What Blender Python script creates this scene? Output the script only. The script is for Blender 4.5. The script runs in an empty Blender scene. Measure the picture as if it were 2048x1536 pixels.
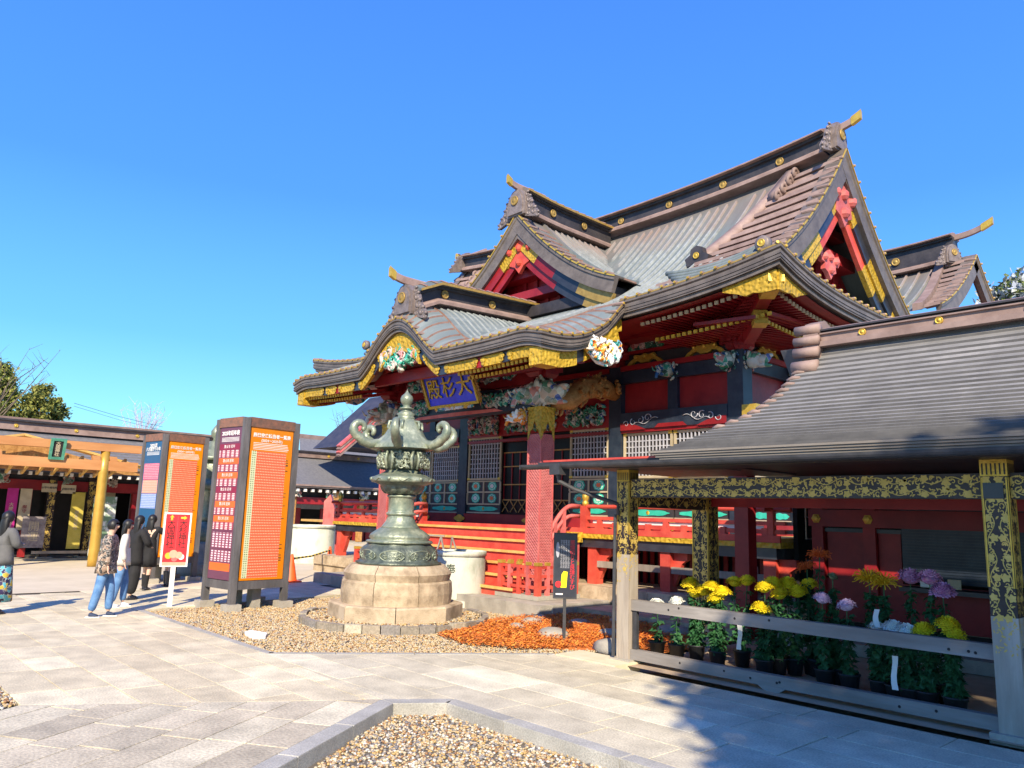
import bpy, math, random
import numpy as np
from mathutils import Vector, Matrix
random.seed(7)
R_=math.radians
sc=bpy.context.scene
col=sc.collection
# ---------------------------------------------------------------- camera, sky, sun, exposure
EYE=1.75
cam_d=bpy.data.cameras.new('camera'); cam=bpy.data.objects.new('camera',cam_d); col.objects.link(cam)
def _axes():
    f=1539.0
    a=np.array([-430-1024,768-987,-f]); b=np.array([2700-1024,768-1080,-f])
    a=a/np.linalg.norm(a); b=b-a*(a@b)/(a@a); b/=np.linalg.norm(b)
    X=-a; Y=b; Z=np.cross(X,Y); return np.stack([X,Y,Z])
CR=_axes()
M=Matrix([list(map(float,r)) for r in CR]).to_4x4(); M.translation=Vector((0,0,EYE))
cam.matrix_world=M
cam_d.sensor_width=36; cam_d.lens=1539/2048*36; cam_d.clip_start=.05; cam_d.clip_end=3000
sc.camera=cam
SUN_EL=35.0
SUN_DIR=Vector((0.70*math.cos(R_(SUN_EL)),-0.71*math.cos(R_(SUN_EL)),math.sin(R_(SUN_EL)))).normalized()   # towards the sun
w=bpy.data.worlds.new('World'); sc.world=w; w.use_nodes=True
nt=w.node_tree; nt.nodes.clear()
sky=nt.nodes.new('ShaderNodeTexSky'); sky.sky_type='NISHITA'; sky.sun_disc=False
sky.sun_elevation=R_(SUN_EL); sky.sun_rotation=math.atan2(SUN_DIR.x,SUN_DIR.y)
sky.altitude=0; sky.air_density=1.2; sky.dust_density=.3; sky.ozone_density=3.0
hs=nt.nodes.new('ShaderNodeHueSaturation'); hs.inputs['Saturation'].default_value=1.15; hs.inputs['Value'].default_value=.10
nt.links.new(sky.outputs[0],hs.inputs['Color'])
# clear autumn sky: the deep blue of the zenith runs down to cyan at the horizon, the same all the way round
wtc=nt.nodes.new('ShaderNodeTexCoord'); wsp=nt.nodes.new('ShaderNodeSeparateXYZ'); wcr=nt.nodes.new('ShaderNodeValToRGB')
nt.links.new(wtc.outputs['Generated'],wsp.inputs[0]); nt.links.new(wsp.outputs['Z'],wcr.inputs[0])
SKYC=[(0,(.40,.86,1.0)),(.08,(.27,.74,1.0)),(.20,(.135,.475,1.0)),(.38,(.072,.285,.97)),(.60,(.055,.215,.90)),(1,(.045,.17,.66))]
for i,(p_,c_) in enumerate(SKYC):
    e_=wcr.color_ramp.elements[i] if i<2 else wcr.color_ramp.elements.new(p_)
    e_.position=p_; e_.color=(*c_,1)
wmx=nt.nodes.new('ShaderNodeMixRGB'); wmx.inputs[0].default_value=.12
bg=nt.nodes.new('ShaderNodeBackground'); bg.inputs['Strength'].default_value=.80
wo=nt.nodes.new('ShaderNodeOutputWorld')
nt.links.new(wcr.outputs[0],wmx.inputs[1]); nt.links.new(hs.outputs[0],wmx.inputs[2]); nt.links.new(wmx.outputs[0],bg.inputs[0]); nt.links.new(bg.outputs[0],wo.inputs[0])
sd=bpy.data.lights.new('sun','SUN'); sd.energy=4.5; sd.angle=R_(.5); sd.color=(1,.87,.66)
so=bpy.data.objects.new('sun',sd); col.objects.link(so); so.rotation_euler=SUN_DIR.to_track_quat('Z','Y').to_euler(); so.location=(10,-10,20)
sc.view_settings.view_transform='Standard'; sc.view_settings.look='None'; sc.view_settings.gamma=1
sc.view_settings.use_curve_mapping=False; sc.view_settings.exposure=.88
try:
    sc.cycles.max_bounces=8; sc.cycles.diffuse_bounces=5; sc.cycles.glossy_bounces=3; sc.cycles.transparent_max_bounces=6
except Exception: pass
# ---------------------------------------------------------------- materials
MATS={}
def mat(name,c1,c2=None,scale=6,rough=.6,metal=0,bump=0,bscale=None,stretch=(1,1,1),detail=6,spec=.4,c3=None,coat=0,lo=.35,hi=.65):
    if name in MATS: return MATS[name]
    m=bpy.data.materials.new(name); m.use_nodes=True; t=m.node_tree; n=t.nodes; b=n['Principled BSDF']
    b.inputs['Roughness'].default_value=rough; b.inputs['Metallic'].default_value=metal
    b.inputs['Specular IOR Level'].default_value=spec
    if coat: b.inputs['Coat Weight'].default_value=coat
    if c2 is None: c2=tuple(x*.8 for x in c1)
    tc=n.new('ShaderNodeTexCoord'); mp=n.new('ShaderNodeMapping'); mp.inputs['Scale'].default_value=stretch
    t.links.new(tc.outputs['Object'],mp.inputs[0])
    no=n.new('ShaderNodeTexNoise'); no.inputs['Scale'].default_value=scale; no.inputs['Detail'].default_value=detail; no.inputs['Roughness'].default_value=.65
    t.links.new(mp.outputs[0],no.inputs['Vector'])
    cr=n.new('ShaderNodeValToRGB'); e=cr.color_ramp.elements; e[0].position=lo; e[1].position=hi
    e[0].color=(*c1,1); e[1].color=(*c2,1)
    if c3: x=e.new((lo+hi)/2+.05); x.color=(*c3,1)
    t.links.new(no.outputs['Fac'],cr.inputs[0])
    # one shade per object so that neighbouring pieces differ a little
    oi=n.new('ShaderNodeObjectInfo'); hv=n.new('ShaderNodeHueSaturation')
    mr=n.new('ShaderNodeMapRange'); mr.inputs['To Min'].default_value=.88; mr.inputs['To Max'].default_value=1.1
    t.links.new(oi.outputs['Random'],mr.inputs['Value']); t.links.new(mr.outputs[0],hv.inputs['Value'])
    t.links.new(cr.outputs[0],hv.inputs['Color']); t.links.new(hv.outputs[0],b.inputs['Base Color'])
    if bump:
        n2=n.new('ShaderNodeTexNoise'); n2.inputs['Scale'].default_value=bscale or scale*4; n2.inputs['Detail'].default_value=5
        t.links.new(mp.outputs[0],n2.inputs['Vector'])
        bu=n.new('ShaderNodeBump'); bu.inputs['Strength'].default_value=bump; bu.inputs['Distance'].default_value=.02
        t.links.new(n2.outputs['Fac'],bu.inputs['Height']); t.links.new(bu.outputs[0],b.inputs['Normal'])
    MATS[name]=m; return m
def nodes_of(m): return m.node_tree,m.node_tree.nodes,m.node_tree.nodes['Principled BSDF']
def polychrome(name,cols,scale=14,rough=.55,bump=.6):
    """painted carving: patches of several paints that follow the carved lumps"""
    m=bpy.data.materials.new(name); m.use_nodes=True; t,n,b=nodes_of(m)
    tc=n.new('ShaderNodeTexCoord'); vo=n.new('ShaderNodeTexVoronoi'); vo.inputs['Scale'].default_value=scale; vo.inputs['Randomness'].default_value=1
    no=n.new('ShaderNodeTexNoise'); no.inputs['Scale'].default_value=scale*.8
    ad=n.new('ShaderNodeMixRGB'); ad.blend_type='ADD'; ad.inputs[0].default_value=.12
    t.links.new(tc.outputs['Object'],no.inputs['Vector'])
    t.links.new(tc.outputs['Object'],ad.inputs[1]); t.links.new(no.outputs['Color'],ad.inputs[2]); t.links.new(ad.outputs[0],vo.inputs['Vector'])
    cr=n.new('ShaderNodeValToRGB'); cr.color_ramp.interpolation='CONSTANT'; e=cr.color_ramp.elements
    k=len(cols)
    for i,c in enumerate(cols):
        x=e[i] if i<2 else e.new(i/k)
        x.position=i/k; x.color=(*c,1)
    sp=n.new('ShaderNodeSeparateColor'); t.links.new(vo.outputs['Color'],sp.inputs[0]); t.links.new(sp.outputs[0],cr.inputs[0])
    # white outlines between colour patches
    v2=n.new('ShaderNodeTexVoronoi'); v2.feature='DISTANCE_TO_EDGE'; v2.inputs['Scale'].default_value=scale
    t.links.new(ad.outputs[0],v2.inputs['Vector'])
    lt=n.new('ShaderNodeMath'); lt.operation='LESS_THAN'; lt.inputs[1].default_value=.018; t.links.new(v2.outputs['Distance'],lt.inputs[0])
    mx=n.new('ShaderNodeMixRGB'); t.links.new(lt.outputs[0],mx.inputs[0]); t.links.new(cr.outputs[0],mx.inputs[1]); mx.inputs[2].default_value=(.62,.6,.55,1)
    t.links.new(mx.outputs[0],b.inputs['Base Color']); b.inputs['Roughness'].default_value=rough
    bu=n.new('ShaderNodeBump'); bu.inputs['Strength'].default_value=bump; bu.inputs['Distance'].default_value=.03
    t.links.new(vo.outputs['Distance'],bu.inputs['Height']); bu.invert=True; t.links.new(bu.outputs[0],b.inputs['Normal'])
    return m
def stripes(name,ca,cb,scale,axis='X',rough=.6,width=.5,noise=None):
    m=bpy.data.materials.new(name); m.use_nodes=True; t,n,b=nodes_of(m)
    tc=n.new('ShaderNodeTexCoord'); s=n.new('ShaderNodeSeparateXYZ'); t.links.new(tc.outputs['Object'],s.inputs[0])
    mu=n.new('ShaderNodeMath'); mu.operation='MULTIPLY'; mu.inputs[1].default_value=scale; t.links.new(s.outputs[axis],mu.inputs[0])
    fr=n.new('ShaderNodeMath'); fr.operation='FRACT'; t.links.new(mu.outputs[0],fr.inputs[0])
    lt=n.new('ShaderNodeMath'); lt.operation='LESS_THAN'; lt.inputs[1].default_value=width; t.links.new(fr.outputs[0],lt.inputs[0])
    mx=n.new('ShaderNodeMixRGB'); t.links.new(lt.outputs[0],mx.inputs[0]); mx.inputs[1].default_value=(*ca,1); mx.inputs[2].default_value=(*cb,1)
    t.links.new(mx.outputs[0],b.inputs['Base Color']); b.inputs['Roughness'].default_value=rough
    return m
MAT=dict(
 copper=mat('patinated_copper_sheet',(.105,.13,.135),(.175,.205,.21),1.6,.66,.0,.12,9,(2.4,.35,.35),c3=(.14,.168,.17)),
 copper_b=mat('brown_copper_sheet',(.20,.135,.115),(.31,.22,.19),3,.65,.0,.12,14),
 copper_d=mat('dark_bronze_eave_board',(.11,.09,.078),(.18,.15,.13),4,.5,.15,.1,20),
 batten=mat('copper_seam',(.22,.245,.245),(.33,.355,.35),7,.62,0,0),
 batten_o=mat('brown_copper_seam',(.26,.14,.095),(.34,.22,.17),7,.45,.25,0),
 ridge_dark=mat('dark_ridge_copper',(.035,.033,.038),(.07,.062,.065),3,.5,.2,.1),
 black=mat('black_lacquer',(.018,.02,.03),(.035,.038,.05),4,.3,0,0,spec=.5),
 blueblack=mat('weathered_dark_blue_lacquer',(.012,.018,.035),(.03,.04,.06),4,.4,0,.05),
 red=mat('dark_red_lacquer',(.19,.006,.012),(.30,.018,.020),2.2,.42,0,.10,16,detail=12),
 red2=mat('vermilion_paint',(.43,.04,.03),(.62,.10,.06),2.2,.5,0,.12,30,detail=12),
 pink=mat('faded_red_paint',(.46,.085,.08),(.62,.17,.15),3,.55,0,.1,30),
 gold=mat('gilt_metal',(.52,.33,.045),(.66,.44,.08),9,.38,.45,.25,40),
 goldpaint=mat('gold_leaf_paint',(.44,.27,.02),(.56,.36,.035),7,.45,.15,.3,45),
 ochre=mat('ochre_wood',(.55,.32,.08),(.68,.43,.14),4,.55,0,.15,20,(1,1,1)),
 woodcarv=mat('bare_carved_wood',(.30,.14,.035),(.52,.28,.09),10,.6,0,.5,25),
 white=mat('white_paint',(.72,.70,.66),(.80,.78,.74),5,.6),
 cream=mat('cream_paint',(.40,.33,.22),(.50,.42,.28),5,.6),
 grey_lattice=mat('pale_grey_lattice',(.36,.36,.42),(.46,.46,.50),6,.5),
 dark=mat('dark_interior',(.014,.012,.013),(.026,.022,.022),3,.7),
 teal=mat('teal_paint',(.02,.42,.30),(.05,.52,.38),8,.5),
 glass=mat('dark_glass',(.010,.010,.013),(.018,.018,.022),2,.3,0,0,spec=.15),
 wood=mat('weathered_grey_wood',(.20,.165,.13),(.37,.32,.265),3,.75,0,.5,16,(1,1,.2),c3=(.28,.24,.19)),
 woodx=mat('weathered_grey_rail',(.20,.175,.15),(.38,.34,.30),3,.75,0,.5,16,(.15,1,1),c3=(.28,.25,.22)),
 stone=mat('beige_granite',(.27,.20,.125),(.54,.43,.29),3.2,.85,0,.5,60,detail=12,c3=(.49,.38,.25)),
 stone_g=mat('grey_stone',(.30,.27,.22),(.42,.38,.31),4,.85,0,.4,50,detail=12),
 bronze=mat('verdigris_bronze',(.15,.19,.145),(.40,.43,.31),6,.42,.35,.35,26,detail=10,c3=(.26,.29,.21)),
 bronze_d=mat('dark_bronze',(.075,.095,.08),(.19,.215,.165),7,.42,.4,.4,30,detail=10),
 conc=mat('pale_concrete',(.33,.36,.27),(.62,.62,.53),2.2,.8,0,.3,30,(1,1,.45),detail=10,c3=(.60,.61,.52)),
 slate=mat('grey_shingle_roof',(.13,.13,.14),(.18,.175,.18),8,.7,0,.2,30),
 asphalt=mat('sand_ground',(.34,.30,.24),(.44,.39,.31),4,.9,0,.4,60),
 soil=mat('orange_needle_litter',(.66,.17,.025),(.85,.30,.05),14,.9,0,.8,60,detail=12,c3=(.72,.22,.04)),
 leaf=mat('chrysanthemum_leaf',(.015,.07,.025),(.035,.13,.04),12,.6),
 foliage=mat('conifer_foliage',(.06,.10,.025),(.15,.18,.04),3,.7),
 foliage_y=mat('yellowing_foliage',(.17,.20,.035),(.30,.28,.06),3,.7),
 bark=mat('bark',(.10,.075,.05),(.18,.14,.10),8,.9,0,.5),
 skin=mat('skin',(.62,.38,.27),(.66,.42,.30),5,.55),
 hair=mat('black_hair',(.010,.009,.009),(.02,.018,.017),20,.45),
 potm=mat('black_pot',(.015,.016,.018),(.03,.03,.032),5,.5),
 orn=mat('cast_copper_ornament',(.15,.12,.11),(.25,.205,.19),7,.5,.2,.3,30),
 gilt_dull=mat('tarnished_gilt_trim',(.30,.19,.05),(.44,.29,.08),8,.45,.35),
 cone=mat('orange_cone',(.85,.10,.02),(.9,.14,.03),4,.5),
 post_dark=mat('charcoal_steel',(.035,.036,.04),(.06,.06,.065),8,.55,0,.1),
 signwood=mat('dark_stained_frame',(.075,.07,.07),(.13,.12,.12),6,.65,0,.3,24,(1,1,.25)),
 signtop=mat('rusty_stained_frame',(.13,.08,.06),(.24,.11,.07),12,.7,0,.3,24),
)
def weather(m,z0,z1,c,k):
    """brown, less patinated copper towards the ridges"""
    t,n,b=nodes_of(m); l=b.inputs['Base Color'].links[0].from_socket; g=n.new('ShaderNodeNewGeometry'); s=n.new('ShaderNodeSeparateXYZ'); t.links.new(g.outputs['Position'],s.inputs[0])
    no=n.new('ShaderNodeTexNoise'); no.inputs['Scale'].default_value=1.3; no.inputs['Detail'].default_value=8; t.links.new(g.outputs['Position'],no.inputs['Vector'])
    ad=n.new('ShaderNodeMath'); ad.operation='MULTIPLY_ADD'; ad.inputs[1].default_value=2.2; t.links.new(no.outputs['Fac'],ad.inputs[0]); t.links.new(s.outputs['Z'],ad.inputs[2])
    mr=n.new('ShaderNodeMapRange'); mr.interpolation_type='SMOOTHSTEP'; mr.inputs['From Min'].default_value=z0+1.1; mr.inputs['From Max'].default_value=z1+1.1; mr.inputs['To Max'].default_value=k; t.links.new(ad.outputs[0],mr.inputs['Value'])
    mx=n.new('ShaderNodeMixRGB'); t.links.new(mr.outputs[0],mx.inputs[0]); t.links.new(l,mx.inputs[1]); mx.inputs[2].default_value=(*c,1); t.links.new(mx.outputs[0],b.inputs['Base Color'])
weather(MAT['copper'],7.6,9.8,(.17,.12,.10),.6); weather(MAT['batten'],7.8,9.6,(.27,.185,.155),.8)
MAT['poly']=polychrome('painted_lion_carving',[(.55,.58,.50),(.25,.30,.22),(.50,.40,.32),(.10,.30,.20),(.55,.55,.52),(.10,.16,.42),(.52,.22,.18),(.30,.34,.30)],7)
MAT['poly2']=polychrome('painted_peony_carving',[(.05,.25,.12),(.55,.25,.22),(.10,.32,.18),(.60,.42,.38),(.04,.16,.10),(.50,.14,.12)],7)
MAT['poly3']=polychrome('painted_phoenix_carving',[(.75,.76,.72),(.80,.80,.78),(.85,.30,.03),(.10,.25,.55),(.78,.72,.60),(.70,.72,.74),(.80,.45,.05),(.05,.30,.30)],9,.4)
MAT['poly4']=polychrome('painted_green_carving',[(.02,.22,.14),(.05,.32,.24),(.45,.50,.46),(.03,.12,.10),(.40,.18,.18),(.30,.38,.34),(.02,.10,.25)],8)
MAT['poly5']=polychrome('painted_karahafu_carving',[(.02,.32,.22),(.50,.38,.34),(.55,.50,.42),(.04,.22,.12),(.60,.28,.28),(.05,.38,.30)],6)
def chased(m,scale,strength,dist=.02):
    t,n,b=nodes_of(m); tc=n.new('ShaderNodeTexCoord'); v=n.new('ShaderNodeTexVoronoi'); v.feature='SMOOTH_F1'; v.inputs['Scale'].default_value=scale; t.links.new(tc.outputs['Object'],v.inputs['Vector'])
    bu=n.new('ShaderNodeBump'); bu.inputs['Strength'].default_value=strength; bu.inputs['Distance'].default_value=dist; t.links.new(v.outputs['Distance'],bu.inputs['Height']); t.links.new(bu.outputs[0],b.inputs['Normal'])
chased(MAT['goldpaint'],16,.9,.04)
# ---------------------------------------------------------------- mesh builder
def V(*a): return Vector(a)
class MB:
    def __init__(s): s.v=[]; s.f=[]; s.m=[]
    def add(s,vs,fs,mi=0):
        o=len(s.v); s.v.extend(tuple(p) for p in vs)
        for f in fs: s.f.append(tuple(i+o for i in f)); s.m.append(mi)
        return s
    def box(s,x0,x1,y0,y1,z0,z1,mi=0):
        return s.add([(x0,y0,z0),(x1,y0,z0),(x1,y1,z0),(x0,y1,z0),(x0,y0,z1),(x1,y0,z1),(x1,y1,z1),(x0,y1,z1)],
            [(0,3,2,1),(4,5,6,7),(0,1,5,4),(1,2,6,5),(2,3,7,6),(3,0,4,7)],mi)
    def cbox(s,c,sx,sy,sz,mi=0): return s.box(c[0]-sx/2,c[0]+sx/2,c[1]-sy/2,c[1]+sy/2,c[2]-sz/2,c[2]+sz/2,mi)
    def bar(s,p,q,w,h,mi=0,up=(0,0,1)):
        p=Vector(p);q=Vector(q);d=(q-p).normalized();u=Vector(up);a=d.cross(u)
        if a.length<1e-4: a=Vector((1,0,0))
        a=a.normalized();b=a.cross(d).normalized(); vs=[]
        for c in (p,q):
            for i,j in ((-1,-1),(1,-1),(1,1),(-1,1)): vs.append(c+a*(i*w/2)+b*(j*h/2))
        return s.add(vs,[(0,1,2,3),(7,6,5,4),(0,4,5,1),(1,5,6,2),(2,6,7,3),(3,7,4,0)],mi)
    def tube(s,pts,r,n=8,mi=0,flat=1.0):
        pts=[Vector(p) for p in pts]; k=len(pts); rr=r if isinstance(r,(list,tuple)) else [r]*k; vs=[];fs=[]
        prev=None
        for i,p in enumerate(pts):
            d=(pts[min(i+1,k-1)]-pts[max(i-1,0)])
            d=d.normalized() if d.length>1e-9 else Vector((0,0,1))
            if prev is None:
                a=d.cross(Vector((0,0,1))); a=a if a.length>1e-3 else Vector((1,0,0)); a.normalize()
            else:
                a=prev-d*prev.dot(d); a=a.normalized() if a.length>1e-6 else Vector((1,0,0))
            prev=a; b=d.cross(a)
            for j in range(n):
                t=2*math.pi*j/n; vs.append(p+a*(math.cos(t)*rr[i])+b*(math.sin(t)*rr[i]*flat))
        for i in range(k-1):
            for j in range(n): fs.append((i*n+j,i*n+(j+1)%n,(i+1)*n+(j+1)%n,(i+1)*n+j))
        fs.append(tuple(range(n))[::-1]); fs.append(tuple((k-1)*n+j for j in range(n)))
        return s.add(vs,fs,mi)
    def lathe(s,c,prof,n=24,mi=0,lob=0,amp=0,rot=0,mis=None):
        vs=[];fs=[];k=len(prof)
        for (r,z) in prof:
            for j in range(n):
                t=2*math.pi*j/n+rot; q=r*(1+amp*abs(math.cos(lob*t/2))) if lob else r
                vs.append((c[0]+q*math.cos(t),c[1]+q*math.sin(t),c[2]+z))
        o=len(s.v); s.v.extend(vs)
        for i in range(k-1):
            for j in range(n):
                s.f.append((o+i*n+j,o+i*n+(j+1)%n,o+(i+1)*n+(j+1)%n,o+(i+1)*n+j)); s.m.append(mi if mis is None else mis[i])
        s.f.append(tuple(o+j for j in range(n))[::-1]); s.m.append(mi); s.f.append(tuple(o+(k-1)*n+j for j in range(n))); s.m.append(mi)
        return s
    def grid(s,P,mi=0):
        nu=len(P);nv=len(P[0]); vs=[p for r in P for p in r]
        return s.add(vs,[(i*nv+j,(i+1)*nv+j,(i+1)*nv+j+1,i*nv+j+1) for i in range(nu-1) for j in range(nv-1)],mi)
    def sweep(s,path,outs,sect,mi=0,mis=None,caps=True,ups=None):
        """closed section (a outward, b up) carried along a path"""
        k=len(sect); vs=[];n=len(path)
        for i,(p,o) in enumerate(zip(path,outs)):
            p=Vector(p);o=Vector(o);u=Vector(ups[i]) if ups else Vector((0,0,1))
            for a,b in sect: vs.append(p+o*a+u*b)
        o0=len(s.v); s.v.extend(tuple(x) for x in vs)
        for i in range(n-1):
            for j in range(k):
                s.f.append((o0+i*k+j,o0+(i+1)*k+j,o0+(i+1)*k+(j+1)%k,o0+i*k+(j+1)%k)); s.m.append(mi if mis is None else mis[j])
        if caps:
            s.f.append(tuple(o0+j for j in range(k))); s.m.append(mi); s.f.append(tuple(o0+(n-1)*k+j for j in range(k))[::-1]); s.m.append(mi)
        return s
    def ext(s,poly,o,ux,uy,d,mi=0):
        """polygon poly in plane (o;ux,uy) pushed by vector d"""
        o=Vector(o);ux=Vector(ux);uy=Vector(uy);d=Vector(d);k=len(poly)
        A=[o+ux*a+uy*b for a,b in poly]; B=[p+d for p in A]
        return s.add(A+B,[tuple(range(k))[::-1],tuple(range(k,2*k))]+[(j,(j+1)%k,k+(j+1)%k,k+j) for j in range(k)],mi)
    def ball(s,c,r,mi=0,n=8,m=5,sq=(1,1,1)):
        vs=[];fs=[]
        for i in range(m+1):
            ph=math.pi*i/m
            for j in range(n):
                t=2*math.pi*j/n; vs.append((c[0]+r*sq[0]*math.sin(ph)*math.cos(t),c[1]+r*sq[1]*math.sin(ph)*math.sin(t),c[2]+r*sq[2]*math.cos(ph)))
        for i in range(m):
            for j in range(n): fs.append((i*n+j,(i+1)*n+j,(i+1)*n+(j+1)%n,i*n+(j+1)%n))
        return s.add(vs,fs,mi)
    def mesh(s,name,mats,smooth=False,off=(0,0,0)):
        me=bpy.data.meshes.new(name); o=Vector(off)
        me.from_pydata([tuple(Vector(p)-o) for p in s.v] if o.length else s.v,[],s.f)
        mats=mats if isinstance(mats,(list,tuple)) else [mats]
        for m in mats: me.materials.append(MAT[m] if isinstance(m,str) else m)
        if len(mats)>1: me.polygons.foreach_set('material_index',s.m)
        if smooth: me.polygons.foreach_set('use_smooth',[True]*len(me.polygons)); 
        me.update(); return me
    def build(s,name,mats,parent=None,smooth=False,kind=None,label=None):
        off=wloc(parent)
        me=s.mesh(name,mats,smooth,off); o=bpy.data.objects.new(name,me); col.objects.link(o)
        if parent is not None: o.parent=parent
        if kind: o['kind']=kind
        if label: o['label']=label
        if smooth=='auto':
            pass
        return o
def wloc(p):
    l=Vector((0,0,0))
    while p is not None: l+=p.location; p=p.parent
    return l
def thing(name,label,cat,loc=(0,0,0),group=None,rz=0):
    o=bpy.data.objects.new(name,None); col.objects.link(o); o.location=loc; o.rotation_euler=(0,0,rz); o.empty_display_size=.2
    o['label']=label; o['category']=cat
    if group: o['group']=group
    return o
def tag(o,label,cat,group=None):
    o['label']=label; o['category']=cat
    if group: o['group']=group
    return o
def inst(name,me,loc,parent,rot=(0,0,0),scale=(1,1,1),local=False):
    o=bpy.data.objects.new(name,me); col.objects.link(o)
    o.location=Vector(loc)-(Vector((0,0,0)) if local else wloc(parent)); o.rotation_euler=rot; o.scale=scale
    if parent is not None: o.parent=parent
    return o
def copy_tree(o,parent=None):
    c=o.copy(); col.objects.link(c)
    if parent is not None: c.parent=parent
    for ch in list(o.children): copy_tree(ch,c)
    return c
_txt={}
def text(s,size,loc,ux,uy,material,parent,name='lettering',depth=.004,bold=.0,align='CENTER',vertical=False,lsp=1.0,sx=1.0):
    """flat lettering standing on a real surface, as a thin mesh"""
    cu=bpy.data.curves.new('t','FONT'); cu.body='\n'.join(s) if vertical else s; cu.size=size; cu.extrude=depth/2; cu.align_x=align; cu.align_y='CENTER'; cu.offset=bold
    cu.space_line=lsp; cu.resolution_u=2
    to=bpy.data.objects.new('t',cu); col.objects.link(to); dg=bpy.context.evaluated_depsgraph_get()
    me=bpy.data.meshes.new_from_object(to.evaluated_get(dg)); bpy.data.objects.remove(to); me.materials.clear(); me.materials.append(MAT[material] if isinstance(material,str) else material)
    ux=Vector(ux).normalized(); uy=Vector(uy).normalized(); n=ux.cross(uy); uy=n.cross(ux)
    m=Matrix((ux*sx,uy,n)).transposed().to_4x4(); me.transform(m)
    o=bpy.data.objects.new(name,me); col.objects.link(o); o.location=Vector(loc)+n*depth-wloc(parent)
    if parent is not None: o.parent=parent
    return o
def disc_mesh(name,r,t,mats,n=16,ring=True):
    """round boss lying on its back: axis +Z"""
    b=MB(); b.lathe((0,0,0),[(r,0),(r,t*.6),(r*.86,t),(r*.8,t*.7),(r*.45,t*.75),(r*.35,t*1.1),(r*.05,t*1.2)],n); return b.mesh(name,mats,True)
# ---------------------------------------------------------------- ground, paving, gravel
def ramp_by_object(name,cols,rough=.75,fine=60,bump=.35,mott=3.0):
    m=bpy.data.materials.new(name); m.use_nodes=True; t,n,b=nodes_of(m)
    oi=n.new('ShaderNodeObjectInfo'); cr=n.new('ShaderNodeValToRGB'); e=cr.color_ramp.elements
    for i,c in enumerate(cols):
        x=e[i] if i<2 else e.new(i/(len(cols)-1))
        x.position=i/(len(cols)-1); x.color=(*c,1)
    t.links.new(oi.outputs['Random'],cr.inputs[0])
    tc=n.new('ShaderNodeTexCoord'); no=n.new('ShaderNodeTexNoise'); no.inputs['Scale'].default_value=fine; no.inputs['Detail'].default_value=8
    n2=n.new('ShaderNodeTexNoise'); n2.inputs['Scale'].default_value=mott; n2.inputs['Detail'].default_value=6
    t.links.new(tc.outputs['Object'],no.inputs[0]); t.links.new(tc.outputs['Object'],n2.inputs[0])
    mr=n.new('ShaderNodeMapRange'); mr.inputs['From Min'].default_value=.3; mr.inputs['From Max'].default_value=.7; mr.inputs['To Min'].default_value=.72; mr.inputs['To Max'].default_value=1.22
    t.links.new(no.outputs['Fac'],mr.inputs[0])
    m3=n.new('ShaderNodeMapRange'); m3.inputs['From Min'].default_value=.3; m3.inputs['From Max'].default_value=.7; m3.inputs['To Min'].default_value=.78; m3.inputs['To Max'].default_value=1.14
    t.links.new(n2.outputs['Fac'],m3.inputs[0])
    mu=n.new('ShaderNodeMath'); mu.operation='MULTIPLY'; t.links.new(mr.outputs[0],mu.inputs[0]); t.links.new(m3.outputs[0],mu.inputs[1])
    hv=n.new('ShaderNodeHueSaturation'); t.links.new(mu.outputs[0],hv.inputs['Value']); t.links.new(cr.outputs[0],hv.inputs['Color'])
    t.links.new(hv.outputs[0],b.inputs['Base Color']); b.inputs['Roughness'].default_value=rough
    bu=n.new('ShaderNodeBump'); bu.inputs['Strength'].default_value=bump; bu.inputs['Distance'].default_value=.01; t.links.new(no.outputs['Fac'],bu.inputs['Height']); t.links.new(bu.outputs[0],b.inputs['Normal'])
    MAT[name]=m; return m
ramp_by_object('plaza_granite',[(.61,.52,.34),(.57,.48,.31),(.66,.57,.38),(.59,.50,.33),(.76,.67,.46),(.63,.54,.35)])
ramp_by_object('speckled_granite',[(.47,.40,.28),(.62,.54,.38),(.42,.36,.25),(.76,.68,.48),(.49,.42,.29),(.58,.50,.35)],fine=42,bump=.5)
ramp_by_object('walk_granite',[(.56,.49,.34),(.60,.53,.37),(.53,.47,.34),(.62,.55,.39),(.57,.50,.35),(.77,.70,.51)])
ramp_by_object('kerb_granite',[(.36,.34,.29),(.44,.42,.36),(.39,.37,.32)],fine=80)
ramp_by_object('ring_stone',[(.20,.18,.15),(.34,.28,.20),(.26,.23,.20),(.48,.42,.30)],fine=30,bump=.8)
gm=mat('base_ground',(.33,.29,.22),(.42,.37,.29),2,.9,0,.3,30)
g=MB(); g.grid([[(x,y,-.16) for y in (-300,-40,0,20,60,300,900)] for x in (-900,-300,-60,-20,0,20,300)]); o=g.build('ground',gm); o['kind']='structure'
def inpoly(p,poly):
    x,y=p; c=False; n=len(poly)
    for i in range(n):
        x1,y1=poly[i];x2,y2=poly[(i+1)%n]
        if (y1>y)!=(y2>y) and x<(x2-x1)*(y-y1)/(y2-y1)+x1: c=not c
    return c
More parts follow.
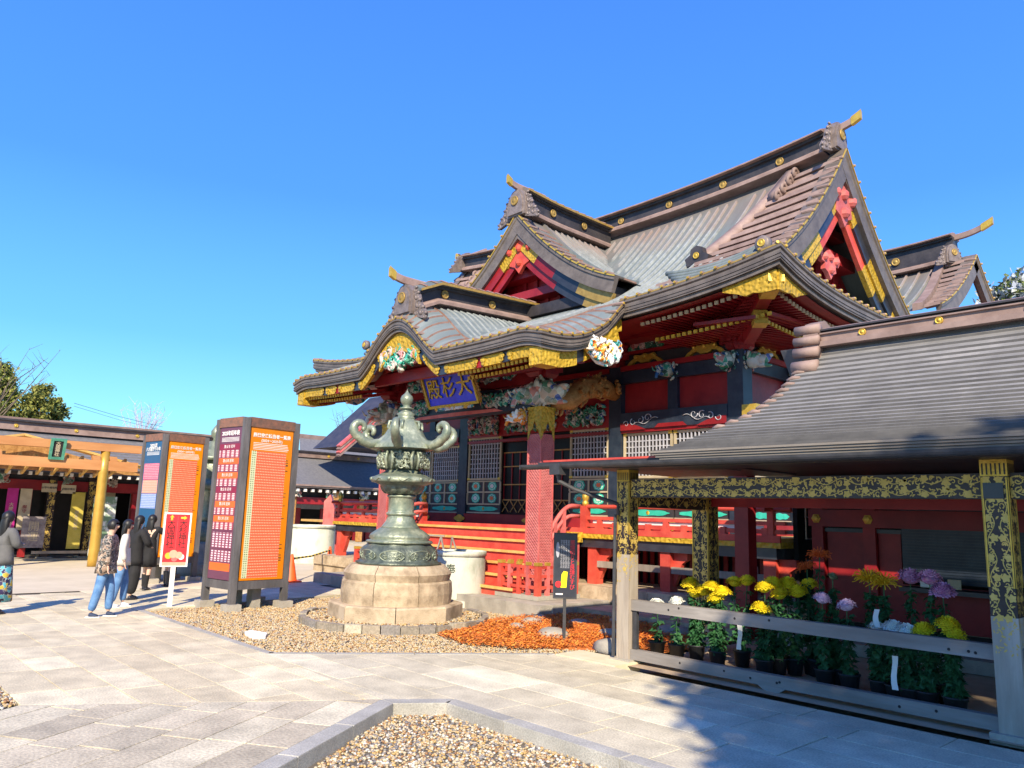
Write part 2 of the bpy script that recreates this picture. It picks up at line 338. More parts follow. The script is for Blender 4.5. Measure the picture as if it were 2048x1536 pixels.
def clip(sub,poly):
    """clip sub by convex ccw polygon"""
    a=sum(poly[i][0]*poly[(i+1)%len(poly)][1]-poly[(i+1)%len(poly)][0]*poly[i][1] for i in range(len(poly)))
    P=poly if a>0 else poly[::-1]
    out=sub
    for i in range(len(P)):
        A=P[i];B=P[(i+1)%len(P)]; side=lambda q:(B[0]-A[0])*(q[1]-A[1])-(B[1]-A[1])*(q[0]-A[0])
        inp=out; out=[]
        for k in range(len(inp)):
            p=inp[k];q=inp[(k+1)%len(inp)];sp=side(p);sq=side(q)
            if sp>=0: out.append(p)
            if (sp>=0)!=(sq>=0):
                t=sp/(sp-sq); out.append((p[0]+(q[0]-p[0])*t,p[1]+(q[1]-p[1])*t))
        if len(out)<3: return []
    return out
def area(p): return abs(sum(p[i][0]*p[(i+1)%len(p)][1]-p[(i+1)%len(p)][0]*p[i][1] for i in range(len(p))))/2
def pave(parent,name,polys,whole,origin,ang,roww,lens,material,z=0,th=.05,gap=.009,maxd=99,seed=1,jit=.0015):
    rnd=random.Random(seed); ca,sa=math.cos(ang),math.sin(ang); cnt=0
    pts=[p for q in polys for p in q]; L=[((p[0]-origin[0])*ca+(p[1]-origin[1])*sa,-(p[0]-origin[0])*sa+(p[1]-origin[1])*ca) for p in pts]
    u0,u1=min(a for a,b in L),max(a for a,b in L); v0,v1=min(b for a,b in L),max(b for a,b in L)
    W=lambda u,v:(origin[0]+u*ca-v*sa,origin[1]+u*sa+v*ca)
    v=math.floor(v0/roww)*roww
    while v<v1:
        u=u0-rnd.random()*lens[1]
        while u<u1:
            l=rnd.uniform(*lens); q=[W(u+gap/2,v+gap/2),W(u+l-gap/2,v+gap/2),W(u+l-gap/2,v+roww-gap/2),W(u+gap/2,v+roww-gap/2)]
            c=W(u+l/2,v+roww/2)
            if math.hypot(*c)<maxd:
                got=[q] if all(inpoly(p,whole) for p in q) else [clip(q,P) for P in polys]
                for g_ in got:
                    if len(g_)>=3 and area(g_)>.008:
                        zz=z+rnd.uniform(-jit,jit); cx=sum(p[0] for p in g_)/len(g_); cy=sum(p[1] for p in g_)/len(g_)
                        b=MB(); k=len(g_); ins=[(p[0]+(cx-p[0])*.012,p[1]+(cy-p[1])*.012) for p in g_]
                        b.add([(p[0],p[1],zz-th) for p in g_]+[(p[0],p[1],zz-.004) for p in g_]+[(p[0],p[1],zz) for p in ins],
                          [tuple(range(2*k,3*k))]+[(i,(i+1)%k,k+(i+1)%k,k+i) for i in range(k)]+[(k+i,k+(i+1)%k,2*k+(i+1)%k,2*k+i) for i in range(k)])
                        b.build(name,material,parent); cnt+=1
            u+=l
        v+=roww
    return cnt
mort=mat('joint_mortar',(.10,.085,.065),(.17,.145,.11),9,.95,0,.3,60)
def sheet(name,poly,z,material,kind='structure',parent=None):
    b=MB(); b.add([(x,y,z) for x,y in poly],[tuple(range(len(poly)))]); o=b.build(name,material,parent)
    if kind: o['kind']=kind
    return o
PA=[(-46,1.74),(-8.03,1.74),(-6.4,4.37),(-9.13,4.54),(-46,4.56)]
PB=[(-8.03,1.74),(-7.0,.1),(-3.6,-.1),(-6.4,4.37)]
PC1=[(-9.13,4.54),(-6.4,4.37),(-6.01,4.94),(-6.01,7.5),(-7.11,7.48)]; PC2=[(-6.01,4.94),(3,4.94),(3,7.55),(-6.01,7.5)]
PC=[(-9.13,4.54),(-6.4,4.37),(-6.01,4.94),(3,4.94),(3,7.55),(-7.11,7.5)]
plaza=sheet('plaza_paving',[(-50,-8),(-13,-8),(-8.3,1.74),(-6.4,4.37),(-9.13,4.54),(-14,4.56),(-14.7,9.4),(-15,40),(-50,40)],-.02,mort)
far=mat('far_paving',(.55,.47,.33),(.65,.56,.41),1.2,.85,0,.25,40,detail=10)
sheet('path',[(-50,-8),(-17.5,-8),(-17.5,4.56),(-14.0,4.56),(-14.7,9.4),(-16.6,9.4),(-16.6,40),(-50,40)],-.004,far)
n1=pave(plaza,'paving_slab',[PA],PA,(0,1.74),0,.42,(.6,1.15),MAT['plaza_granite'],maxd=17.6,seed=3)
walk=sheet('stone_walk',PB,-.02,mort)
a60=math.atan2(-.85,.53)
n2=pave(walk,'paving_slab',[PB],PB,(-6.4,4.37),a60,.36,(.55,1.0),MAT['speckled_granite'],seed=5)
walk2=sheet('pavement',PC,-.02,mort)
n3=pave(walk2,'paving_slab',[PC1,PC2],PC,(0,4.94),0,.43,(.6,1.3),MAT['walk_granite'],seed=9)
# pale slabs of the path that passes behind the notice towers
PD=[(-17.5,4.58),(-14.0,4.58),(-14.7,9.4),(-17.5,9.4)]
n4=pave(plaza,'paving_slab',[PD],PD,(-14,4.58),0,.6,(.8,1.4),MAT['plaza_granite'],seed=12)
# front gravel bed, its kerb stones
bed=sheet('gravel_bed',[(-6.3,4.37),(-5.9,4.84),(4,4.84),(4,-3),(-1.6,-3.2)],-.115,mort)
def kerb(parent,A,B,wd,seg,depth=.16,inner=1,mt='kerb_granite',zt=.003,end=(0,0)):
    A=Vector((*A,0));B=Vector((*B,0));d=(B-A);L=d.length;d.normalize();nn=Vector((-d.y,d.x,0))*inner;t=0;k=0
    while t<L-.02:
        s=min(seg*random.uniform(.9,1.1),L-t)
        a0=A+d*(t+.003);a1=A+d*(t+s-.003); e0=end[0]*wd if t==0 else 0; e1=end[1]*wd if t+s>=L-.02 else 0
        P=[a0,a1,a1+nn*wd-d*e1,a0+nn*wd+d*e0]; b=MB(); c=sum(P,Vector())/4
        T=[p+(c-p)*.0+Vector((0,0,zt-.008)) for p in P]; I=[p+(c-p).normalized()*.008+Vector((0,0,zt)) for p in P]
        b.add([p+Vector((0,0,-depth)) for p in P]+T+I,[(8,9,10,11)]+[(i,(i+1)%4,4+(i+1)%4,4+i) for i in range(4)]+[(4+i,4+(i+1)%4,8+(i+1)%4,8+i) for i in range(4)])
        b.build('kerb_stone',mt,parent); t+=s; k+=1
kerb(bed,(-6.4,4.37),(-3.6,-.1),.17,.95,inner=1,end=(.6,0))
kerb(bed,(-6.01,4.94),(-6.4,4.37),.16,.8,inner=1,end=(.35,.6))
kerb(bed,(3,4.90),(-6.01,4.94),.16,1.2,inner=1,end=(0,.35))
# rows of edging between plaza and rear gravel bed
rb=sheet('rear_gravel_bed',[(-13.95,4.6),(-9.16,4.6),(-7.2,7.5),(-7.0,8.6),(-8.5,12.2),(-14.8,9.9),(-14.6,9.3)],-.03,mort)
kerb(rb,(-13.95,4.56),(-9.13,4.54),.10,.9,inner=1,zt=.004)
kerb(rb,(-9.13,4.54),(-7.11,7.5),.10,.9,inner=1,zt=.004)
lb=sheet('left_gravel_bed',[(-13,1.7),(-8.05,1.7),(-7.02,.08),(-13,.08)],-.03,mort)
# pebbles: one object per bed
_ico=None
def ico():
    global _ico
    if _ico is None:
        import bmesh
        b=bmesh.new(); bmesh.ops.create_icosphere(b,subdivisions=1,radius=1); b.verts.ensure_lookup_table()
        _ico=(np.array([v.co[:] for v in b.verts]),np.array([[v.index for v in f.verts] for f in b.faces])); b.free()
    return _ico
def pebbles(name,poly,dens,r0,r1,z,mats,parent=None,seed=0,avoid=None,near=None,zf=None):
    rs=np.random.RandomState(seed); P=np.array(poly); x0,y0=P.min(0); x1,y1=P.max(0)
    n=int((x1-x0)*(y1-y0)*dens); pts=np.stack([rs.uniform(x0,x1,n),rs.uniform(y0,y1,n)],1)
    keep=[i for i in range(n) if inpoly(pts[i],poly) and not (avoid and avoid(*pts[i]))]
    pts=pts[keep]; n=len(pts); V0,F0=ico(); nv=len(V0)
    r=rs.uniform(r0,r1,n); sc3=np.stack([rs.uniform(.8,1.35,n),rs.uniform(.65,1.0,n),rs.uniform(.45,.8,n)],1)*r[:,None]
    an=rs.uniform(0,6.28,n); ti=rs.uniform(-.5,.5,n)
    vv=V0[None]*sc3[:,None]*(1+rs.uniform(-.12,.12,(n,nv,1)))
    y=vv[...,1]*np.cos(ti)[:,None]-vv[...,2]*np.sin(ti)[:,None]; zz=vv[...,1]*np.sin(ti)[:,None]+vv[...,2]*np.cos(ti)[:,None]; x=vv[...,0]
    X=x*np.cos(an)[:,None]-y*np.sin(an)[:,None]+pts[:,0:1]; Y=x*np.sin(an)[:,None]+y*np.cos(an)[:,None]+pts[:,1:2]
    zb=z if zf is None else zf(pts[:,0],pts[:,1])[:,None]
    Z=zz+zb+rs.uniform(-.2,.6,n)[:,None]*r[:,None]
    vs=np.stack([X,Y,Z],-1).reshape(-1,3); fs=(F0[None]+(np.arange(n)*nv)[:,None,None]).reshape(-1,3)
    me=bpy.data.meshes.new(name); me.vertices.add(len(vs)); me.vertices.foreach_set('co',vs.ravel().astype(np.float32))
    me.loops.add(fs.size); me.loops.foreach_set('vertex_index',fs.ravel().astype(np.int32)); me.polygons.add(len(fs)); me.polygons.foreach_set('loop_start',(np.arange(len(fs))*3).astype(np.int32))
    for m in mats: me.materials.append(m)
    w=rs.choice(len(mats),n); me.polygons.foreach_set('material_index',np.repeat(w,len(F0)).astype(np.int32)); me.polygons.foreach_set('use_smooth',np.ones(len(fs),bool)); me.update(calc_edges=True); me.validate()
    o=bpy.data.objects.new(name,me); col.objects.link(o); o['kind']='stuff'; return o
PM=[mat('pebble_'+n_,c,None,30,.6,0,0) for n_,c in dict(tan=(.52,.38,.20),cream=(.66,.55,.36),grey=(.30,.27,.24),brown=(.34,.18,.08),ochre=(.58,.38,.14),white=(.72,.67,.56),slate=(.20,.19,.19),sand=(.56,.44,.27)).items()]
LC=(-10.85,7.6)
o=pebbles('gravel',[(-6.25,4.33),(-5.93,4.8),(-1.6,4.78),(-3.2,0.2)],1900,.010,.018,-.11,PM,seed=1)
PG=[PM[0],PM[1],PM[4],PM[7],PM[3],PM[0],PM[7],PM[2]]
o=pebbles('gravel',[(-13.85,4.66),(-9.2,4.66),(-7.22,7.5),(-7.0,8.25),(-8.3,9.2),(-9.7,9.9),(-14.5,9.3)],1500,.010,.019,-.02,PG,seed=2,avoid=lambda x,y:math.hypot(x-LC[0],y-LC[1])<1.4)
o=pebbles('gravel',[(-10.5,1.73),(-8.05,1.73),(-7.05,.15),(-10.5,.15)],1100,.013,.022,-.006,PM,seed=3)
# fallen orange needles: soil mound with litter
so_=MB(); N=22
def mound(x,y): return .02+.07*max(0,1-((x+8.3)/2.0)**2-((y-9.6)/1.9)**2)
so_.grid([[(x,y,mound(x,y)+.015*math.sin(7*x+3*y)+.01*math.sin(13*y)) for y in np.linspace(7.75,12.4,N)] for x in np.linspace(-9.9,-6.4,N)])
LP=[(-9.85,8.9),(-9.3,7.75),(-8.4,7.45),(-7.5,7.9),(-7.1,8.3),(-6.5,8.6),(-6.5,12.3),(-9.4,11.0),(-9.75,9.9)]
so_=MB(); cxy=(-8,9.6)
ring=[[(cxy[0]+(x-cxy[0])*k,cxy[1]+(y-cxy[1])*k,(mound(cxy[0]+(x-cxy[0])*k,cxy[1]+(y-cxy[1])*k)*(1.15-k)*1.4-.012)) for x,y in LP+[LP[0]]] for k in (.001,.3,.55,.8,.95,1.05)]
so_.grid(ring); o=so_.build('soil',MAT['soil'],None,True); o['kind']='structure'
def litter(name,poly,n,seed,mats,zf,L=(.03,.07)):
    rs=random.Random(seed); b=MB(); xs=[p[0] for p in poly]; ys=[p[1] for p in poly]
    k=0
    while k<n:
        x=rs.uniform(min(xs),max(xs)); y=rs.uniform(min(ys),max(ys))
        if not inpoly((x,y),poly): continue
        a=rs.uniform(0,6.28); l=rs.uniform(*L); w_=l*.16; z=zf(x,y)+rs.uniform(0,.03); dz=rs.uniform(-.015,.015)
        dx,dy=math.cos(a)*l/2,math.sin(a)*l/2; nx,ny=-math.sin(a)*w_,math.cos(a)*w_
        b.add([(x-dx,y-dy,z),(x+nx,y+ny,z+dz+.006),(x+dx,y+dy,z+dz*2),(x-nx,y-ny,z+dz)],[(0,1,2,3)],rs.randrange(len(mats))); k+=1
    return b.build(name,mats,None,False,'stuff')
OM=[mat('needle_orange',(.85,.25,.03),None,30,.8),mat('needle_rust',(.66,.17,.03),None,30,.8),mat('needle_gold',(.88,.36,.06),None,30,.8),mat('needle_brown',(.45,.15,.04),None,30,.8)]
litter('fallen_needles',LP,16000,4,OM,lambda x,y:mound(x,y)+.0)
litter('fallen_leaves',[(-9.6,7.9),(-9.2,7.2),(-8.4,7.0),(-7.6,7.4),(-7.35,8.0),(-8.4,8.6),(-9.3,9.2)],9000,5,OM,lambda x,y:.01)
# ---------------------------------------------------------------- main hall: roofs
X3_,Y3_,Z3_=V(1,0,0),V(0,1,0),V(0,0,1)
XC=-13.36; YR=16.05; YE=11.2; YK=9.0; UE=7.55; UG=6.63; YWALL=13.25; UW=5.57
hall=thing('shrine_hall','large red and black shrine hall with curved copper roofs and gilded gables','shrine hall',(XC,13.0,0))
def zmain(u,s):
    return 9.55-1.26*s+.1*s*s+.35*(abs(u)/UG)**2.5*max(0,1-s/4.85)+.4*(abs(u)/UE)**4*(s/4.85)**3
def zk(u,y):
    """front slope: main roof, then the porch roof that carries it on down"""
    if y>=YE: return zmain(u,abs(YR-y))
    d=YE-y; z=zmain(u,4.85)-.41*d
    t=max(0,(abs(u)-3.7)/.65); return z-.15*t*t*min(1,d/.5)+.05*(abs(u)/4.35)**6*d/2.2-.27*math.sin(math.pi*min(1,d/2.2))*max(0,(abs(u)-3.1)/1.25)**2
def zkara(u,y):
    zc=5.77+.45*(1-math.exp(-(y-YK)/.45))+.03*(y-YK); a=abs(u); w_=1.72
    return zc-(.97*(.5-.5*math.cos(math.pi*a/w_)) if a<w_ else .97+(a-w_)*.35)
def zf(u,y): return max(zk(u,y),zkara(u,y)) if y<13.3 else zk(u,y)
def zdorm(u): a=abs(u); return 9.15-1.12*a+.125*a*a
def W(u,y,z): return (XC+u,y,z)
lin=np.linspace
roof=MB()
# upper slopes, front and back
us=list(lin(-UG,UG,61)); ss=list(lin(0,3.5,22))
roof.grid([[W(u,YR-s,zmain(u,s)) for s in ss] for u in us]); roof.grid([[W(u,YR+s,zmain(u,s)) for s in ss] for u in us])
# lower skirts (front and back) up to the hips
for sg in (-1,1):
    G=[]
    for s in lin(3.0,4.85,12):
        m=2.7+s; G.append([W(m*t,YR+sg*s,zmain(m*t,s)-.01) for t in lin(-1,1,61)])
    roof.grid(G)
# side skirts
for sg in (-1,1):
    G=[]
    for e in lin(0,2.3,12):
        row=[]; yy=4.85-e
        for t in lin(-1,1,41): row.append(W(sg*(UE-e),YR+yy*t,zmain(UE-e,4.85-e)*1.0-.4*(((UE-e)/UE)**4)*(((4.85-e)/4.85)**3)*(1-abs(t)**4)-.012))
        G.append(row)
    roof.grid(G)
def zside(e,t): return zmain(UE-e,4.85-e)-.4*(((UE-e)/UE)**4)*(((4.85-e)/4.85)**3)*(1-abs(t)**4)-.012
roof_o=roof.build('roof','copper',hall,True)
# porch roof with the cusped gable swelling
pr=MB(); U=list(lin(-4.35,4.35,117)); Y=list(lin(YK,13.0,50))
pr.grid([[W(u,y,zf(u,y)+.006) for y in Y] for u in U])
porch=pr.build('porch_roof','copper',hall,True)
# dormer roof
dr=MB(); YD=12.4
def ydend(u):
    for y in lin(YD,YR,80):
        if zmain(u,YR-y)>zdorm(u): return y+.05
    return YR
UD=list(lin(-3.15,3.15,41)); G=[]
for u in UD:
    ye=max(YD+.9,ydend(u)) ; G.append([W(u,y,zdorm(u)+.012) for y in lin(YD,ye,14)])
dr.grid(G); dormer=dr.build('dormer_roof','copper',hall,True)
# ---- seams of the roofing sheets, one by one
def seam(parent,pts,w_=.065,h=.07,m='batten',name='batten'):
    b=MB(); P=[Vector(p) for p in pts]; outs=[]
    for i,p in enumerate(P):
        d=(P[min(i+1,len(P)-1)]-P[max(i-1,0)]); d.z=0; d=d.normalized() if d.length>1e-5 else Vector((0,1,0)); outs.append(Vector((-d.y,d.x,0)))
    b.sweep(P,outs,[(-w_/2,-.01),(w_/2,-.01),(w_/2*.7,h),(-w_/2*.7,h)]); return b.build(name,m,parent)
def udesc(s): return 5.45-.45*s      # line of the descending ridge
k=0
for i in range(-22,60):
    u=i*.25+.1
    if abs(u)>7.3: continue
    s1=4.85; s0=.28
    if u>0 and u>udesc(.3): s0=max(s0,(5.45-u)/.45 if u<5.45 else 99)
    if u>4.3: s0=max(2.35 if u>4.4 else s0,u-2.7+.08)
    if abs(u)<4.35: s1=4.85
    if u<-4.4: continue
    pts=[]
    for s in lin(s0,s1,14):
        y=YR-s
        if abs(u)<3.1 and y>YD-.05 and zdorm(u)>zmain(u,s)-.02: continue
        if zkara(u,y)>zk(u,y) and y<13.3: continue
        pts.append(W(u,y,zmain(u,s)))
    # split where hidden
    seg=[]
    for p in pts:
        if seg and abs(p[1]-seg[-1][1])>.5:
            if len(seg)>1: seam(roof_o,seg)
            seg=[]
        seg.append(p)
    if len(seg)>1: seam(roof_o,seg)
    if 4.4<u<5.3: seam(roof_o,[W(u,YR-s,zmain(u,s)) for s in lin(.28,(5.45-u)/.45-.15,8)]) if (5.45-u)/.45-.15>.5 else None
for u in lin(-3.6,3.6,29):
    pts=[]
    for y in lin(YK+.02,YE,14):
        if zkara(u,y)>zk(u,y)+.01 or (abs(u)<1.75 and y<9.9): continue
        pts.append(W(u,y,zf(u,y)))
    if len(pts)>1: seam(porch,pts)
for sg in (1,-1):        # cross seams on the side strips of the porch
    for y in lin(YK+.12,YE-.05,10):
        seam(porch,[W(sg*u,y,zf(sg*u,y)) for u in lin(3.66,4.34,7)],.032,.035,'batten_o','edge_batten')
    seam(porch,[W(sg*3.66,y,zf(sg*3.66,y)) for y in lin(YK,YE,12)],.035,.035,'batten_o','edge_batten')
# cusped gable: fan seams over the front strip, curved seams down both sides
for i,u in enumerate(lin(-1.62,1.62,17)):
    y1=YK+.75
    seam(porch,[W(u,y,zf(u,y)+.004) for y in lin(YK+.03,y1,6)],.032,.03,'batten_o','edge_batten')
for sg in (1,-1):
    for y in lin(YK+.8,12.2,14):
        pts=[]
        for a in lin(.22,2.6,16):
            if zkara(sg*a,y)<zk(sg*a,y)-.002: break
            pts.append(W(sg*a,y,zf(sg*a,y)))
        if len(pts)>1: seam(porch,pts,.04,.035,'batten_o' if y<9.9 else 'batten')
# dormer: side slopes and rake strips
for sg in (1,-1):
    for y in lin(YD+.95,15.6,11):
        pts=[]
        for a in lin(.2,3.1,16):
            if zmain(sg*a,YR-y)>zdorm(a): break
            pts.append(W(sg*a,y,zdorm(a)+.01))
        if len(pts)>1: seam(dormer,pts)
    for a in lin(.35,3.1,13):
        seam(dormer,[W(sg*a,y,zdorm(a)+.012) for y in lin(YD+.03,YD+.78,4)],.035,.04,'batten_o','edge_batten')
    b=MB(); P=[W(sg*a,YD+.84,zdorm(a)+.01) for a in lin(.1,3.1,16)]
    b.sweep(P,[(0,1,0)]*16,[(-.06,0),(.06,0),(.05,.09),(-.05,.09)]); b.build('edge_roll','copper',dormer)
# main gable rake strips and descending ridges
for sg in (1,-1):
    for s in lin(.25,3.35,12):
        u0=udesc(s)+.1
        b=MB(); P=[W(sg*u,YR-s,zmain(u,s)) for u in lin(u0,UG,6)]
        b.sweep(P,[(0,1,0)]*6,[(-.09,-.01),(.11,-.01),(.09,.05),(-.07,.075)]); b.build('rake_tile','copper_b',roof_o)
    st=MB(); G=[]
    for s in lin(.1,3.45,18): G.append([W(sg*u,YR-s,zmain(u,s)+.012) for u in lin(udesc(s),UG,6)])
    st.grid(G); st.build('rake_strip','copper_b',roof_o,True)
    b=MB(); P=[W(sg*udesc(s),YR-s,zmain(udesc(s),s)) for s in lin(.15,2.25,16)]
    b.sweep(P,[(1,0,0)]*16,[(-.13,-.02),(.13,-.02),(.13,.12),(.08,.2),(-.08,.2),(-.13,.12)]); b.build('descending_ridge','copper_b',roof_o,True)
# ---- ridges
def ridge_box(name,parent,path,out,h,wd,medal=None,mstep=1.9,gold=False,top='copper_b',nmed=0):
    n=len(path); b=MB()
    b.sweep(path,[out]*n,[(-wd*.62,0),(wd*.62,0),(wd*.62,.07),(wd*.5,.12),(wd*.5,.13),(wd*.36,.14),(wd*.36,h-.18),(wd*.5,h-.17),(wd*.5,h-.1),(-wd*.5,h-.1),(-wd*.5,h-.17),(-wd*.36,h-.18),(-wd*.36,.14),(-wd*.5,.13),(-wd*.5,.12),(-wd*.62,.07)],0,
        [1,1,1,1,1,0,0,0,0,0,0,0,1,1,1,1])
    r=b.build(name,['ridge_dark','copper_b'],parent)
    c=MB(); c.sweep([Vector(p)+Vector((0,0,h-.1)) for p in path],[out]*n,[(-wd*.74,0),(wd*.74,0),(wd*.74,.035),(wd*.3,.13),(0,.16),(-wd*.3,.13),(-wd*.74,.035)]); c.build('ridge_cap','copper_b' if not gold else 'copper',r,False)
    if gold:
        for sg in (-1,1):
            e=MB(); e.sweep([Vector(p)+Vector((0,0,h-.1))+Vector(out)*sg*wd*.74 for p in path],[Vector(out)*sg]*n,[(0,-.01),(.03,-.01),(.03,.045),(0,.045)]); e.build('gilt_edge','gilt_dull',r)
        L=(Vector(path[-1])-Vector(path[0])).length; kk=int(L/.26)
        for q in range(kk):
            f=(q+.5)/kk*(n-1); i=int(f); p=Vector(path[i]).lerp(Vector(path[min(i+1,n-1)]),f-i)+Vector((0,0,h-.1))
            e=MB()
            for sg in (-1,1): e.tube([p+Vector((0,0,.16)),p+Vector(out)*sg*wd*.3+Vector((0,0,.145)),p+Vector(out)*sg*wd*.78+Vector((0,0,.05))],.022,5)
            e.build('cap_seam','batten_o',r)
    return r
MED=disc_mesh('medallion',.10,.032,'gilt_dull')
MEDS=disc_mesh('medallion_small',.075,.025,'gold')
def medals(parent,pts,nrm,me=None,sc_=1):
    q=Vector(nrm).to_track_quat('Z','Y').to_euler()
    for p in pts: inst('medallion',me or MED,p,parent,q,(sc_,)*3)
HR=.58
rp=[W(u,YR,zmain(u,0)+.03) for u in lin(-UG+.35,UG-.35,41)]
rr=ridge_box('main_ridge',hall,rp,(0,1,0),HR,.52)
medals(rr,[W(u,YR-.20,zmain(u,0)+.03+.27) for u in (-4.6,-2.9,-1.2,.5,2.1,3.7,5.2)],(0,-1,0))
# upswept beam over the ridge end, gilt tip
def ridge_horn(parent,p,d,L=1.1,rise=.35,w_=.13,up0=0):
    p=Vector(p);d=Vector(d);b=MB(); pts=[p-d*.9]+[p+d*(L*t)+Vector((0,0,rise*t*t)) for t in lin(0,.72,6)]
    side=Vector((-d.y,d.x,0)); b.sweep(pts,[side]*len(pts),[(-w_/2,-.09),(w_/2,-.09),(w_/2,.05),(0,.09),(-w_/2,.05)]); o=b.build('ridge_horn','copper_b',parent)
    g_=MB(); pts=[p+d*(L*t)+Vector((0,0,rise*t*t+.005*k)) for k,t in enumerate(lin(.70,1.0,4))]; k=[(-w_*.56,-.11),(w_*.56,-.11),(w_*.56,.07),(0,.12),(-w_*.56,.07)]
    g_.sweep(pts,[side]*4,k); g_.build('gilt_tip','gold',o); return o
def oni(parent,p,d,s=1.0,medal=True,wings=True,wm='orn'):
    """ridge-end ornament: domed shield with medallion and scrolled wings; d points outward"""
    p=Vector(p);d=Vector(d).normalized();side=Vector((-d.y,d.x,0)); z=Vector((0,0,1))
    dome=[(-.36,-.15),(.36,-.15),(.37,.2),(.31,.45),(.18,.62),(0,.68),(-.18,.62),(-.31,.45),(-.37,.2)]
    b=MB(); b.ext([(a*s,c*s) for a,c in dome],p-d*.16*s,side,z,d*.26*s); b.ext([(a*s*.82,c*s*.84+.02) for a,c in dome],p+d*.10*s,side,z,d*.05*s); o=b.build('ridge_end_ornament',wm,parent)
    if medal: q=d.to_track_quat('Z','Y').to_euler(); inst('medallion',MED,p+d*.15*s+z*.30*s,o,q,(1.45*s,)*3)
    if wings:
        for sg in (-1,1):
            w_=MB()
            for (cx,cz,r,tr) in ((.38,.46,.08,.035),(.46,.28,.11,.042),(.54,.06,.13,.048),(.68,-.14,.12,.045),(.82,-.28,.09,.036),(.46,-.14,.10,.04)):
                pts=[]
                for k in range(12):
                    t=k/11*5.2; rr_=r*(1-k/15); pts.append(p+side*sg*(cx+rr_*math.cos(t+1))*s+z*(cz+rr_*math.sin(t+1))*s)
                w_.tube(pts,[tr*s]*12,6)
            w_.build('scroll_wing',wm,o,True); w_=MB(); w_.ext([(sg*a*s,c*s) for a,c in ((.30,-.2),(.80,-.34),(.84,-.2),(.60,.10),(.50,.34),(.32,.48))],p-d*.08*s,side,z,d*.10*s); w_.build('wing_plate',wm,o)
    return o
for sg in (1,-1):
    e=W(sg*(UG-.30),YR,zmain(UG,0)-.02)
    oni(hall,(e[0]+sg*.12,e[1],e[2]+.15),(sg,0,0),.85)
    ridge_horn(hall,(e[0],e[1],e[2]+HR-.0),(sg,0,0),.68,.15,.10)
    # side plates hanging down both slopes beside the ridge end
    for f in (-1,1):
        for (s0,s1,du) in ((.18,.85,.5),):
            w_=MB(); P=[]
            for s in lin(s0,s1,8): P.append(Vector(W(sg*(5.55-.25*s),YR+f*s,zmain(5.5,s)+.16)))
            w_.sweep(P,[(1,0,0)]*8,[(-.12,-.14),(.12,-.14),(.12,.12),(-.12,.12)])
            for j in range(4):
                c=P[1+2*j]; pts=[c+Vector((sg*.12,0,0))+Vector((0,.15*math.cos(t),.15*math.sin(t))) *(1-t/9) for t in lin(0,5.5,10)]; w_.tube(pts,.045,6)
            w_.build('scroll_wing','copper_b',hall,True)
    # foot ornaments of the descending ridge and curved tile bundle at the gable foot
    for f in (-1,):
        s=2.35; p=Vector(W(sg*(udesc(s)),YR-s-.02,zmain(udesc(s),s)))
        b=MB(); b.ext([(-.24,-.05),(.24,-.05),(.3,.12),(.16,.2),(.14,.32),(0,.38),(-.14,.32),(-.16,.2),(-.3,.12)],p+Vector((0,.08,0)),(1,0,0),(0,0,1),(0,-.16,0)); o_=b.build('ridge_foot_ornament','ridge_dark',hall); inst('medallion',MEDS,p+Vector((0,-.09,.15)),o_,(R_(90),0,0))
        b=MB()
        for j in range(6):
            P=[W(sg*u,YR-3.45-.06*j-.25*((UG-u)/2.2)**1.0,zmain(u,3.5+.06*j)+.14-.045*j+.18*((u-5.3)/1.3)**2) for u in lin(4.5+.1*j,6.5,10)]
            b.tube(P,.05,6)
        b.build('curved_tile_bundle','copper',hall,True)
        p=Vector(W(sg*6.62,YR-3.62,zmain(6.6,3.5)+.2)); b=MB(); b.lathe((0,0,0),[(.15,0),(.15,.1),(.12,.13)],16); 
        o_=inst('gable_foot_ornament',b.mesh('gable_foot_ornament','orn',True),p,hall,(R_(90),0,0)); inst('medallion',MEDS,p+Vector((0,-.14,0)),o_,(0,0,0),(1,1,1),False); o_.children[0].location=(0,0,.13)
# dormer ridge, karahafu ridge
dp=[W(0,y,9.12+.10*((14.2-y)/1.8 if y<14.2 else 0)**2) for y in lin(YD+.1,YR-.2,14)]
dr_r=ridge_box('dormer_ridge',dormer,dp,(1,0,0),.64,.38,gold=True)
for sg in (1,-1): medals(dr_r,[W(sg*.165,y,9.12+.34) for y in (13.5,14.7)],(sg,0,0))
oni(dormer,W(0,YD+.02,9.22),(0,-1,0),.85); ridge_horn(dormer,W(0,YD+.05,9.22+.66),(0,-1,0),.42,.10,.09)
kp=[W(0,y,5.95+.32*min(1,(y-9.2)/.7)+.05*(y-9.9 if y>9.9 else 0)) for y in lin(9.35,12.9,14)]
kr=ridge_box('porch_ridge',porch,kp,(1,0,0),.52,.46,gold=True)
for sg in (1,-1): medals(kr,[W(sg*.18,y,6.33+.20+.04*(y-10)) for y in (10.1,11.5)],(sg,0,0))
oni(porch,W(0,9.22,6.02),(0,-1,0),.85); ridge_horn(porch,W(0,9.2,6.02+.66),(0,-1,0),.45,.10,.09)
